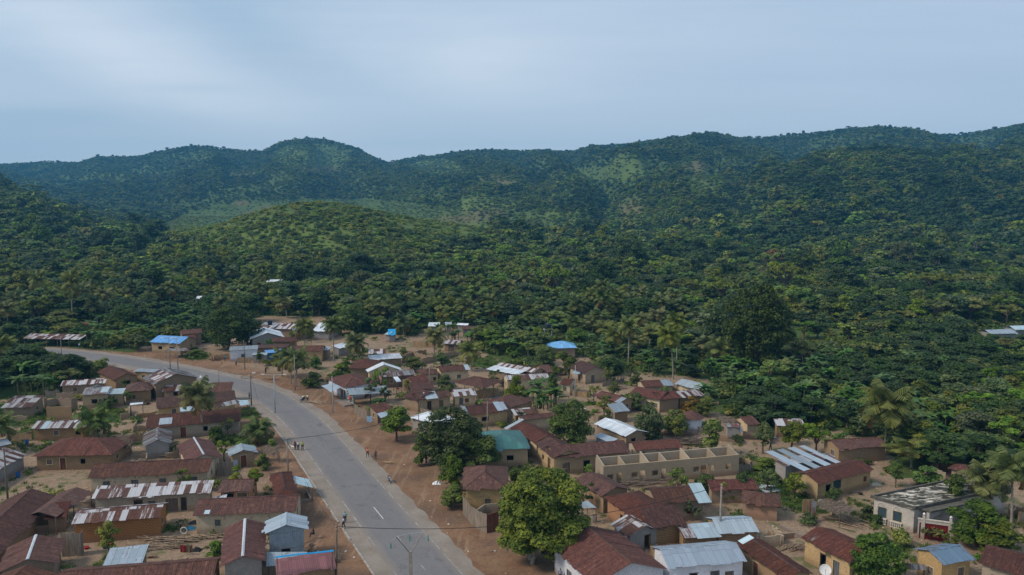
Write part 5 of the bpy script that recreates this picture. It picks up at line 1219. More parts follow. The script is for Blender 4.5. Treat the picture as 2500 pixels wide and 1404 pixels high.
PALMS = [(745, 868, 806, 0), (815, 882, 802, 0), (876, 897, 842, 0), (710, 936, 880, 0), (724, 944, 884, 0), (688, 920, 878, 1), (496, 1064, 976, 0), (228, 1080, 1036, 0), (1060, 866, 822, 1),
         (1152, 906, 860, 0), (1534, 890, 806, 0), (1502, 872, 822, 0), (1643, 926, 828, 2), (1652, 905, 798, 0), (1757, 900, 856, 0), (1886, 905, 815, 0), (2160, 1092, 1002, 0), (958, 792, 734, 0),
         (985, 822, 788, 0), (-5, 1102, 1052, 0), (415, 758, 716, 0), (92, 762, 706, 0), (178, 798, 722, 0), (680, 768, 730, 0), (700, 776, 745, 0), (905, 722, 690, 0), (1130, 792, 752, 0), (1215, 802, 764, 0),
         (1188, 778, 740, 0), (1420, 796, 752, 0), (1478, 792, 738, 0), (1370, 806, 770, 0), (1610, 812, 776, 0), (22, 812, 772, 0), (48, 786, 748, 0), (1162, 800, 772, 0), (1330, 782, 748, 0), (635, 752, 712, 0),
         (940, 772, 740, 0), (2395, 1262, 1196, 3), (2468, 1290, 1190, 3), (1960, 905, 862, 0), (1700, 800, 768, 0), (1445, 822, 790, 0), (330, 748, 712, 0), (250, 760, 728, 0), (540, 752, 722, 0), (1000, 745, 716, 0),
         (1075, 748, 722, 0), (825, 690, 664, 0), (740, 735, 706, 0), (1560, 820, 786, 0), (2215, 1062, 1030, 0), (2225, 1140, 1102, 0), (10, 905, 860, 0), (1905, 940, 905, 0),
         (1100, 802, 768, 0), (1252, 790, 756, 0), (1300, 800, 762, 0), (1395, 780, 742, 0), (1452, 772, 730, 0), (1505, 790, 752, 0), (1538, 772, 738, 0), (1580, 792, 752, 0), (1640, 782, 748, 0), (1405, 825, 792, 0), (1470, 842, 806, 0), (1340, 812, 780, 0),
         (1430, 752, 722, 0), (1370, 762, 730, 0), (1240, 758, 730, 0), (1020, 768, 738, 0), (985, 760, 730, 0), (915, 790, 752, 0), (870, 735, 706, 0), (790, 738, 712, 0), (590, 762, 732, 0), (475, 748, 718, 0), (130, 775, 738, 0), (70, 730, 702, 0), (210, 752, 718, 0),
         (380, 740, 708, 0), (1585, 850, 815, 0), (1560, 872, 838, 0), (1725, 880, 842, 0), (1500, 748, 720, 0), (1670, 752, 724, 0), (1290, 772, 744, 0)]
def clear(p, r, n):
    d = Vector((-p.x, -p.y, 0)).normalized()
    for k in range(n + 1): NAMED_TREES.append((p.x + d.x * k * 3.4, p.y + d.y * k * 3.4, r))
_rp = random.Random(77)
for _k in range(58):
    _u = _rp.choice((_rp.uniform(20, 640), _rp.uniform(850, 1900), _rp.uniform(1000, 1700))); _v = _rp.uniform(700, 800) + (25 if _u > 1400 else 0) + (40 if _u > 1650 else 0)
    if all(abs(_u - q[0]) > 16 or abs(_v - q[1]) > 14 for q in PALMS): PALMS.append((int(_u), int(_v), int(_v - _rp.uniform(30, 44)), 0))
def palms():
    out = []
    for i, (u, v, vc, k) in enumerate(PALMS):
        p = at(u, v); z = 0
        for _ in range(5):
            z = tz(p.x, p.y); p = at(u, v, z)
        ppm = F / (p - CAM).length
        H = max(3.0, (v - vc) / ppm * (1.12 if i < 20 else 1.25)); rs = random.Random(i)
        R_ = {16: 5.6, 14: 4.6, 6: 4.0, 15: 4.8}.get(i, 3.7)
        seed = i if i < 16 else 100 + i % 6
        if i < 20 or k == 3:
            me = palm_meshes(i, H, R_, 28 if k != 3 else 30, 2.2 if k == 2 else rs.uniform(0.2, 1.2), False, 15)
            sc = (1, 1, 1)
        else:
            me = palm_meshes(200 + i % 6, 8.0, 3.8, 24, 0.8, False, 11); f = H / 8; sc = (1.12, 1.12, f)
        r = put('coconut_palm', me, ('fronds', 'trunk'), (p.x, p.y, z), rs.uniform(0, 6.28), sc, (1.35, 1.1, .9) if k == 1 else (1.5, 1.32, 1.0) if 8 < i < 16 else rs.choice([(1, 1, 1), (1.25, 1.12, .95), (.85, .92, .9), (1.35, 1.2, 1.1)]))
        clear(p, 3.2, 4 if v < 900 else 2); out.append((r, u, v, 'coconut palm' if k != 3 else 'shaggy palm'))
    # squat oil palms
    for u, v, H, R_ in ((632, 1082, 2.6, 3.6), (1268, 822, 4.5, 4.5), (1315, 826, 4.2, 4.2)):
        p = at(u, v); me = palm_meshes(300 + int(u), H, R_, 26, 0.2, True, 13)
        r = put('oil_palm', me, ('fronds', 'trunk'), (p.x, p.y, tz(p.x, p.y)), 0, (1, 1, 1), (.75, .85, .8)); NAMED_TREES.append((p.x, p.y, 2.0)); out.append((r, u, v, 'squat oil palm'))
    return out
BANANAS = [(225, 850), (242, 842), (262, 850), (285, 840), (305, 848), (250, 828), (320, 835), (212, 838), (365, 838), (345, 825), (60, 968), (85, 958), (108, 964), (130, 958), (40, 955), (75, 940), (95, 935),
           (1310, 1000), (1328, 1008), (1345, 995), (1322, 985), (1305, 985), (1765, 935), (1785, 950), (1810, 962), (1840, 950), (1862, 968), (1780, 970), (1822, 985), (1948, 985), (1968, 980), (1990, 992), (1585, 912),
           (1205, 858), (1225, 850), (1245, 868), (1262, 855), (1185, 846), (1235, 835), (1280, 872), (1198, 836), (1160, 830), (1096, 826), (1075, 818), (1110, 838), (1148, 845), (640, 768), (620, 762), (600, 775), (850, 770),
           (1395, 850), (1440, 845), (1360, 830), (2012, 905), (2060, 900), (2300, 905), (2228, 905), (2100, 925), (1730, 985), (1160, 752), (1240, 742), (1120, 735), (470, 790), (430, 800), (392, 815), (500, 800), (1420, 868), (1465, 890), (1490, 850), (925, 740), (1290, 732), (1342, 726)]
_rb = random.Random(78)
for _k in range(70):
    _u = _rb.uniform(1000, 2350); _v = np.interp(_u, [1000, 1200, 1400, 1700, 2000, 2350], [800, 830, 860, 930, 1000, 1100]) - _rb.uniform(0, 75); BANANAS.append((int(_u), int(_v)))
for _k in range(26): BANANAS.append((int(_rb.uniform(150, 640)), int(_rb.uniform(770, 832))))
def bananas():
    out = []
    for i, (u, v) in enumerate(BANANAS):
        p = at(u, v)
        if over_house(p.x, p.y, 0.3): continue
        me = banana_meshes(i % 5); s = random.Random(i).uniform(1.0, 1.5)
        r = put('banana_plant', me, ('leaves', 'stem'), (p.x, p.y, tz(p.x, p.y)), i * 1.3, (s, s, s), (1, 1, 1)); clear(p, 2.2, 2); out.append((r, u, v, 'banana clump'))
    return out
def gn_scatter(name, protos, P, pid, rotz, scl, label, kind='stuff'):
    col = D.collections.new(name + '_kinds')
    for i, (me, tone) in enumerate(protos):
        me = me.copy(); a = me.attributes.new('toned', 'FLOAT_VECTOR', 'POINT'); a.data.foreach_set('vector', np.tile(np.array(tone, np.float32) - 1, (len(me.vertices), 1)).ravel())
        o = D.objects.new('%02d_%s' % (i, name), me); col.objects.link(o)
    me = D.meshes.new(name); me.vertices.add(len(P)); me.vertices.foreach_set('co', np.asarray(P, np.float32).ravel())
    def at_(nm, ty, arr, fld='value'):
        a = me.attributes.new(nm, ty, 'POINT'); a.data.foreach_set(fld, arr)
    at_('pid', 'INT', np.asarray(pid, np.int32)); rot = np.zeros((len(P), 3), np.float32); rot[:, 2] = rotz
    at_('rot', 'FLOAT_VECTOR', rot.ravel(), 'vector'); at_('scl', 'FLOAT_VECTOR', np.asarray(scl, np.float32).ravel(), 'vector')
    ob = D.objects.new(name, me); SC.collection.objects.link(ob); tag(ob, label, None, None, kind)
    g = D.node_groups.new(name + '_scatter', 'GeometryNodeTree'); g.interface.new_socket('Geometry', in_out='INPUT', socket_type='NodeSocketGeometry'); g.interface.new_socket('Geometry', in_out='OUTPUT', socket_type='NodeSocketGeometry')
    N = g.nodes; gi = N.new('NodeGroupInput'); go = N.new('NodeGroupOutput'); ip = N.new('GeometryNodeInstanceOnPoints'); ci = N.new('GeometryNodeCollectionInfo')
    ci.inputs['Collection'].default_value = col; ci.inputs['Separate Children'].default_value = True; ci.inputs['Reset Children'].default_value = True
    def na(nm, ty):
        n = N.new('GeometryNodeInputNamedAttribute'); n.data_type = ty; n.inputs['Name'].default_value = nm; return [s for s in n.outputs if s.enabled][0]
    l = g.links.new; mp_ = N.new('GeometryNodeMeshToPoints'); l(gi.outputs[0], mp_.inputs['Mesh'])
    l(mp_.outputs[0], ip.inputs['Points']); l(ci.outputs[0], ip.inputs['Instance']); ip.inputs['Pick Instance'].default_value = True
    l(na('pid', 'INT'), ip.inputs['Instance Index']); l(na('rot', 'FLOAT_VECTOR'), ip.inputs['Rotation']); l(na('scl', 'FLOAT_VECTOR'), ip.inputs['Scale'])
    l(ip.outputs[0], go.inputs[0])
    md = ob.modifiers.new('scatter', 'NODES'); md.node_group = g
    return ob
def joined(shape, seed, n, size, dark=False):
    V, Fq, L = crown_np(shape, seed, n, size); tv, tf = trunk_np(shape, seed, L)
    return mesh_np('tree', np.concatenate([V, tv]), [Fq, tf + len(V)], [LEAFD if dark else LEAF, wood('bark')], [0] * len(Fq) + [1] * len(tf))
def forest():
    rs = np.random.RandomState(11)
    SH = ['round', 'bushy', 'tall', 'spread', 'loose', 'bushy', 'round', 'tall']
    TN = ['mid green', 'yellowish green', 'dark green', 'olive green', 'light green', 'mid green', 'dark green', 'grey green']
    pts = []
    y = 175.0
    while y < 3000:
        s = 4.6 + (y - 175) * 0.012 if y < 500 else 7.6 + (y - 500) * 0.0004
        half = (0.70 * y + 15); xs = np.arange(-half, half, s); xs = xs + rs.uniform(-.48, .48, len(xs)) * s; yy = y + rs.uniform(-.48, .48, len(xs)) * s
        pts.append(np.stack([xs, yy, np.full(len(xs), s)], 1)); y += s * 0.95
    P = np.concatenate(pts)
    # the left grove below the road
    xs, yy = np.meshgrid(np.arange(-190, -60, 3.6), np.arange(150, 215, 3.6)); q = np.stack([xs.ravel() + rs.uniform(-1.6, 1.6, xs.size), yy.ravel() + rs.uniform(-1.6, 1.6, xs.size), np.full(xs.size, 3.7)], 1)
    P = np.concatenate([q, P[~((P[:, 0] < -60) & (P[:, 1] < 215))]])
    # trees at right below y=175
    xs, yy = np.meshgrid(np.arange(34, 140, 4.2), np.arange(120, 178, 4.2)); q = np.stack([xs.ravel() + rs.uniform(-1.8, 1.8, xs.size), yy.ravel() + rs.uniform(-1.8, 1.8, xs.size), np.full(xs.size, 4.2)], 1)
    P = np.concatenate([q, P])
    z = terr(P[:, 0], P[:, 1]); U, V0 = pxarr(P[:, 0], P[:, 1])
    fwd = P[:, 1] * CP - (z - HC) * SP; V3 = 702 - F * (P[:, 1] * SP + (z - HC) * CP) / fwd; U3 = 1250 + F * P[:, 0] / fwd
    keep = ~((P[:, 1] < 330) & inpoly(U, V0, VILLAGE))
    keep &= ~((P[:, 1] < 330) & (road_dist(P[:, 0], P[:, 1]) < 8.5))
    pale_patch = np.zeros(len(P)); 
    for (a, b, c, d) in PALE_PATCHES + BARES: pale_patch = np.maximum(pale_patch, np.clip(1.6 - 1.2 * np.sqrt(((U3 - a) / c) ** 2 + ((V3 - b) / d) ** 2), 0, 1))
    pale_patch *= P[:, 1] > 240
    keep &= rs.rand(len(P)) > pale_patch * np.where((gs(U3 - 800, 280) * gs(V3 - 565, 55) > .35), .42, np.where(P[:, 1] < 500, 0.93, 0.35))
    # denser in the gullies, thinner on the grassy faces of the hills
    far = np.clip((P[:, 1] - 800) / 500, 0, 1); dn = fbm(P[:, 0] / 130, P[:, 1] / 130, 3)
    keep &= rs.rand(len(P)) > far * np.clip((0.56 - dn) * 3.0, 0, 0.55)
    Yc = np.interp(U3, [-500, 0, 600, 950, 1400, 1900, 2500, 3000], [2900, 2750, 2450, 2600, 2300, 2100, 1950, 1900])
    keep &= P[:, 1] < Yc + 40
    for (hx, hy, ix, iy, jx, jy, L_, Dp) in HOUSES:
        a = (P[:, 0] - hx) * ix + (P[:, 1] - hy) * iy; b = (P[:, 0] - hx) * jx + (P[:, 1] - hy) * jy
        keep &= ~((a > -2.0) & (a < L_ + 2) & (b > -5) & (b < Dp + 2))
    for (tx, ty, tr) in NAMED_TREES: keep &= (P[:, 0] - tx) ** 2 + (P[:, 1] - ty) ** 2 > (tr * .75) ** 2
    # keep the sight lines to far roofs and clearings open
    for (u, v, w_, h_) in ((676, 690, 24, 14), (497, 730, 14, 10), (2440, 815, 24, 12), (2490, 805, 26, 14), (1372, 868, 40, 12), (1985, 840, 120, 14)):
        keep &= ~((np.abs(U - u) < w_) & (V0 > v) & (V0 < v + h_ * 1.6))
    P, z, U, V0, U3, V3, pale_patch = P[keep], z[keep], U[keep], V0[keep], U3[keep], V3[keep], pale_patch[keep]
    n = len(P); Y = P[:, 1]
    H = np.where(Y < 260, rs.uniform(2.6, 6.0, n), np.where(Y < 480, rs.uniform(4, 9.5, n), np.where(Y < 800, rs.uniform(5, 11, n), rs.uniform(3.5, 7.5, n))))
    H = H * (0.75 + 0.6 * fbm(P[:, 0] / 60, P[:, 1] / 60, 2))
    onhill = gs(U3 - 800, 280) * gs(V3 - 565, 55) > .35
    H = np.where((rs.rand(n) < 0.07) & (Y > 300) & ~onhill, H * rs.uniform(1.4, 2.0, n), H)
    H = np.where(far[keep] > 0, H * (1 - .18 * far[keep]), H)
    H = np.where(onhill, np.minimum(H * .30, 3.2), H)   # scrub on the near hill
    H = np.where((pale_patch > .3) & ~onhill, H * .5, H)
    ppm = F / np.sqrt(P[:, 0] ** 2 + Y ** 2 + HC ** 2)
    lim = (V0 - np.interp(U, [-100, 90, 130, 200, 270], [838, 846, 866, 882, 896])) / ppm   # the grove must not hide the road
    lg = (U < 290) & (V0 > 868) & (Y < 260); H = np.where(lg, np.minimum(H * 1.35, np.maximum(lim, 1.2)), H)
    for u0, u1, vt, vb in ((1870, 2130, 832, 905), (1880, 2100, 670, 712), (640, 715, 686, 735), (478, 516, 727, 765), (2405, 2520, 808, 862), (1700, 1790, 985, 1050), (1345, 1415, 858, 900)):
        q = (U3 > u0) & (U3 < u1) & (V3 > vt) & (V3 < vb); H = np.where(q, np.minimum(H, np.maximum((V3 - vt) / ppm, 1.0)), H)
    rad = H * rs.uniform(.46, .70, n) * .5 + P[:, 2] * .26
    sh = rs.randint(0, 8, n)
    cl = fbm(P[:, 0] / 45 + 50, P[:, 1] / 45, 3)
    sh = np.where(cl > .62, rs.choice([2, 6], n), sh); sh = np.where((cl < .40) & (rs.rand(n) < .6), rs.choice([1, 4, 3], n), sh)
    sh = np.where(onhill & (rs.rand(n) < .8), rs.choice([1, 4, 1, 5], n), sh)
    rot = rs.uniform(0, 6.28, n)
    # the trees that show largest stand as single trees
    inf = (U3 > -20) & (U3 < 2520) & (V0 < 1404)
    app = H * ppm * (1 + .25 * (rs.rand(n))); app = np.where(inf & (pale_patch < .5), app, 0); order = np.argsort(-app)[:205]
    ind = np.zeros(n, bool); ind[order] = True
    out = []
    PM = [tree_meshes(SH[k], 400 + k, 2600, .36, k in (2, 6)) for k in range(8)]
    names = {'round': 'round', 'bushy': 'bushy', 'tall': 'slender', 'spread': 'flat-topped', 'loose': 'airy'}
    bs = {'round': 4.9, 'spread': 5.0, 'tall': 3.8, 'bushy': 5.0, 'loose': 4.2}
    for i in np.where(ind)[0]:
        k = sh[i]; s = rad[i] / bs[SH[k]] * 1.25
        r = put('forest_tree', PM[k], ('crown', 'trunk'), (P[i, 0], P[i, 1], z[i] - .1), rot[i], (s, s, H[i] / 9.8), TONES[TN[k]])
        out.append((r, U3[i], V3[i], names[SH[k]] + ' ' + TN[k] + ' tree'))
    R_ = ~ind
    mid = [(joined(SH[k], 400 + k, 900, .58, k in (2, 6)), TONES[TN[k]]) for k in range(8)]
    lo = [(joined(SH[k], 500 + k, 260, 1.05, k in (2, 6)), TONES[TN[k]]) for k in range(8)]
    vlo = [(joined(SH[k], 600 + k, 70, 1.9, k in (2, 6)), TONES[TN[k]]) for k in range(8)]
    hp = [(joined(s_, 520 + k, 260, 1.0), t) for k, (s_, t) in enumerate((('bushy', (2.2, 1.95, 1.1)), ('loose', (2.6, 2.25, 1.2)), ('bushy', (1.55, 1.6, 1.05))))]
    pid = sh + np.where(Y < 520, 0, np.where(Y < 1150, 8, 16))
    pid = np.where((onhill & (rs.rand(n) < .82)) | ((pale_patch > .3) & (Y > 450) & (rs.rand(n) < .7)) | ((Y > 420) & (Y < 1400) & (cl < .46) & (rs.rand(n) < .30)), np.where(onhill, 24 + rs.randint(0, 3, n), 26), pid)
    sx = np.array([bs[SH[k]] for k in sh]); sx = rad / sx * 1.25
    scl = np.stack([sx, sx, H / 9.8], 1)
    pp = np.stack([P[:, 0], P[:, 1], z - .15], 1)
    gn_scatter('forest', mid + lo + vlo + hp, pp[R_], pid[R_], rot[R_], scl[R_], 'mixed green forest running from the village edge over the hills')
    # undergrowth closes the gaps near the village
    m = 15000; yy = 120 + (560 - 120) * rs.rand(m) ** .8; xx = (rs.rand(m) * 2 - 1) * (0.7 * yy + 8); U, V0 = pxarr(xx, yy)
    k2 = ~(inpoly(U, V0, VILLAGE) & (yy < 330)) & (road_dist(xx, yy) > 7.5) & ((yy > 175) | (xx > 26))
    for (a, b, c, d) in [(1990, 815, 130, 22)]: k2 &= ~(((np.abs(U - a) < c) & (np.abs(V0 - b) < d)) & (rs.rand(m) < .8))
    for (hx, hy, ix, iy, jx, jy, L_, Dp) in HOUSES:
        a = (xx - hx) * ix + (yy - hy) * iy; b = (xx - hx) * jx + (yy - hy) * jy
        k2 &= ~((a > -.8) & (a < L_ + .8) & (b > -1) & (b < Dp + .8))
    xx, yy = xx[k2], yy[k2]; n2 = len(xx); s = rs.uniform(.8, 2.3, n2)
    bp = [(bush_mesh(k, 170, .22), TONES[t]) for k, t in enumerate(['mid green', 'light green', 'yellowish green', 'olive green', 'dark green'])]
    gn_scatter('undergrowth', bp, np.stack([xx, yy, terr(xx, yy)], 1), rs.randint(0, 5, n2), rs.uniform(0, 6.28, n2), np.stack([s, s, s * rs.uniform(.7, 1.3, n2)], 1), 'low leafy undergrowth between the trees')
    return out
def tuft_mesh(seed):
    rs = np.random.RandomState(seed); n = 26; c = rs.normal(scale=.16, size=(n, 3)); c[:, 2] = 0; h = rs.uniform(.12, .34, n); a = rs.uniform(0, 6.28, n); w = .035
    d = np.stack([np.cos(a), np.sin(a), np.zeros(n)], 1); t = c + d * rs.uniform(.02, .16, n)[:, None]; t[:, 2] = h; s = np.stack([-np.sin(a), np.cos(a), np.zeros(n)], 1) * w
    V = np.stack([c - s, c + s, t], 1).reshape(-1, 3); return mesh_np('tuft', V, [np.arange(3 * n).reshape(n, 3)], [GRASSM])
def village_scatter():
    rs = np.random.RandomState(23); m = 85000
    yy = 82 + 175 * rs.rand(m) ** .9; xx = (rs.rand(m) * 2 - 1) * (.69 * yy + 4); U, V0 = pxarr(xx, yy); rd = road_dist(xx, yy)
    g = np.zeros(m)
    for (a, b, c, d) in GREENS: g = np.maximum(g, np.clip(1.5 - np.sqrt(((U - a) / c) ** 2 + ((V0 - b) / d) ** 2) * 1.1, 0, 1))
    nz = fbm(xx / 7, yy / 7, 3); p = np.maximum(g * 1.0, np.clip((nz - .55) * 2.2, 0, .5) * (rd > 12)) * .9
    k = (rs.rand(m) < p) & (rd > 6.2)
    near = np.zeros(m, bool)
    for (hx, hy, ix, iy, jx, jy, L_, Dp) in HOUSES:
        a = (xx - hx) * ix + (yy - hy) * iy; b = (xx - hx) * jx + (yy - hy) * jy; k &= ~((a > .2) & (a < L_ - .2) & (b > .2) & (b < Dp - .2))
        near |= (a > -1.5) & (a < L_ + 1.5) & (b > -1.5) & (b < Dp + 1.5)
    X, Y = xx[k], yy[k]; n = len(X); gg = g[k]; s = rs.uniform(.6, 1.4, n)
    pr = [(tuft_mesh(k_), TONES[t]) for k_, t in enumerate(['mid green', 'light green', 'yellowish green'])] + [(bush_mesh(10 + k_, 60, .2), TONES[t]) for k_, t in enumerate(['mid green', 'light green', 'dark green'])]
    pid = np.where(rs.rand(n) < .30 * gg + .03, rs.randint(3, 6, n), rs.randint(0, 3, n)); s = np.where(pid > 2, s * .55, s * 1.3)
    gn_scatter('weeds', pr, np.stack([X, Y, np.zeros(n)], 1), pid, rs.uniform(0, 6.28, n), np.stack([s, s, s], 1), 'grass tufts and weeds growing in the yards and verges')
    # stones, crumbled block and litter
    k = (rs.rand(m) < np.where(near, .16, .03)) & (rd > 6.0); X, Y = xx[k][:4200], yy[k][:4200]; n = len(X)
    st = []
    for q, cc in enumerate([(0.34, 0.26, 0.19), (0.22, 0.16, 0.12), (0.45, 0.40, 0.34)]):
        rr = np.random.RandomState(q); V = np.array([[-1, -1, -.3], [1, -1, -.3], [1, 1, -.3], [-1, 1, -.3], [-.7, -.7, .6], [.8, -.6, .5], [.6, .7, .7], [-.6, .8, .5]]) * .5 + rr.uniform(-.14, .14, (8, 3))
        st.append((mesh_np('stone', V, [np.array([[3, 2, 1, 0], [4, 5, 6, 7], [0, 1, 5, 4], [1, 2, 6, 5], [2, 3, 7, 6], [3, 0, 4, 7]])], [plain('stone%d' % q, cc, .95, .3)]), (1, 1, 1)))
    s = rs.uniform(.08, .34, n)
    gn_scatter('rubble', st, np.stack([X, Y, np.full(n, .03)], 1), rs.randint(0, 3, n), rs.uniform(0, 6.28, n), np.stack([s, s * rs.uniform(.6, 1.4, n), s * rs.uniform(.3, .8, n)], 1), 'scattered stones and crumbled blocks on the bare earth')
SHRUBS = []
def shrubs():
    rr = random.Random(41); out = []; tries = 0
    while len(out) < 140 and tries < 6000:
        tries += 1; y = 88 + 165 * rr.random() ** .8; x = rr.uniform(-.66, .66) * y
        u, v = proj(x, y)
        if not inpoly([u], [v], VILLAGE)[0] or over_house(x, y, .6) or road_dist(np.array([x]), np.array([y]))[0] < 13: continue
        if not over_house(x, y, 5.0) or (u < 900 and v > 1130 and rr.random() < .75): continue
        if (1440 < u < 1830 and 1085 < v < 1205) or (300 < u < 560 and 1270 < v < 1390) or (0 < u < 330 and 1130 < v < 1200): continue
        if any((x - a) ** 2 + (y - b) ** 2 < 12 for a, b, c in NAMED_TREES): continue
        if fbm(np.array([x / 9]), np.array([y / 9]), 2)[0] < .40: continue
        k = rr.randint(0, 5); s = rr.uniform(.8, 1.9); tn = rr.choice(['mid green', 'light green', 'yellowish green', 'olive green', 'dark green'])
        if rr.random() < .45:
            sh = ['tall', 'loose', 'round'][k % 3]; me = tree_meshes(sh, 700 + k, 1100, .42); H = rr.uniform(2.6, 4.6); q = H * .045
            r = put('young_tree', me, ('crown', 'trunk'), (x, y, 0), rr.uniform(0, 6), (q * 1.9, q * 1.9, H / 9.8), TONES[tn]); w = 'young tree'
        else:
            o = D.objects.new('shrub', bush_mesh(30 + k, 420, .15)); SC.collection.objects.link(o); o.location = (x, y, 0); o.scale = (s, s, s * rr.uniform(.7, 1.2)); o.color = (*TONES[tn], 1); o.rotation_euler.z = rr.uniform(0, 6); r = o; w = 'shrub'
        NAMED_TREES.append((x, y, 1.0)); out.append((r, u, v, tn + ' ' + w))
    return out
# where things stand, in words
ANCH = [(60, 880, 'at the left edge below the road'), (180, 930, 'in the grove below the road'), (130, 800, 'behind the open roadside shed'), (20, 740, 'at the far left of the valley'), (250, 800, 'behind the left banana clumps'),
        (400, 790, 'behind the blue roofed house'), (520, 780, 'near the dark mango by the road'), (650, 740, 'below the small far clearing'), (740, 860, 'beside the yellow walled cross house'), (700, 930, 'on the verge by the road bend'),
        (800, 760, 'behind the large white tin roof'), (870, 850, 'left of the sandy yard'), (960, 780, 'near the small bright blue far roof'), (1060, 850, 'in the sandy yard'), (1150, 880, 'behind the cream row house'),
        (1100, 760, 'above the far pink hut'), (1220, 840, 'on the banana slope'), (1200, 770, 'above the long far rust roof'), (1320, 1000, 'in the leafy clump mid village'), (1330, 850, 'by the water tower'), (1400, 780, 'behind the sky blue roof'),
        (1500, 860, 'at the forest edge right of the blue roof'), (1520, 780, 'right of centre above the village'), (1640, 860, 'above the right hand compound'), (1750, 860, 'beneath the giant dark tree'), (1800, 950, 'right of the plain pale tin roof'),
        (1890, 860, 'right of the giant dark tree'), (1960, 970, 'behind the banded shed in the forest edge'), (2000, 850, 'around the grassy clearing'), (2160, 1040, 'above the mud house at the right'), (2150, 920, 'in the right hand forest'),
        (2300, 1000, 'in the forest behind the villa'), (2430, 1250, 'beside the villa'), (2300, 880, 'left of the tin roofs at the right edge'), (2440, 880, 'below the tin roofs at the right edge'), (2440, 1080, 'at the right edge behind the villa'),
        (500, 1030, 'over the long row house'), (230, 1060, 'in the left hand yard'), (0, 1080, 'at the left edge of the village'), (630, 1060, 'on the left bank of the road'), (300, 720, 'in the left forest'), (1400, 720, 'in the dark forest band at centre'), (1800, 740, 'in the dark forest band at right')]
ORD = ['', 'second', 'third', 'fourth', 'fifth', 'sixth', 'seventh', 'eighth', 'ninth', 'tenth', 'eleventh', 'twelfth']
def label_by_place(items, cat, group):
    cells = {}
    for (o, u, v, what) in items:
        a = min(ANCH, key=lambda q: (q[0] - u) ** 2 + 2.2 * (q[1] - v) ** 2)[2]; cells.setdefault((what, a), []).append((u, o))
    for (what, a), L in cells.items():
        L.sort(key=lambda q: q[0])
        for k, (u, o) in enumerate(L):
            if len(L) == 1: lb = '%s %s' % (what, a)
            elif k == 0: lb = 'leftmost %s %s' % (what, a)
            elif k == len(L) - 1: lb = 'rightmost %s %s' % (what, a)
            else: lb = '%s from left %s %s' % (ORD[min(k, 11)], what, a)
            tag(o, lb, cat, group)
# ------------------------------------------------------------------ people, animals, motorbikes
def skinobj(name, chain, rad, mat, parent, root=0, sub=1):
    """chain: {key: (pos, parent_key)}"""
    me = D.meshes.new(name); bm = bmesh.new(); lay = bm.verts.layers.skin.verify(); vs = {}
    for k, (p, par) in chain.items():
        v = bm.verts.new(p); vs[k] = v; r = rad[k]; v[lay].radius = r if isinstance(r, tuple) else (r, r)
        if par is None: v[lay].use_root = True
        else: bm.edges.new((vs[par], v))
    bm.to_mesh(me); bm.free(); me.materials.append(mat)
    o = D.objects.new(name, me); SC.collection.objects.link(o)
    if parent: o.parent = parent
    m = o.modifiers.new('skin', 'SKIN'); m.use_smooth_shade = True
    s = o.modifiers.new('smooth', 'SUBSURF'); s.levels = sub; s.render_levels = sub
    return o
def joints(pose):
    J = dict(pelvis=(0, 0, .95), belly=(0, .005, 1.08), chest=(0, 0, 1.30), collar=(0, -.01, 1.43), neck=(0, 0, 1.50), jaw=(0, .035, 1.56), head=(0, .01, 1.64), crown=(0, 0, 1.71), nose=(0, .108, 1.625))
    hipz = .92
    for s, S_ in (('l', -1), ('r', 1)):
        ph = {'walk': .22 * S_, 'stand': .02}.get(pose, 0)
        J['hip' + s] = (.09 * S_, 0, hipz)
        if pose in ('ride', 'sit'):
            J['knee' + s] = (.17 * S_, .40, .86 if pose == 'ride' else .92); J['ankle' + s] = (.17 * S_, .30 if pose == 'ride' else .46, .48 if pose == 'ride' else .52); J['toe' + s] = (.17 * S_, .44 if pose == 'ride' else .60, .44 if pose == 'ride' else .46)
            J['elbow' + s] = (.27 * S_, .16, 1.18); J['wrist' + s] = (.26 * S_, .42, 1.14) if pose == 'ride' else (.15 * S_, .36, 1.0)
        else:
            J['knee' + s] = (.10 * S_, ph * .6 + .03, .50); J['ankle' + s] = (.10 * S_, ph - .01, .085); J['toe' + s] = (.115 * S_, ph + .15, .035)
            J['elbow' + s] = (.25 * S_, -ph * .4 - .02, 1.15); J['wrist' + s] = (.26 * S_, -ph * .9 + .07, .92)
        J['shoulder' + s] = (.175 * S_, -.005, 1.41)
        w = Vector(J['wrist' + s]); d = (w - Vector(J['elbow' + s])).normalized(); side = Vector((S_ * .25, .97, 0)).normalized() if abs(d.z) > .5 else Vector((1, 0, 0))
        p = w + d * .06; J['palm' + s] = tuple(p)
        for q, (o_, ln) in enumerate(((-.030, .062), (-.010, .074), (.010, .070), (.029, .056))):
            a = p + d * .025 + side * o_; b = a + d * ln * .55; c = b + d * ln * .4 + Vector((-S_ * .018, 0, 0)) + Vector((0, 0, -.008))
            J['f%d%sa' % (q, s)] = tuple(a); J['f%d%sb' % (q, s)] = tuple(b); J['f%d%sc' % (q, s)] = tuple(c)
        J['t' + s + 'a'] = tuple(p - d * .02 + side * -.04); J['t' + s + 'b'] = tuple(p + d * .025 + side * -.058)
    return J
_pp = {}
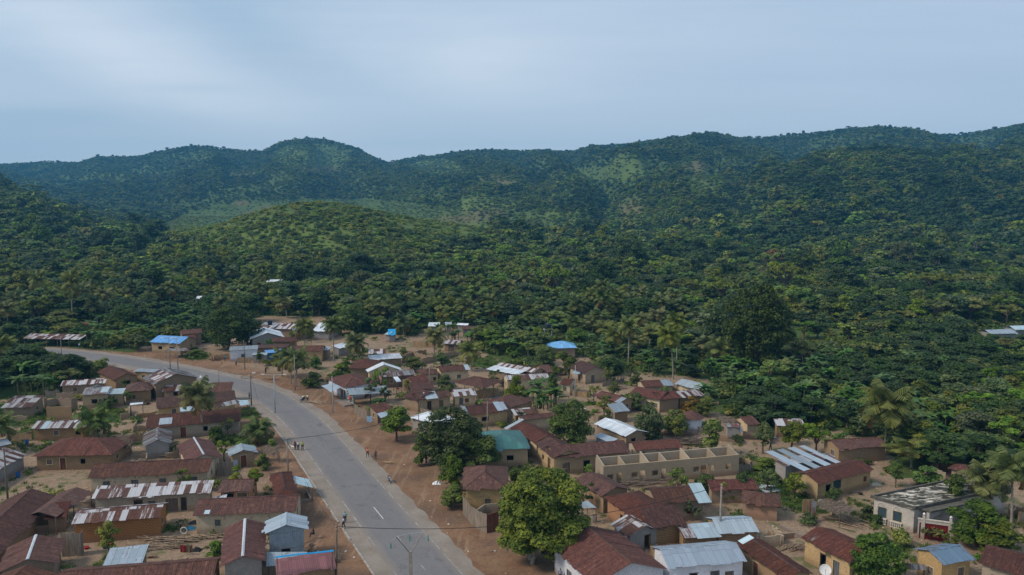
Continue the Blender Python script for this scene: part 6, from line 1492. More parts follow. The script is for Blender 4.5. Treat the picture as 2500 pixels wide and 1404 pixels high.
def person(label, x, y, rz, pose, shirt, trous, z=0.0, H=1.7, group='people of the village'):
    J = joints(pose); sc = H / 1.76
    if pose == 'sit': z -= .48 * sc
    if pose == 'ride': z -= .10
    root = empty('person', (x, y, z), label, 'person', group, rz); root.scale = (sc,) * 3
    par = dict(pelvis=None, belly='pelvis', chest='belly', collar='chest', neck='collar', jaw='neck', head='jaw', crown='head', nose='head'); rd = dict(pelvis=(.135, .10), belly=(.125, .095), chest=(.15, .105), collar=(.11, .075), neck=.052, jaw=(.06, .07), head=(.078, .095), crown=(.06, .07), nose=.016)
    for s in 'lr':
        for k, p, r in (('hip', 'pelvis', .085), ('knee', 'hip', .058), ('ankle', 'knee', .04), ('toe', 'ankle', .032), ('shoulder', 'collar', .055), ('elbow', 'shoulder', .040), ('wrist', 'elbow', .026), ('palm', 'wrist', (.038, .016))):
            par[k + s] = p + s if p not in ('pelvis', 'collar') else p; rd[k + s] = r
        for q in range(4):
            par['f%d%sa' % (q, s)] = 'palm' + s; par['f%d%sb' % (q, s)] = 'f%d%sa' % (q, s); par['f%d%sc' % (q, s)] = 'f%d%sb' % (q, s)
            for e, r in zip('abc', (.010, .009, .007)): rd['f%d%s%s' % (q, s, e)] = r
        par['t' + s + 'a'] = 'palm' + s; par['t' + s + 'b'] = 't' + s + 'a'; rd['t' + s + 'a'] = .012; rd['t' + s + 'b'] = .009
    skin = plain('skin', (0.075, 0.040, 0.025), .55, .12)
    key = ('body', pose)
    if key in _pp:
        src = _pp[key]; objs = []
        for o in src:
            c = o.copy(); SC.collection.objects.link(c); c.parent = root; objs.append(c)
    else:
        body = skinobj('body', {k: (J[k], par[k]) for k in par}, rd, skin, root)
        tj = {'pelvis': (J['pelvis'], None)}; tr = {'pelvis': (.148, .118)}
        for s in 'lr':
            for k, p, r in (('hip', 'pelvis', .10), ('knee', 'hip', .076), ('ankle', 'knee', .06)):
                tj[k + s] = (J[k + s], p + s if p != 'pelvis' else p); tr[k + s] = r
        trs = skinobj('trousers', tj, tr, plain('cloth_base', (.1, .1, .1)), root)
        sj = {'belly': ((0, .005, 1.0), None)}; sr = {'belly': (.156, .128), 'chest': (.172, .125), 'collar': (.115, .085)}
        sj['chest'] = (J['chest'], 'belly'); sj['collar'] = (J['collar'], 'chest')
        for s in 'lr':
            e = (Vector(J['shoulder' + s]) + Vector(J['elbow' + s]) * 1.5) / 2.5
            sj['sh' + s] = (J['shoulder' + s], 'collar'); sj['el' + s] = (tuple(e), 'sh' + s); sr['sh' + s] = .070; sr['el' + s] = .064
        sh = skinobj('shirt', sj, sr, plain('cloth_base', (.1, .1, .1)), root)
        hr = skinobj('hair', {'a': ((0, -.012, 1.645), None), 'b': ((0, -.008, 1.715), 'a')}, {'a': (.084, .094), 'b': (.066, .078)}, plain('hair', (.008, .007, .006), .8), root)
        m = MB()
        for q in (-1, 1): m.tube([(q * .032, .085, 1.648), (q * .032, .098, 1.648)], .011, 6)
        ey = m.build('eyes', plain('eye', (.5, .48, .45), .3), root)
        ey.data.transform(Matrix.Translation(Vector(root.location)))
        objs = [body, trs, sh, hr, ey]; _pp[key] = objs
    for o, c in ((objs[1], trous), (objs[2], shirt)):
        if o.name.split('.')[0] in ('trousers', 'shirt'):
            o.material_slots[0].link = 'OBJECT'; o.material_slots[0].material = plain('cloth_%.2f_%.2f_%.2f' % c, c, .9, .12, 8)
    return root
def motorbike(label, x, y, rz, col=(0.10, 0.012, 0.012)):
    root = empty('motorbike', (x, y, 0), label, 'motorbike', 'motorbikes', rz); o = root.location
    blk = plain('rubber', (.015, .015, .015), .9); met = plain('bike_metal', (.35, .35, .36), .35, .1, 3, .8); pa = plain('bike_paint_%.2f' % col[0], col, .35)
    T = lambda *p: [(o.x + a, o.y + b, c) for a, b, c in p]
    for yy, nm in ((.62, 'wheel'), (-.62, 'wheel')):
        m = MB(); n = 18; m.tube(T(*[(0, yy + .29 * math.cos(k * 2 * math.pi / n), .30 + .29 * math.sin(k * 2 * math.pi / n)) for k in range(n + 1)]), .045, 6, cap=False)
        wv = m.build('wheel', blk, root, smooth=True)
        m = MB()
        for k in range(6):
            a = k * math.pi / 3; m.tube(T((0, yy, .30), (0, yy + .27 * math.cos(a), .30 + .27 * math.sin(a))), .008, 4)
        m.tube(T((-.05, yy, .3), (.05, yy, .3)), .05, 8); m.build('spokes', met, wv)
        m = MB(); m.tube(T(*[(0, yy + .35 * math.cos(a), .30 + .35 * math.sin(a)) for a in (2.6, 2.1, 1.57, 1.0, .5)]), .05, 6); m.build('mudguard', pa, root, smooth=True)
    m = MB(); m.tube(T((0, .62, .30), (0, .46, .80), (0, .42, .95)), .035, 6); m.tube(T((0, .42, .78), (0, .05, .62), (0, -.3, .66), (0, -.62, .30)), .03, 6); m.tube(T((0, .38, .7), (0, .2, .3), (0, -.25, .28), (0, -.62, .30)), .028, 6); m.build('frame', met, root, smooth=True)
    m = MB(); m.tube(T((0, .38, .80), (0, .25, .84), (0, .02, .80)), [.06, .12, .09], 8); m.build('fuel_tank', pa, root, smooth=True)
    m = MB(); m.tube(T((0, .08, .78), (0, -.25, .80), (0, -.62, .84)), [.07, .11, .09], 8); m.build('seat', blk, root, smooth=True)
    m = MB(); m.tube(T((-.33, .30, 1.0), (-.2, .40, 1.0), (0, .42, .96), (.2, .40, 1.0), (.33, .30, 1.0)), .018, 6); hb = m.build('handlebar', met, root, smooth=True)
    m = MB()
    for q in (-1, 1): m.tube(T((q * .22, .39, 1.0), (q * .27, .36, 1.16)), .01, 4); m.box((o.x + q * .27 - .05, o.y + .35, 1.15), (.1, 0, 0), (0, .02, 0), (0, 0, .07))
    m.build('mirror', met, hb)
    m = MB(); m.tube(T((0, .44, .86), (0, .54, .86)), [.06, .09], 10); m.build('headlight', plain('lamp_glass', (.7, .7, .68), .2), root, smooth=True)
    m = MB(); m.box((o.x - .11, o.y - .12, .26), (.22, 0, 0), (0, .36, 0), (0, 0, .30)); m.build('engine', plain('engine', (.10, .10, .10), .5), root)
    m = MB(); m.tube(T((.12, .1, .3), (.14, -.3, .3), (.15, -.75, .38)), [.025, .04, .045], 6); m.build('exhaust', met, root, smooth=True)
    return root
def bicycle(label, x, y, rz):
    root = empty('bicycle', (x, y, 0), label, 'bicycle', None, rz); o = root.location; blk = plain('rubber', (.015, .015, .015), .9); met = plain('bike_metal', (.35, .35, .36), .35, .1, 3, .8)
    T = lambda *p: [(o.x + a, o.y + b, c) for a, b, c in p]
    for yy in (.52, -.52):
        m = MB(); n = 18; m.tube(T(*[(0, yy + .33 * math.cos(k * 2 * math.pi / n), .34 + .33 * math.sin(k * 2 * math.pi / n)) for k in range(n + 1)]), .022, 5, cap=False); m.build('wheel', blk, root)
    m = MB(); m.tube(T((0, .52, .34), (0, .36, .95)), .02, 5); m.tube(T((0, .38, .85), (0, -.12, .80), (0, -.52, .34), (0, -.05, .30), (0, .38, .80)), .02, 5); m.tube(T((0, -.05, .3), (0, -.16, .92)), .02, 5); m.build('frame', met, root)
    m = MB(); m.box((o.x - .08, o.y - .28, .92), (.16, 0, 0), (0, .25, 0), (0, 0, .06)); m.build('saddle', blk, root)
    m = MB(); m.tube(T((-.26, .26, 1.0), (0, .36, .98), (.26, .26, 1.0)), .015, 5); m.build('handlebar', met, root)
def goat(label, x, y, rz):
    root = empty('goat', (x, y, 0), label, 'goat', None, rz)
    C_ = {'rump': ((0, -.30, .58), None), 'belly': ((0, -.02, .55), 'rump'), 'chest': ((0, .26, .58), 'belly'), 'neck': ((0, .40, .72), 'chest'), 'poll': ((0, .50, .84), 'neck'), 'muzzle': ((0, .66, .76), 'poll'), 'tail': ((0, -.44, .66), 'rump')}
    r = {'rump': (.13, .14), 'belly': (.15, .16), 'chest': (.13, .16), 'neck': .07, 'poll': (.06, .07), 'muzzle': .035, 'tail': .02}
    for s, S_ in (('l', -1), ('r', 1)):
        C_['sh' + s] = ((.09 * S_, .26, .46), 'chest'); C_['kn' + s] = ((.09 * S_, .28, .26), 'sh' + s); C_['hf' + s] = ((.09 * S_, .27, .02), 'kn' + s)
        C_['st' + s] = ((.10 * S_, -.24, .42), 'rump'); C_['hk' + s] = ((.10 * S_, -.38, .26), 'st' + s); C_['fh' + s] = ((.10 * S_, -.34, .02), 'hk' + s)
        C_['ear' + s] = ((.10 * S_, .47, .83), 'poll'); r['ear' + s] = (.025, .012)
        for k, v in (('sh', .055), ('kn', .028), ('hf', .022), ('st', .065), ('hk', .026), ('fh', .022)): r[k + s] = v
    skinobj('body', C_, r, plain('goat_hair', (.62, .58, .50), .9, .12), root)
def pw(u, v): p = at(u, v); return p.x, p.y
def people():
    P = [('person in a dark red shirt, leftmost of the three on the road edge', 720.8, 1098.5, 3.0, 'stand', (.16, .012, .02), (.02, .02, .028)),
         ('person in a pale blue shirt and dark trousers in the middle of the three', 728.3, 1099.5, 3.3, 'stand', (.52, .66, .74), (.012, .014, .022)),
         ('person in a yellow green shirt at the right of the three on the road edge', 738.8, 1099.5, 3.2, 'walk', (.42, .46, .05), (.02, .018, .02)),
         ('person in an orange pink top walking on the far side of the road', 897.8, 1116, 2.6, 'walk', (.62, .20, .12), (.015, .018, .02)),
         ('person in a purple checked shirt and short trousers on the far side of the road', 917, 1122, 3.5, 'stand', (.20, .09, .13), (.09, .06, .06)),
         ('person in a teal shirt with black hair, upper of the two by the leaning pole', 843, 1277, .4, 'stand', (.25, .50, .52), (.03, .01, .012)),
         ('person in a pale violet blue shirt beside the leaning wooden pole', 839, 1291, 2.0, 'walk', (.42, .47, .66), (.02, .02, .03)),
         ('person in a white shirt standing behind the motorbike riders', 751, 981, 2.9, 'stand', (.70, .70, .70), (.03, .02, .02)),
         ('person in a blue green top beside the white kiosk', 549.5, 882, 3.2, 'stand', (.05, .30, .38), (.04, .05, .12)),
         ('dark clothed person under the yellowish road palm', 649, 912, 1.0, 'stand', (.06, .02, .04), (.02, .02, .03)),
         ('person in dark green clothes beside the wooden lamp pole', 609, 975, 2.2, 'stand', (.02, .06, .03), (.015, .02, .02)),
         ('person in dark clothes at the foot of the white wall, bottom edge', 1368, 1421, 2.8, 'stand', (.20, .25, .35), (.02, .02, .03)),
         ('small person in dark blue standing in the yard under the slim trees', 1881, 1101, 1.6, 'walk', (.03, .08, .18), (.02, .02, .03)),
         ('small person in black near the cream gable hut', 1388, 934, 2.2, 'stand', (.012, .014, .014), (.012, .012, .014)),
         ('person in a white and blue top on the verge by the grove', 194, 851, 3.0, 'stand', (.60, .64, .70), (.03, .06, .16))]
    for lb, u, v, rz, ps, a, b in P:
        x, y = pw(u, v); person(lb, x, y, rz, ps, a, b)
    x, y = pw(577, 893); person('person in brown sitting on the ground in front of the white kiosk', x, y, 3.3, 'sit', (.10, .03, .02), (.04, .02, .02), z=.08)
    x, y = pw(766, 1316); person('dark clothed person sitting at the side of the blue grey tin house', x, y, 1.9, 'sit', (.02, .02, .025), (.03, .02, .02), z=.35)
    x, y = pw(581, 880.5); person('person in dark clothes sitting against the white kiosk wall', x, y, 3.1, 'sit', (.04, .03, .03), (.03, .03, .04), z=.3)
    x, y = pw(740, 981); motorbike('motorbike carrying two riders at the road edge', x, y, R(150), (.02, .02, .03))
    d = Vector((-math.sin(R(150)), math.cos(R(150)), 0))
    person('motorbike rider in a white shirt at the handlebar', x + d.x * .05, y + d.y * .05, R(150), 'ride', (.66, .66, .66), (.06, .05, .05))
    person('passenger in a yellow green shirt behind the motorbike rider', x - d.x * .42, y - d.y * .42, R(150), 'ride', (.36, .38, .05), (.03, .03, .03), z=.04)
    x, y = pw(951, 1177); motorbike('parked dark motorbike with white trim on the far road edge', x, y, R(205), (.30, .30, .32))
    x, y = pw(371, 855); motorbike('motorbike parked in front of the blue roofed house', x, y, R(60), (.03, .06, .15))
    x, y = pw(377, 854); motorbike('second motorbike parked nearer the blue roofed house wall', x, y, R(70), (.05, .02, .02))
    x, y = pw(711, 1092); bicycle('bicycle leaning by the concrete pole near the three people', x, y, R(50))
    x, y = pw(716, 1098); goat('white goat standing on the verge beside the three people', x, y, R(80))
# ------------------------------------------------------------------ poles and wires
def tapered(m, x, y, h, r0, r1, n=8, lean=(0, 0)):
    m.tube([(x, y, -.2), (x + lean[0] * .5, y + lean[1] * .5, h / 2), (x + lean[0], y + lean[1], h)], [r0, (r0 + r1) / 2, r1], n)
CONC = None
def poles():
    conc = plain('pole_concrete', (.25, .22, .185), .9, .25, 2); wd_ = wood('wood'); gal = plain('galvanised', (.30, .36, .38), .5, .15, 2)
    def pole(name, label, u, v, h, r0, mat, lean=(0, 0), cat='utility pole', grp='utility poles'):
        x, y = pw(u, v); r = empty(name, (x, y, 0), label, cat, grp); m = MB(); tapered(m, x, y, h, r0, r0 * .62, 8, lean); m.build('shaft', mat, r, smooth=True, weld=True)
        return r, x + lean[0], y + lean[1]
    tops = {}
    def cap(key, r, x, y, h, n=2):
        m = MB()
        for q in range(n):
            zz = h - .25 - .35 * q; m.box((x - .05, y - .30, zz), (.10, 0, 0), (0, .30, 0), (0, 0, .07))
        m.build('bracket', plain('rusty_iron', (.10, .06, .045)), r)
        m = MB()
        for q in range(n): m.tube([(x, y - .27, h - .18 - .35 * q), (x, y - .27, h - .05 - .35 * q)], .045, 6)
        m.build('insulator', plain('porcelain', (.5, .48, .44), .4), r)
        tops[key] = (x, y - .27, h - .1)
    r, x, y = pole('concrete_pole', 'slim concrete pole behind the three people at the near road edge', 704, 1166, 6.4, .14, conc); cap('a', r, x, y, 6.4)
    r, x, y = pole('wooden_pole', 'dark wooden pole with palm sticks tied round it beside the pink roof', 820, 1424, 7.0, .17, wd_, (.25, .1)); cap('b', r, x, y, 7.0)
    m = MB(); rr = random.Random(4)
    for k in range(60):
        a = rr.uniform(0, 6.28); z0 = rr.uniform(2.3, 3.3); q = (x + .1 * math.cos(a), y + .1 * math.sin(a) , z0); l_ = rr.uniform(.6, 1.5)
        m.tube([q, (q[0] + abs(math.cos(a)) * l_ * .8, q[1] + math.sin(a) * l_ * .6, z0 + rr.uniform(-.1, .9))], .022, 4)
    m.build('tied_sticks', wood('thatch'), r)
    r, x, y = pole('concrete_pole', 'tall concrete pole in front of the pale blue grey tin roof', 1757, 1327, 7.9, .17, conc); cap('c', r, x, y, 7.9)
    r, x, y = pole('concrete_pole', 'thin pole between the forked tree and the big roadside tree', 1023, 1080, 5.2, .10, wd_); cap('d', r, x, y, 5.2, 1)
    r, x, y = pole('concrete_pole', 'slim pole rising from the low rust roofed house mid village', 1049, 958, 6.4, .12, conc); cap('e', r, x, y, 6.4)
    r, x, y = pole('concrete_pole', 'pole in front of the long dark roofed house with tin patches', 1190, 1056, 6.0, .13, conc); cap('f', r, x, y, 6.0)
    r, x, y = pole('concrete_pole', 'pole beside the road palms opposite the bend', 721, 953, 8.3, .14, conc); cap('g', r, x, y, 8.3)
    r, x, y = pole('concrete_pole', 'grey pole in front of the roadside shop canopy', 813, 1007, 7.6, .13, gal); cap('h', r, x, y, 7.6)
    r, x, y = pole('concrete_pole', 'slim pole in front of the white kiosk', 598, 901, 7.6, .11, wd_); cap('i', r, x, y, 7.6)
    r, x, y = pole('concrete_pole', 'pole beside the cream gable hut near the forest edge', 1404, 968, 7.0, .11, gal); cap('j', r, x, y, 7.0)
    r, x, y = pole('concrete_pole', 'thin pole at the very top of the road by the grove', 151, 871, 5.2, .10, conc); cap('k', r, x, y, 5.2)
    r, x, y = pole('wooden_pole', 'dark wooden pole at the left edge in the sandy yard', 19, 1218, 7.8, .15, wd_); cap('l', r, x, y, 7.8)
    r, x, y = pole('wooden_pole', 'short pole at the kerb of the road bend', 535, 942, 3.9, .09, conc); cap('m', r, x, y, 3.9, 1)
    # street lights
    def lamp(label, u, v, h, mat, arms, r0=.12, al=1.6):
        x, y = pw(u, v); r = empty('street_lamp', (x, y, 0), label, 'street lamp', 'street lamps'); m = MB(); tapered(m, x, y, h, r0, r0 * .6); m.build('post', mat, r, smooth=True, weld=True)
        for s in arms:
            m = MB(); m.tube([(x, y, h - .15), (x + s * al * .5, y - .05, h + .02), (x + s * al, y - .1, h + .05)], .045, 6); a = m.build('arm', mat, r, smooth=True)
            m = MB(); m.box((x + s * al - (.0 if s > 0 else .65), y - .24, h - .0), (.65, 0, 0), (0, .28, 0), (0, 0, .12)); m.build('lamp_head', plain('lamp_head', (.60, .60, .58), .4), a)
        return x, y
    lamp('grey double armed street lamp at the road edge', 672, 1008, 8.0, gal, (-1, 1), .13, 1.9)
    lx, ly = lamp('wooden street lamp pole with one lamp and a stay wire at the bend', 614, 990, 7.0, wd_, (1,), .15, .5); tops['w'] = (lx, ly, 6.9)
    lamp('left one of the twin tall street lamps behind the brown gable house', 416, 902, 8.2, conc, (-1, 1), .13, 1.4)
    lamp('right one of the twin tall street lamps behind the brown gable house', 435, 904, 8.3, conc, (-1,), .12, .9)
    # the forked concrete pole on the road at the bottom edge
    hz_ = 9.0; p = at(1002, 1346, hz_); r = empty('forked_pole', (p.x, p.y, 0), 'concrete power pole with a Y fork and green glass insulators at the bottom edge', 'utility pole', 'utility poles')
    m = MB(); m.box((p.x - .2, p.y - .13, -.2), (.4, 0, 0), (0, .26, 0), (0, 0, .2)); 
    b = [(-.19, -.15), (.19, -.15), (.19, .15), (-.19, .15)]; t = [(-.15, -.11), (.15, -.11), (.15, .11), (-.15, .11)]
    B = [(p.x + a, p.y + c, -.2) for a, c in b]; T_ = [(p.x + a, p.y + c, hz_) for a, c in t]
    m = MB(); m.face(T_)
    for k in range(4): m.face([B[k], B[(k + 1) % 4], T_[(k + 1) % 4], T_[k]])
    m.build('shaft', conc, r)
    def onplane(u, v): d = ray(u, v); return CAM + d * (p.y / d.y)
    L_, R__ = onplane(967, 1311), onplane(1033, 1301)
    for q, s in ((L_, -1), (R__, 1)):
        m = MB(); m.tube([(p.x + s * .12, p.y, hz_ - .1), q], [.05, .035], 6); m.build('fork_arm', plain('pole_dark', (.10, .095, .09), .7) if s < 0 else conc, r, smooth=True)
    C_ = onplane(1000, 1302); C0 = onplane(956, 1319); m = MB(); m.tube([C0, L_ + Vector((.15, 0, .05)), C_, R__ + Vector((-.1, 0, .03)), R__], .018, 5); m.build('crossbar_cable', gal, r)
    gl = plain('green_glass', (.035, .15, .125), .35)
    for q, (u, v, w2) in enumerate(((954, 1327, 1340), (1000, 1308, 1322), (1045, 1308, 1322))):
        a = onplane(u, v); b_ = onplane(u, w2); m = MB(); n = 4
        for k in range(n):
            f = a + (b_ - a) * (k + .5) / n; m.tube([f + Vector((0, 0, .06)), f, f - Vector((0, 0, .05))], [.04, .115, .04], 8)
        m.tube([a + Vector((0, 0, .12)), b_], .02, 5); m.build('insulator', gl, r, smooth=True)
    tops['yl'] = tuple(onplane(954, 1340)); tops['ym'] = tuple(onplane(1000, 1322)); tops['yr'] = tuple(onplane(1045, 1322))
    ck = plain('cable', (.02, .02, .022), .7)
    def wire(label, a, b, sag, r_=.03):
        A = Vector(tops[a] if isinstance(a, str) else a); B = Vector(tops[b] if isinstance(b, str) else b); m = MB(); n = 18
        m.tube([A + (B - A) * (k / n) + Vector((0, 0, -4 * sag * (k / n) * (1 - k / n))) for k in range(n + 1)], r_, 5)
        o = m.build('overhead_cable', ck, None, origin=((A.x + B.x) / 2, (A.y + B.y) / 2, 0), smooth=True, weld=True); tag(o, label, 'cable', 'overhead cables')
    wire('black cable sagging across the road from the leaning wooden pole', 'b', 'c', 2.2, .035)
    wire('black cable crossing the road above the three people', 'a', 'd', .5, .032)
    wire('cable running left from the pole behind the three people', 'a', tuple(at(560, 1110, 4.5)), .4, .025)
    wire('thin cable between the poles of the village middle', 'e', 'f', .8, .02)
    wire('thin cable along the bend between the short pole and the lamp pole', 'm', 'w', .6, .02)
    wire('thin cable from the lamp pole over the road to the palms', 'w', 'g', .9, .02)
    wire('thin cable from the road palms pole to the shop pole', 'g', 'h', .8, .018)
    wire('slanting stay wire of the wooden street lamp pole', 'w', tuple(at(632, 985, 0)), 0, .018)
    wire('cable from the leaning wooden pole back along the verge', 'b', 'a', 1.2, .02)
# ------------------------------------------------------------------ single buildings and small things
def ruin():
    z0, z1 = 3.3, 3.45
    A = at(*tpx('BD', (296, 352)), z0); B = at(*tpx('BD', (1606, 238)), z0); C = at(*tpx('BD', (900, 208)), z1)
    i = B - A; L = i.length; i /= L; n = Vector((-i.y, i.x, 0)); n = n if n.dot(C - A) > 0 else -n; Dp = (C - A).dot(n); A.z = 0
    c = A + i * L / 2 + n * Dp / 2; root = empty('unroofed_building', (c.x, c.y, 0), 'long unfinished block building without a roof, its cross walls open to the sky', 'building', None)
    HOUSES.append((A.x, A.y, i.x, i.y, n.x, n.y, L, Dp)); up = Vector((0, 0, 1)); wm = wallmat('ruin'); t = .22
    ops = [(.045, 'w'), (.11, 'd'), (.22, 'w'), (.28, 'd'), (.37, 'w'), (.435, 'd'), (.52, 'D', 1.1), (.675, 'w'), (.74, 'D', 1.5), (.80, 'w', .6), (.92, 'w', 1.0)]
    rng = random.Random(3); so = [list(a) for a in side_ops(L, z0, [(f, 'o' if k in 'dD' else 'O', w[0] if w else (.9 if k == 'd' else 1.0)) for f, k, *w in ops], rng, False)]
    for a, (f, k, *w) in zip(so, ops):
        if k == 'w': a[2], a[3] = 1.05, 1.95
        else: a[2], a[3] = .02, 2.1
    m = MB(); panel(m, A, i, None, L, z0, so, n, t); panel(m, A + i * L + n * t, -i, None, L, z0, [(L - a[1], L - a[0], a[2], a[3]) for a in so], -n, 0.001)
    xs = 0
    m.face([A + up * z0, A + i * L + up * z0, A + i * L + n * t + up * z0, A + n * t + up * z0]); m.build('front_wall', wm, root)
    m = MB(); m.box(A + n * (Dp - t), i * L, n * t, up * z1); m.build('back_wall', wm, root)
    for k, x in enumerate([296, 508, 722, 905, 1118, 1392, 1606]):
        f = (x - 296) / 1310; o = A + i * (f * L - (t if k == 6 else 0 if k == 0 else t / 2)); rise = z1
        q0 = [o + n * t, o + n * (Dp - t)]; m = MB(); za = z0 - (.02 if k % 2 == 0 else .3); zb = z1 + (.5 if k % 2 == 0 else .12)
        for s in (0, 1):
            e = i * (t if s else 0); f_ = [q0[0] + e, q0[1] + e, q0[1] + e + up * zb, q0[0] + e + up * za]
            m.face(f_ if s else f_[::-1], [(0, 0), (Dp, 0), (Dp, z1), (0, z0)] if s else [(0, z0), (Dp, z1), (Dp, 0), (0, 0)])
        m.face([q0[0] + up * za, q0[0] + i * t + up * za, q0[1] + i * t + up * zb, q0[1] + up * zb]); m.build('cross_wall', wm, root)
    m = MB(); m.box(A + i * .74 * L - n * .05, i * .09 + up * 0, n * .05, up * 2.3 + i * .5); m.build('leaning_plank', wood('plank'), root)
def mossroof():
    m, nt = newmat('mossy_slabs'); P = pos(nt)
    mp_ = nd(nt, 'ShaderNodeMapping', {'Vector': P, 'Rotation': (0, 0, R(20)), 'Scale': (0.55, 1.5, 1)}).outputs[0]
    n = noise(nt, mp_, 1.3, 5, .7); b = noise(nt, P, .35, 4, .6)
    c = ramp(nt, n, [(.42, (.022, .024, .020)), (.50, (.065, .058, .040)), (.54, (.36, .33, .27)), (.62, (.62, .59, .52))]); c = mixc(nt, mapr(nt, b, .4, .7, 0, .6), c, (.05, .05, .035))
    finish(nt, c, .95, n, .5, .06); return m
def villa():
    rm = mossroof(); ze = 3.4
    w = W('BE', (893, 652), (1327, 768), (1780, 476), 'shed', 'rust', 'villa', ze, .012, {'f': [(.22, 'b', 1.15), (.60, 'b', 1.15)], 'b': [], 'l': [], 'r': []}, ov=.3, og=.3)
    _mc_save = _mc.get('roof_moss'); e0 = at(*tpx('BE', (893, 652)), ze); e1 = at(*tpx('BE', (1800, 474)), ze); w['N'] = (e1 - e0).normalized(); w['D'] = (e1 - e0).length; A, i, n, L, Dp = frame_of(w); c = A + i * L / 2 + n * Dp / 2
    root = empty('villa', (c.x, c.y, 0), 'pale plastered villa with a blackened mossy flat roof and louvred windows', 'house', 'houses of the village'); rng = random.Random(9)
    wing(root, w, rng)
    rf = [o for o in root.children if o.name.startswith('roof')][0]; rf.data.materials[0] = rm; up = Vector((0, 0, 1))
    for o in root.children:
        if o.name.startswith('window'): o.data.materials[0] = wood('blueshut')
    m = MB(); t = .22; p = .012   # parapet kerb round the roof
    for a, e, s0, s1 in ((A, i * L, 0, 0), (A + n * Dp, i * L, Dp, Dp)): m.box(a - n * .02 + up * (p * s0 + .03), e, n * .25, up * .28)
    for a in (A, A + i * (L - .25)): 
        m.face([a + up * .3, a + i * .25 + up * .3, a + i * .25 + n * Dp + up * (.3 + p * Dp), a + n * Dp + up * (.3 + p * Dp)])
        for e in (0, .25): m.face([a + i * e + up * -.1, a + i * e + n * Dp + up * (p * Dp - .1), a + i * e + n * Dp + up * (.3 + p * Dp), a + i * e + up * .3])
    m.build('parapet', plain('blackened_plaster', (.09, .085, .07), .95, .4), rf)
    # arched mouldings, sills and balusters below the two windows
    for f in (.22, .60):
        cx = .3 + f * (L - .6); m = MB(); b = A + i * cx - n * -.29; b.z = 0
        for q in range(10):
            a0, a1 = math.pi * q / 10, math.pi * (q + 1) / 10; pts = []
            for a_, r_ in ((a0, .60), (a1, .60), (a1, .72), (a0, .72)): pts.append(b - n * .05 + i * math.cos(a_) * r_ + up * (2.36 + math.sin(a_) * r_))
            m.face(pts[::-1]); m.face([pts[3], pts[2], pts[2] + n * .06, pts[3] + n * .06]); m.face([pts[0], pts[0] + n * .06, pts[1] + n * .06, pts[1]])
        for q in range(1, 6):
            a_ = math.pi * q / 6; m.tube([b - n * .03 + up * 2.38, b - n * .03 + i * math.cos(a_) * .58 + up * (2.38 + math.sin(a_) * .56)], .02, 4)
        m.build('arch_moulding', plain('moulding', (.50, .46, .40), .9, .2), root)
        m = MB(); m.box(b - i * .75 - n * .30 + up * .82, i * 1.5, n * .30, up * .10); m.box(b - i * .7 - n * .26 + up * .10, i * 1.4, n * .26, up * .07)
        for q in range(6): m.tube([b + i * (-.6 + .24 * q) - n * .2 + up * .16, b + i * (-.6 + .24 * q) - n * .2 + up * .48, b + i * (-.6 + .24 * q) - n * .2 + up * .84], [.05, .085, .04], 6)
        m.build('balustrade', plain('moulding', (.50, .46, .40), .9, .2), root)
    # verandah on the right-hand side with one wide arch
    o = A + i * (L - .3) + n * 1.2; o.z = 0; W_ = 7.5; m = MB(); e = n; out = i
    for q in (0, W_ - .35): m.box(o + e * q + out * .9, e * .35, out * .35, up * 3.1)
    for q in range(12):
        a0, a1 = math.pi * q / 12, math.pi * (q + 1) / 12; R_ = (W_ - .7) / 2; cc = o + e * (W_ / 2) + out * .92
        P_ = lambda a_, h: cc + e * (-math.cos(a_) * R_) + up * (h if h else 1.4 + math.sin(a_) * 1.35)
        m.face([P_(a0, 0), P_(a1, 0), P_(a1, 3.1), P_(a0, 3.1)]); m.face([P_(a0, 0), P_(a1, 0), P_(a1, 0) + out * .3, P_(a0, 0) + out * .3]); m.face([P_(a0, 0) + out * .3, P_(a1, 0) + out * .3, P_(a1, 3.1) + out * .3, P_(a0, 3.1) + out * .3][::-1])
    m.build('verandah_arch', wallmat('villa'), root)
    m = MB(); m.box(o + up * 3.1 - e * .1, e * (W_ + .2), out * 1.5, up * .2); m.build('verandah_slab', plain('blackened_plaster', (.09, .085, .07), .95, .4), root)
    m = MB(); m.box(o + e * (W_ - .2) + out * .02 + up * .02, e * .2, out * 1.2, up * 3.05); m.build('verandah_end_wall', wallmat('villa'), root)
    # compound wall with the red gate
    P = [at(*tpx('BE', q)) for q in ((1346, 1050), (1405, 1060), (1640, 1096), (1905, 1128))]; d = (P[3] - P[0]).normalized(); c = (P[0] + P[3]) / 2
    rt = empty('gate_wall', (c.x, c.y, 0), 'pale compound wall with a dark red double gate and side door beside the villa', 'wall', 'yard walls and fences'); h = 2.6; m = MB()
    e = d; nn = Vector((-e.y, e.x, 0)); Lw = (P[3] - P[0]).length; g0 = (P[1] - P[0]).length; g1 = (P[2] - P[0]).length
    so = [(.15, g0 - .35, .02, 2.2), (g0 + .1, g1, .02, 2.2)]; o = P[0] + nn * -.0
    if (CAM - o).dot(-nn) < 0: nn = -nn
    panel(m, o, e, None, Lw, h, so, nn, .22); panel(m, o + nn * .22 + e * Lw, -e, None, Lw, h, [(Lw - a[1], Lw - a[0], a[2], a[3]) for a in so], -nn, .001)
    m.box(o - e * .05 - nn * .06 + up * h, e * (Lw + .1), nn * .34, up * .12)
    for x in (g0 - .2, g1 + .1): m.box(o + e * x - nn * .05, e * .28, nn * .30, up * (h + .55))
    m.build('wall', wallmat('villa'), rt)
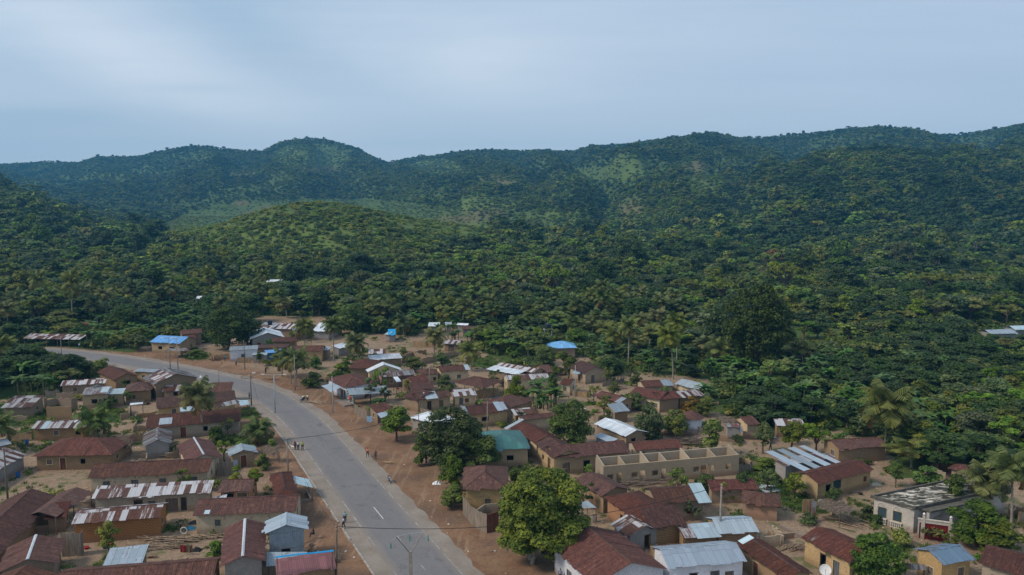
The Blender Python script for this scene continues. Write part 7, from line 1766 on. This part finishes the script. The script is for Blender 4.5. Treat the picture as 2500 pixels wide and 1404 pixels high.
    for (a, b, _, hh), nm in zip(so, ('side_door', 'gate')):
        m = MB(); k = 1 if nm == 'side_door' else 2
        for q in range(k):
            x0 = a + .03 + (b - a) / k * q; m.box(o + e * x0 + nn * .1 + up * .06, e * ((b - a) / k - .06), nn * .05, up * (hh - .1))
            for r_ in range(4): m.box(o + e * x0 + nn * .07 + up * (.15 + r_ * .6), e * ((b - a) / k - .06), nn * .03, up * .06)
        m.build(nm, wood('redgate'), rt)
    m = MB()
    for x in (g0 - .06, g1 + .24): m.tube([o + e * x + nn * .1 + up * (h + .6), o + e * x + nn * .1 + up * (h + .75), o + e * x + nn * .1 + up * (h + .95)], [.08, .19, .05], 8)
    m.build('finial', plain('white_knob', (.6, .58, .55)), rt)
    ground_wall('low grey wall running on from the villa gate', 'BE', [(1905, 1128), (2080, 1100)], 2.0, wallmat('cement'))
def sticks(label, t, c, rx, ry, h, n, mat='log', name='firewood', cat='firewood', r_=.035, along=None, ln=2.2, group='wood and stick heaps'):
    p = at(*tpx(t, c)); rr = random.Random(label); m = MB()
    for k in range(n):
        x = p.x + rr.gauss(0, rx * .45); y = p.y + rr.gauss(0, ry * .45); z = abs(rr.gauss(0, h * .5)) + r_
        a = (along if along is not None else rr.uniform(0, 3.14)) + rr.gauss(0, .22 if along is not None else .8); l_ = ln * rr.uniform(.5, 1.2) / 2
        d = Vector((math.cos(a) * l_, math.sin(a) * l_, rr.uniform(-.12, .12) * l_)); q = Vector((x, y, z)); mid = q + Vector((rr.uniform(-.08, .08), rr.uniform(-.08, .08), rr.uniform(0, .08)))
        m.tube([q - d, mid, q + d], [r_ * rr.uniform(.7, 1.2), r_, r_ * .6], 5)
    for v in range(len(m.v)):
        if m.v[v][2] < .005: m.v[v] = (m.v[v][0], m.v[v][1], .005)
    o = m.build(name, wood(mat), origin=(p.x, p.y, 0)); tag(o, label, cat, group); return o
def thatch(label, t, pts, zs, n=230):
    P = [at(*tpx(t, p), z) for p, z in zip(pts, zs)]; c = sum(P, Vector()) / 4; root = empty('thatch_canopy', (c.x, c.y, 0), label, 'thatch canopy', 'thatch canopies'); rr = random.Random(label)
    m = MB(); nrm = (P[1] - P[0]).cross(P[3] - P[0]).normalized(); nrm = nrm if nrm.z > 0 else -nrm
    m.face([p - nrm * .02 for p in P]); m.face([p - nrm * .08 for p in P][::-1])
    dv = (P[3] - P[0]).normalized()
    for k in range(n):
        a, b = rr.uniform(-.03, 1.03), rr.uniform(-.05, 1.0); q = P[0] * (1 - a) * (1 - b) + P[1] * a * (1 - b) + P[2] * a * b + P[3] * (1 - a) * b
        dd = (dv * rr.uniform(.8, 1.2) + Vector((rr.gauss(0, .35), rr.gauss(0, .35), rr.gauss(0, .05)))).normalized() * rr.uniform(.4, 1.0); q = q + nrm * rr.uniform(0, .15)
        m.tube([q - dd, q + nrm * .05, q + dd - Vector((0, 0, .12))], [.03, .035, .015], 3, cap=False)
    m.build('thatch', wood('thatch'), root)
    for q in P:
        b = Vector((q.x, q.y, 0)) + (Vector((c.x, c.y, 0)) - Vector((q.x, q.y, 0))) * .1; m = MB(); m.tube([b, b + Vector((.05, .03, q.z * .5)), b + Vector((0, 0, q.z - .05))], .06, 5); m.build('post', wood('wood'), root)
def dish(label, t, c, z, r, face=(0, -1, .35), grp='satellite dishes'):
    p = at(*tpx(t, c), z); root = empty('satellite_dish', (p.x, p.y, 0), label, 'satellite dish', grp); f = Vector(face).normalized(); a = f.cross(Vector((0, 0, 1))).normalized(); b = a.cross(f); m = MB(); n = 20
    for q in range(3):
        r0, r1 = r * q / 3, r * (q + 1) / 3; g = lambda rr, th: p + (a * math.cos(th) + b * math.sin(th)) * rr + f * (rr * rr / r * .28)
        for k in range(n):
            t0, t1 = k * 2 * math.pi / n, (k + 1) * 2 * math.pi / n
            m.face([g(r0, t0), g(r1, t0), g(r1, t1), g(r0, t1)] if q else [p, g(r1, t0), g(r1, t1)]); m.face([v - f * .02 for v in ([g(r0, t0), g(r1, t0), g(r1, t1), g(r0, t1)] if q else [p, g(r1, t0), g(r1, t1)])][::-1])
    m.build('reflector', plain('dish_white', (.62, .62, .60), .6, .15), root)
    m = MB(); m.tube([p + f * .05 - b * r * .8, p + f * r * .9 - b * .1 * r], .02, 5); m.tube([p + f * r * .85, p + f * r * 1.0], .05, 6); m.build('feed_arm', plain('rusty_iron', (.10, .06, .045)), root)
    m = MB(); m.tube([(p.x, p.y, 0), p - f * .08], .035, 6); m.build('pole', plain('rusty_iron', (.10, .06, .045)), root)
def rings(label, t, c, r):
    p = at(*tpx(t, c)); m = MB(); n = 18; h = 1.2 + r; m.tube([(p.x + r * math.cos(k * 2 * math.pi / n), p.y, h + r * math.sin(k * 2 * math.pi / n)) for k in range(n + 1)], .06, 6, cap=False); root = empty('hoop_stake', (p.x, p.y, 0), label, 'hoop on a stake', 'hoops on stakes')
    m.build('hoop', plain('hoop_pale', (.55, .47, .40)), root, smooth=True); m = MB(); m.tube([(p.x, p.y, 0), (p.x, p.y, 1.2)], .03, 5); m.build('stake', wood('wood'), root)
def small_things():
    pk = wood('plank')
    gw = ground_wall
    gw('grey weathered plank fence beside the road at the square hip roofed house', 'BC', [(714, 800), (786, 905), (862, 962), (945, 1000)], 2.5, pk, planks=True, ragged=.05, name='plank_fence', cat='fence')
    gw('reddish reed screen joining the grey plank fence', 'BC', [(948, 1000), (1062, 965)], 2.5, wood('brownred'), name='reed_screen', cat='fence', planks=True, ragged=.02)
    gw('stained yard wall below the square hip roofed house', 'BC', [(790, 900), (930, 800), (1060, 790)], 1.2, wallmat('grey'))
    gw('stick fence round the hedge of the roadside shop', 'MB', [(1648, 1030), (1700, 1060), (1770, 1092), (1885, 1092)], 1.9, pk, planks=True, ragged=.12, name='stick_fence', cat='fence')
    gw('plank fence between the nail streaked roof and the grey tin gable hut', 'BB', [(320, 446), (400, 440), (478, 432)], 2.2, pk, planks=True, ragged=.06, name='plank_fence', cat='fence')
    gw('low ochre block wall below the small mud hut with the pink door', 'BB', [(470, 408), (520, 352), (728, 352)], 1.1, wallmat('brick'))
    gw('blue grey tin panel standing next to the ochre block wall', 'BB', [(468, 415), (520, 405)], 2.0, roofmat('zinc'), thick=.04, name='corrugated_screen', cat='metal screen')
    gw('knee high concrete kerb of the small terrace by the pale blue awning', 'BB', [(1118, 712), (1236, 694), (1192, 612)], .45, wallmat('cement'), name='terrace_kerb')
    gw('pale reed fence below the big open hall', 'MC', [(1042, 892), (1140, 876), (1255, 862)], 1.9, wood('reed'), planks=True, ragged=.12, name='reed_fence', cat='fence')
    gw('long pale reed fence behind the sandy yard', 'MC', [(428, 384), (540, 390), (665, 392)], 1.8, wood('reed'), planks=True, ragged=.10, name='reed_fence', cat='fence')
    gw('mud yard wall in the sandy yard, upper one', 'MC', [(318, 470), (450, 478), (560, 462)], 1.5, wallmat('mud'), ragged=.12)
    gw('mud yard wall in the sandy yard, lower one', 'MC', [(400, 556), (520, 556), (860, 470)], 1.6, wallmat('mud'), ragged=.10)
    gw('roofless mud gable wall standing in the sandy yard', 'MC', [(330, 545), (430, 500), (560, 545)], 2.0, wallmat('mud'), ragged=.1)
    gw('tall mud brick wall of the overgrown ruin at the left', 'MA', [(455, 1092), (695, 1088)], 2.6, wallmat('brick'), ragged=.03)
    gw('stepped mud brick wall behind the tall overgrown one', 'MA', [(455, 1010), (560, 990), (695, 1000), (755, 985)], 2.4, wallmat('mud'), ragged=.06)
    gw('grey brick wall with a gap at the banana grove', 'MA', [(328, 978), (392, 978)], 2.2, wallmat('mud'), ragged=.08); gw('right stub of the grey brick wall at the banana grove', 'MA', [(432, 980), (464, 972)], 2.2, wallmat('mud'), ragged=.08)
    gw('long crumbling wall below the streaked tin roof, left block', 'MA', [(545, 905), (750, 900)], 1.6, wallmat('mud'), ragged=.12)
    gw('low garden wall left of the tall mud brick ruin wall', 'MA', [(100, 1105), (260, 1100)], 1.0, wallmat('mud'), ragged=.15); gw('grey foundation wall at the far left under the palm', 'MA', [(210, 1290), (310, 1270)], 1.3, wallmat('mud'), ragged=.08)
    gw('small block wall corner beside the sandy left yard', 'MA', [(1170, 1095), (1260, 1080), (1262, 1010)], 1.3, wallmat('mud'), ragged=.08)
    gw('grey plank screen at the left end of the red brick block house', 'BA', [(600, 1228), (795, 1222)], 3.0, pk, planks=True, ragged=.03, name='plank_screen', cat='fence'); gw('end flap of the grey plank screen', 'BA', [(797, 1222), (812, 1180)], 2.9, pk, planks=True, name='plank_screen', cat='fence')
    gw('mud wall under the open black porch of the dark rust house', 'BA', [(300, 1010), (500, 985)], 1.0, wallmat('mud'), ragged=.1)
    gw('rough sticks fence behind the small grey tin gable house', 'BA', [(1680, 280), (1770, 265)], 1.6, pk, planks=True, ragged=.2, name='stick_fence', cat='fence')
    gw('pale lath fence under the crossing rust roofs shed', 'BD', [(540, 1122), (660, 1118)], 1.6, pk, planks=True, ragged=.05, name='plank_fence', cat='fence')
    gw('cut low foundation wall in the rubble yard', 'BD', [(1880, 1010), (1930, 1075), (2140, 1050)], .8, wallmat('mud')); gw('long low foundation edge in the rubble yard', 'BD', [(1990, 945), (2260, 1075)], .4, wallmat('cement'))
    gw('tall grey tin sheet leaning upright by the thatch canopy', 'BE', [(302, 885), (358, 893)], 3.0, roofmat('oldzinc'), thick=.05, name='corrugated_screen', cat='metal screen')
    gw('brown tin wall panel behind the grey leaning sheet', 'BE', [(232, 800), (345, 795)], 1.9, wood('reed'), thick=.05, name='reed_fence', cat='fence')
    gw('fallen yard fence behind the stick heaps', 'MD', [(1080, 1200), (1260, 1195), (1450, 1215)], 1.0, pk, planks=True, ragged=.3, name='stick_fence', cat='fence')
    gw('grey yard wall by the plank hut with the white disc', 'MD', [(1560, 1290), (1690, 1305)], 1.2, wallmat('mud'), ragged=.1)
    gw('stick corral fence near the forest edge', 'MD', [(480, 770), (560, 760), (690, 720)], 1.2, pk, planks=True, ragged=.4, name='stick_fence', cat='fence')
    gw('crumbling stone wall below the cream compound wall', 'MD', [(930, 985), (1085, 992)], .8, wallmat('cement'), ragged=.2)
    # the round pale hut wall
    p = at(*tpx('MD', (1335, 1180))); m = MB(); m.tube([(p.x, p.y, 0), (p.x, p.y, 2.5)], 2.1, 22); r = empty('round_hut', (p.x, p.y, 0), 'round pale walled hut with a rust roof between two green trees', 'hut', 'huts and sheds'); m.build('wall', wallmat('white'), r); m = MB(); m.tube([(p.x, p.y, 2.45), (p.x, p.y, 3.7)], [2.5, .1], 16); m.build('roof', roofmat('rust'), r)
    # small grey slab steps at the shop, striped board
    gw('concrete doorstep slab in front of the striped board of the shop', 'MB', [(1462, 915), (1552, 968)], .35, wallmat('cement'), thick=2.2, name='doorstep', cat='doorstep')
    a, b = at(*tpx('MB', (1576, 930))), at(*tpx('MB', (1642, 945))); e = b - a; Lb = e.length; e /= Lb; nn = Vector((e.y, -e.x, 0)); c = (a + b) / 2; root = empty('striped_board', (c.x, c.y, 0), 'dark green board with white stripes and a red figure at the roadside shop', 'painted board')
    m = MB(); m.box(a, e * Lb, -nn * .06, (0, 0, 2.7)); m.build('board', plain('board_green', (.012, .05, .045), .6), root)
    m = MB()
    for k in range(7): m.box(a + nn * .004 + e * .1 + Vector((0, 0, .35 + k * .33)), e * (Lb - .15), nn * .012, (0, 0, .09))
    m.build('stripe', plain('board_white', (.55, .58, .55), .7), root)
    m = MB(); q = a + e * Lb * .5 + nn * .03; m.tube([q + Vector((0, 0, .7)), q + Vector((0, 0, 1.3)), q + Vector((0, 0, 2.1))], [.08, .42, .05], 8); m.build('red_figure', plain('board_red', (.5, .06, .04), .7), root)
    # water tower
    p = at(*tpx('MC', (1735, 402))); r = empty('water_tower', (p.x, p.y, 0), 'black water tank on white posts beside the sky blue roof', 'water tower'); 
    for dx, dy in ((-1, 0), (0, -.6), (1, 0), (0, .9)): m = MB(); m.tube([(p.x + dx, p.y + dy, 0), (p.x + dx, p.y + dy, 5.6)], .16, 8); m.build('post', plain('white_post', (.62, .62, .62)), r)
    m = MB(); m.box((p.x - 1.4, p.y - 1, 5.6), (2.8, 0, 0), (0, 2.2, 0), (0, 0, .15)); m.build('platform', wallmat('cement'), r); m = MB(); m.tube([(p.x, p.y, 5.75), (p.x, p.y, 7.2), (p.x, p.y, 7.5)], [.9, .9, .35], 16); m.build('tank', plain('tank_black', (.02, .025, .035), .5), r, smooth=False)
    p = at(*tpx('MB', (830, 163)), 4.6); o = MB(); o.tube([(p.x, p.y, 4.3), (p.x, p.y, 5.6), (p.x, p.y, 5.9)], [.7, .7, .3], 14); q = o.build('water_tank', plain('tank_black', (.02, .025, .035), .5), origin=(p.x, p.y, 4.3)); tag(q, 'small black water tank on the hall with pale rust sheets', 'water tank')
    dish('white satellite dish at the bottom edge below the diagonal rust gable', 'BE', (455, 1355), 3.2, .62, (-.3, -1, .5))
    dish('white satellite dish on the plank hut wall', 'MD', (1815, 1188), 1.3, .50, (0, -1, .15))
    dish('small white dish on the roof of the brown gable house', 'MA', (1938, 672), 3.9, .35, (0, -1, .3)); dish('pale dish over the rust open hall', 'MC', (1035, 742), 2.6, .35, (-.4, -1, .3))
    rings('pale hoop on a stake in the firewood yard', 'BA', (1786, 1090), .42); rings('pale hoop beside the light blue lean-to', 'MC', (2348, 1300), .40); rings('pale hoop beside the right hand shaggy palm', 'BE', (2260, 860), .45)
    sticks('heap of long firewood poles on the yard floor, upper heap', 'BA', (1640, 1078), 2.4, .8, .35, 60, along=-.06, ln=4.6, r_=.06); sticks('heap of long firewood poles on the yard floor, lower heap', 'BA', (1530, 1140), 2.6, .7, .3, 50, along=.03, ln=4.6, r_=.06)
    sticks('short logs beside the pale blue tin roof', 'BA', (1470, 1232), .7, .3, .15, 9, along=.1, ln=1.3, r_=.08); sticks('log pile against the long cream house', 'BA', (2030, 1045), 2.0, .5, .3, 34, along=.1, ln=2.4, r_=.07)
    sticks('tangle of dry branches between the striped roofs', 'BA', (980, 712), 2.0, 1.2, .8, 120, 'thatch', 'branch_heap', 'branch heap', .035, .5, 2.6)
    sticks('stick heap leaning below the pointed grey tin house', 'BA', (1500, 262), 2.2, 1.0, 1.0, 110, 'thatch', 'branch_heap', 'branch heap', .04, .2, 2.6)
    sticks('large grey heap of dry palm branches in front of the unroofed building', 'BD', (540, 522), 5.0, 1.5, .8, 330, 'thatch', 'branch_heap', 'branch heap', .045, .2, 2.2)
    sticks('dry branch heap behind the unroofed building', 'MD', (1350, 1325), 3.2, 1.2, 1.0, 170, 'thatch', 'branch_heap', 'branch heap', .045, .1, 2.8); sticks('second dry branch heap nearer the slim reddish tree', 'MD', (1200, 1235), 3.6, 1.2, .8, 150, 'thatch', 'branch_heap', 'branch heap', .045, .1, 2.6)
    sticks('brown thatch heap beside the long dark roofed house', 'MC', (1235, 1115), 2.6, 1.2, 1.3, 190, 'thatch', 'branch_heap', 'branch heap', .045, .3, 2.2)
    sticks('thin poles heap in front of the cream striped hut', 'MC', (1060, 945), 2.4, 1.0, .8, 90, 'thatch', 'branch_heap', 'branch heap', .035, .2, 2.2); sticks('timber scraps in the rubble yard', 'BE', (150, 1150), 1.3, .8, .4, 26, along=.6, ln=1.5, r_=.07)
    sticks('long timbers lying across the rubble yard', 'BE', (640, 900), 2.4, 1.2, .3, 10, along=-.75, ln=5.5, r_=.09); sticks('poles stacked against the blue grey tin house', 'BB', (1240, 1175), .5, .5, 1.4, 14, along=1.4, ln=1.6, r_=.06); sticks('felled log beside the road near the roadside shop', 'MB', (1300, 928), 1.2, .2, .15, 6, along=-.45, ln=4.5, r_=.12)
    sticks('broken sticks on the orange verge beside the forked tree', 'MC', (440, 1120), 1.2, .8, .2, 24, along=-.6, ln=1.6, r_=.05); sticks('drift of pale branches on the verge by the two walkers', 'BB', (1990, 320), 1.0, .4, .15, 16, 'reed', along=-.3, ln=1.2, r_=.05); sticks('stack of timber at the forest edge yard', 'MD', (620, 790), 2.0, 1.0, .6, 50, 'thatch', along=.1, ln=2.8, r_=.05)
    thatch('dry palm thatch canopy on posts in the rubble yard', 'BE', [(370, 720), (600, 800), (735, 778), (545, 640)], [2.0, 2.0, 2.2, 2.6], 330)
    thatch('low thatch canopy by the bush at the near road side', 'BB', [(735, 205), (925, 232), (910, 180), (760, 172)], [1.6, 1.6, 2.1, 2.1], 220)
    thatch('round topped thatch shelter with dark posts in the left yard', 'BA', (lambda: [(1080, 150), (1260, 150), (1215, 90), (1105, 95)])(), [2.2, 2.2, 3.0, 3.0], 220)
    thatch('low thatch roof beside the plank hut at the forest edge', 'MD', [(1600, 1120), (1780, 1110), (1740, 1075), (1620, 1065)], [2.2, 2.2, 2.6, 2.6], 200)
    # cloths, tarp, sacks
    for lb, t, c, col, z in (('dark red cloth hung to dry in the firewood yard', 'BA', (1780, 1210), (.20, .015, .02), 1), ('brown shirt hung to dry in the firewood yard', 'BA', (1835, 1212), (.12, .08, .05), 1), ('black cloth lying on the firewood yard floor', 'BA', (1902, 1165), (.012, .012, .014), 0),
                             ('blue plastic sheet heap by the long cream house', 'BA', (1840, 955), (.03, .19, .34), 0), ('dark bundle heap beside the blue plastic sheet', 'BA', (1880, 900), (.02, .02, .025), 0), ('white cloth bundle on the verge under the big roadside tree', 'BC', (462, 520), (.6, .6, .6), 0),
                             ('white sack lying on the rust roofed brick hut yard', 'BD', (1100, 1075), (.6, .56, .5), 0), ('pale sacks stacked at the end of the ochre house with the blue shutter', 'BE', (945, 530), (.42, .38, .30), 0)):
        p = at(*tpx(t, c)); m = MB(); rr = random.Random(lb)
        if z:
            n = 5
            for k in range(n):
                x0, x1 = -.4 + .8 * k / n, -.4 + .8 * (k + 1) / n; y0, y1 = .05 * math.sin(k * 1.7), .05 * math.sin((k + 1) * 1.7)
                for s in (0, .015): m.face([(p.x + x0, p.y + y0 + s, .35), (p.x + x1, p.y + y1 + s, .33), (p.x + x1, p.y + y1 * .4 + s, 1.25), (p.x + x0, p.y + y0 * .4 + s, 1.25)])
        else:
            n, k_ = 9, 6; g = [[(p.x + (a / n - .5) * 1.4 + rr.uniform(-.05, .05), p.y + (b / k_ - .5) * 1.0 + rr.uniform(-.05, .05), max(.02, .42 * math.sin(math.pi * a / n) * math.sin(math.pi * b / k_) * rr.uniform(.6, 1.3))) for b in range(k_ + 1)] for a in range(n + 1)]
            for a in range(n):
                for b in range(k_): m.face([g[a][b], g[a + 1][b], g[a + 1][b + 1], g[a][b + 1]])
        o = m.build('cloth', plain('cloth_%.2f_%.2f' % col[:2], col, .8, .2, 4), origin=(p.x, p.y, 0), weld=True); tag(o, lb, 'cloth')
    # white pipe at the white wall
    p = at(*tpx('BC', (1693, 1330))); m = MB(); m.tube([(p.x, p.y, 0), (p.x, p.y, 5.6)], .07, 8); o = m.build('white_pipe', plain('white_post', (.62, .62, .62)), origin=(p.x, p.y, 0)); tag(o, 'upright white pipe beside the white wall under the big tree', 'pipe')
    # road sign-like blue board and benches
    p = at(*tpx('MB', (1795, 1150))); r = empty('notice_board', (p.x, p.y, 0), 'pale blue notice board on the orange verge left of the stick fence', 'notice board'); m = MB(); m.box((p.x - .5, p.y, .8), (1.0, 0, 0), (0, .05, 0), (0, 0, 1.1)); m.build('board', plain('notice_blue', (.28, .42, .58), .6, .3, 5), r)
    for s in (-.4, .4): m = MB(); m.tube([(p.x + s, p.y + .08, 0), (p.x + s, p.y + .08, 1.9)], .035, 5); m.build('leg', wood('wood'), r)
    for lb, t, c in (('rough wooden bench under the roadside mango', 'MB', (600, 690)), ('bench in front of the stall by the road palms', 'MB', (830, 700)), ('rough table beside the cream gable hut', 'MC', (1890, 900)), ('drying rack at the forest edge yard', 'MD', (400, 800))):
        p = at(*tpx(t, c)); r = empty('bench', (p.x, p.y, 0), lb, 'bench', 'benches and racks'); m = MB(); h = .5 if 'bench' in lb else 1.0
        for k in range(4): m.box((p.x - 1.3, p.y - .3 + k * .17, h), (2.6, 0, 0), (0, .14, 0), (0, 0, .05))
        m.build('seat' if h < .9 else 'top', wood('plank'), r)
        for sx in (-1.1, 1.1):
            for sy in (-.2, .25): m = MB(); m.tube([(p.x + sx, p.y + sy, 0), (p.x + sx, p.y + sy, h)], .04, 5); m.build('leg', wood('wood'), r)
def yard_clutter():
    rr = random.Random(91); walls = []; pots = []; tries = 0; hs = list(HOUSES)
    while len(walls) < 46 and tries < 3000:
        tries += 1; hx, hy, ix, iy, jx, jy, L_, Dp = rr.choice(hs)
        u, v = proj(hx, hy)
        if not (0 < u < 2500 and 860 < v < 1400): continue
        a, b = rr.choice(((-.3, .5), (L_ + .3, .5), (L_ + .3, Dp - .5), (-.3, Dp - .5))); p0 = Vector((hx + ix * a + jx * b, hy + iy * a + jy * b, 0)); s = -1 if a < 0 else 1
        e = Vector((ix * s, iy * s, 0)); f = Vector((jx, jy, 0)) * rr.choice((-1, 1)); l1, l2 = rr.uniform(1.5, 4.5), rr.uniform(1.5, 4)
        pts = [p0, p0 + e * l1, p0 + e * l1 + f * l2]
        if any(over_house(q.x, q.y, .1) or road_dist(np.array([q.x]), np.array([q.y]))[0] < 11 for q in pts[1:] + [(pts[1] + pts[2]) / 2, p0 + e * .6]): continue
        m = MB(); kind = rr.random(); pl = kind < .45; h = rr.uniform(.7, 1.7); mt = rr.choice([wood('plank'), wood('reed'), wood('thatch')]) if pl else wallmat(rr.choice(['mud', 'ruin', 'brick', 'block']))
        for c, d in zip(pts, pts[1:]):
            g = (d - c); Lg = g.length; g = g / Lg; nn = Vector((-g.y, g.x, 0)); st = .22 if pl else .55; k = int(Lg / st)
            for q in range(k): m.box(c + g * q * st, g * st * .97, nn * (.04 if pl else .18), Vector((0, 0, h * (1 + rr.uniform(-.14, .14)))))
        if not m.f: continue
        o = m.build('yard_fence' if pl else 'yard_wall', mt, origin=(p0.x, p0.y, 0)); u, v = proj(p0.x, p0.y); walls.append((o, u, v, 'short rough plank fence' if pl else 'short crumbling mud wall'))
    tries = 0
    while len(pots) < 60 and tries < 3000:
        tries += 1; hx, hy, ix, iy, jx, jy, L_, Dp = rr.choice(hs); a = rr.uniform(-2.5, L_ + 2.5); b = rr.uniform(-3, -.6); x, y = hx + ix * a + jx * b, hy + iy * a + jy * b; u, v = proj(x, y)
        if not (0 < u < 2500 and 900 < v < 1400) or over_house(x, y, .2) or road_dist(np.array([x]), np.array([y]))[0] < 11: continue
        c, w = rr.choice([((.02, .10, .28), 'blue barrel'), ((.30, .12, .05), 'clay pot'), ((.5, .5, .48), 'white basin'), ((.015, .015, .015), 'black bucket'), ((.28, .02, .02), 'red basin'), ((.25, .22, .2), 'grey barrel')])
        r0 = .32 if 'barrel' in w else .24 if 'pot' in w else .34; h = .85 if 'barrel' in w else .45 if 'pot' in w else .25; m = MB(); pr = [.75, 1.0, 1.0, .95] if 'barrel' in w else [.5, 1.1, .95, .55] if 'pot' in w else [.6, .8, .95, 1.0]
        m.tube([(x, y, 0), (x, y, h * .35), (x, y, h * .7), (x, y, h)], [r0 * q for q in pr], 12, cap=False); m.face([(x + r0 * pr[3] * .9 * math.cos(k * .5236), y + r0 * pr[3] * .9 * math.sin(k * .5236), h * .86) for k in range(12)])
        o = m.build(w.split()[1], plain('pot_' + w.replace(' ', '_'), c, .6, .15, 4), origin=(x, y, 0), smooth=False, weld=True); pots.append((o, u, v, w))
    return walls, pots
# ------------------------------------------------------------------ hazy air
def haze():
    m, nt = newmat('hazy_air'); v = nd(nt, 'ShaderNodeVolumePrincipled', {'Color': (.12, .46, .80), 'Density': 0.00016, 'Anisotropy': 0.0})
    nt.links.new(v.outputs[0], nd(nt, 'ShaderNodeOutputMaterial').inputs['Volume'])
    mb = MB(); mb.box((-4800, -400, -12), (9600, 0, 0), (0, 4900, 0), (0, 0, 360)); o = mb.build('haze', m, weld=True); tag(o, 'thin blue haze over the valley', None, None, 'stuff')
build_ground(); build_road(); build_houses(); ruin(); villa(); small_things(); poles(); people()
near_trees(); _p = palms(); _b = bananas(); _h = shrubs(); _f = forest(); village_scatter()
label_by_place(_p, "palm tree", "palms around the village"); label_by_place(_b, "banana plant", "banana clumps"); label_by_place([q for q in _h if "young" in q[3]], "tree", "young trees in the yards"); label_by_place([q for q in _h if "shrub" in q[3]], "shrub", "shrubs in the yards"); label_by_place(_f, "tree", "trees of the forest edge")
_w, _q = yard_clutter(); label_by_place(_w, 'wall', 'yard walls and fences'); label_by_place(_q, 'vessel', 'pots and barrels in the yards')
haze()
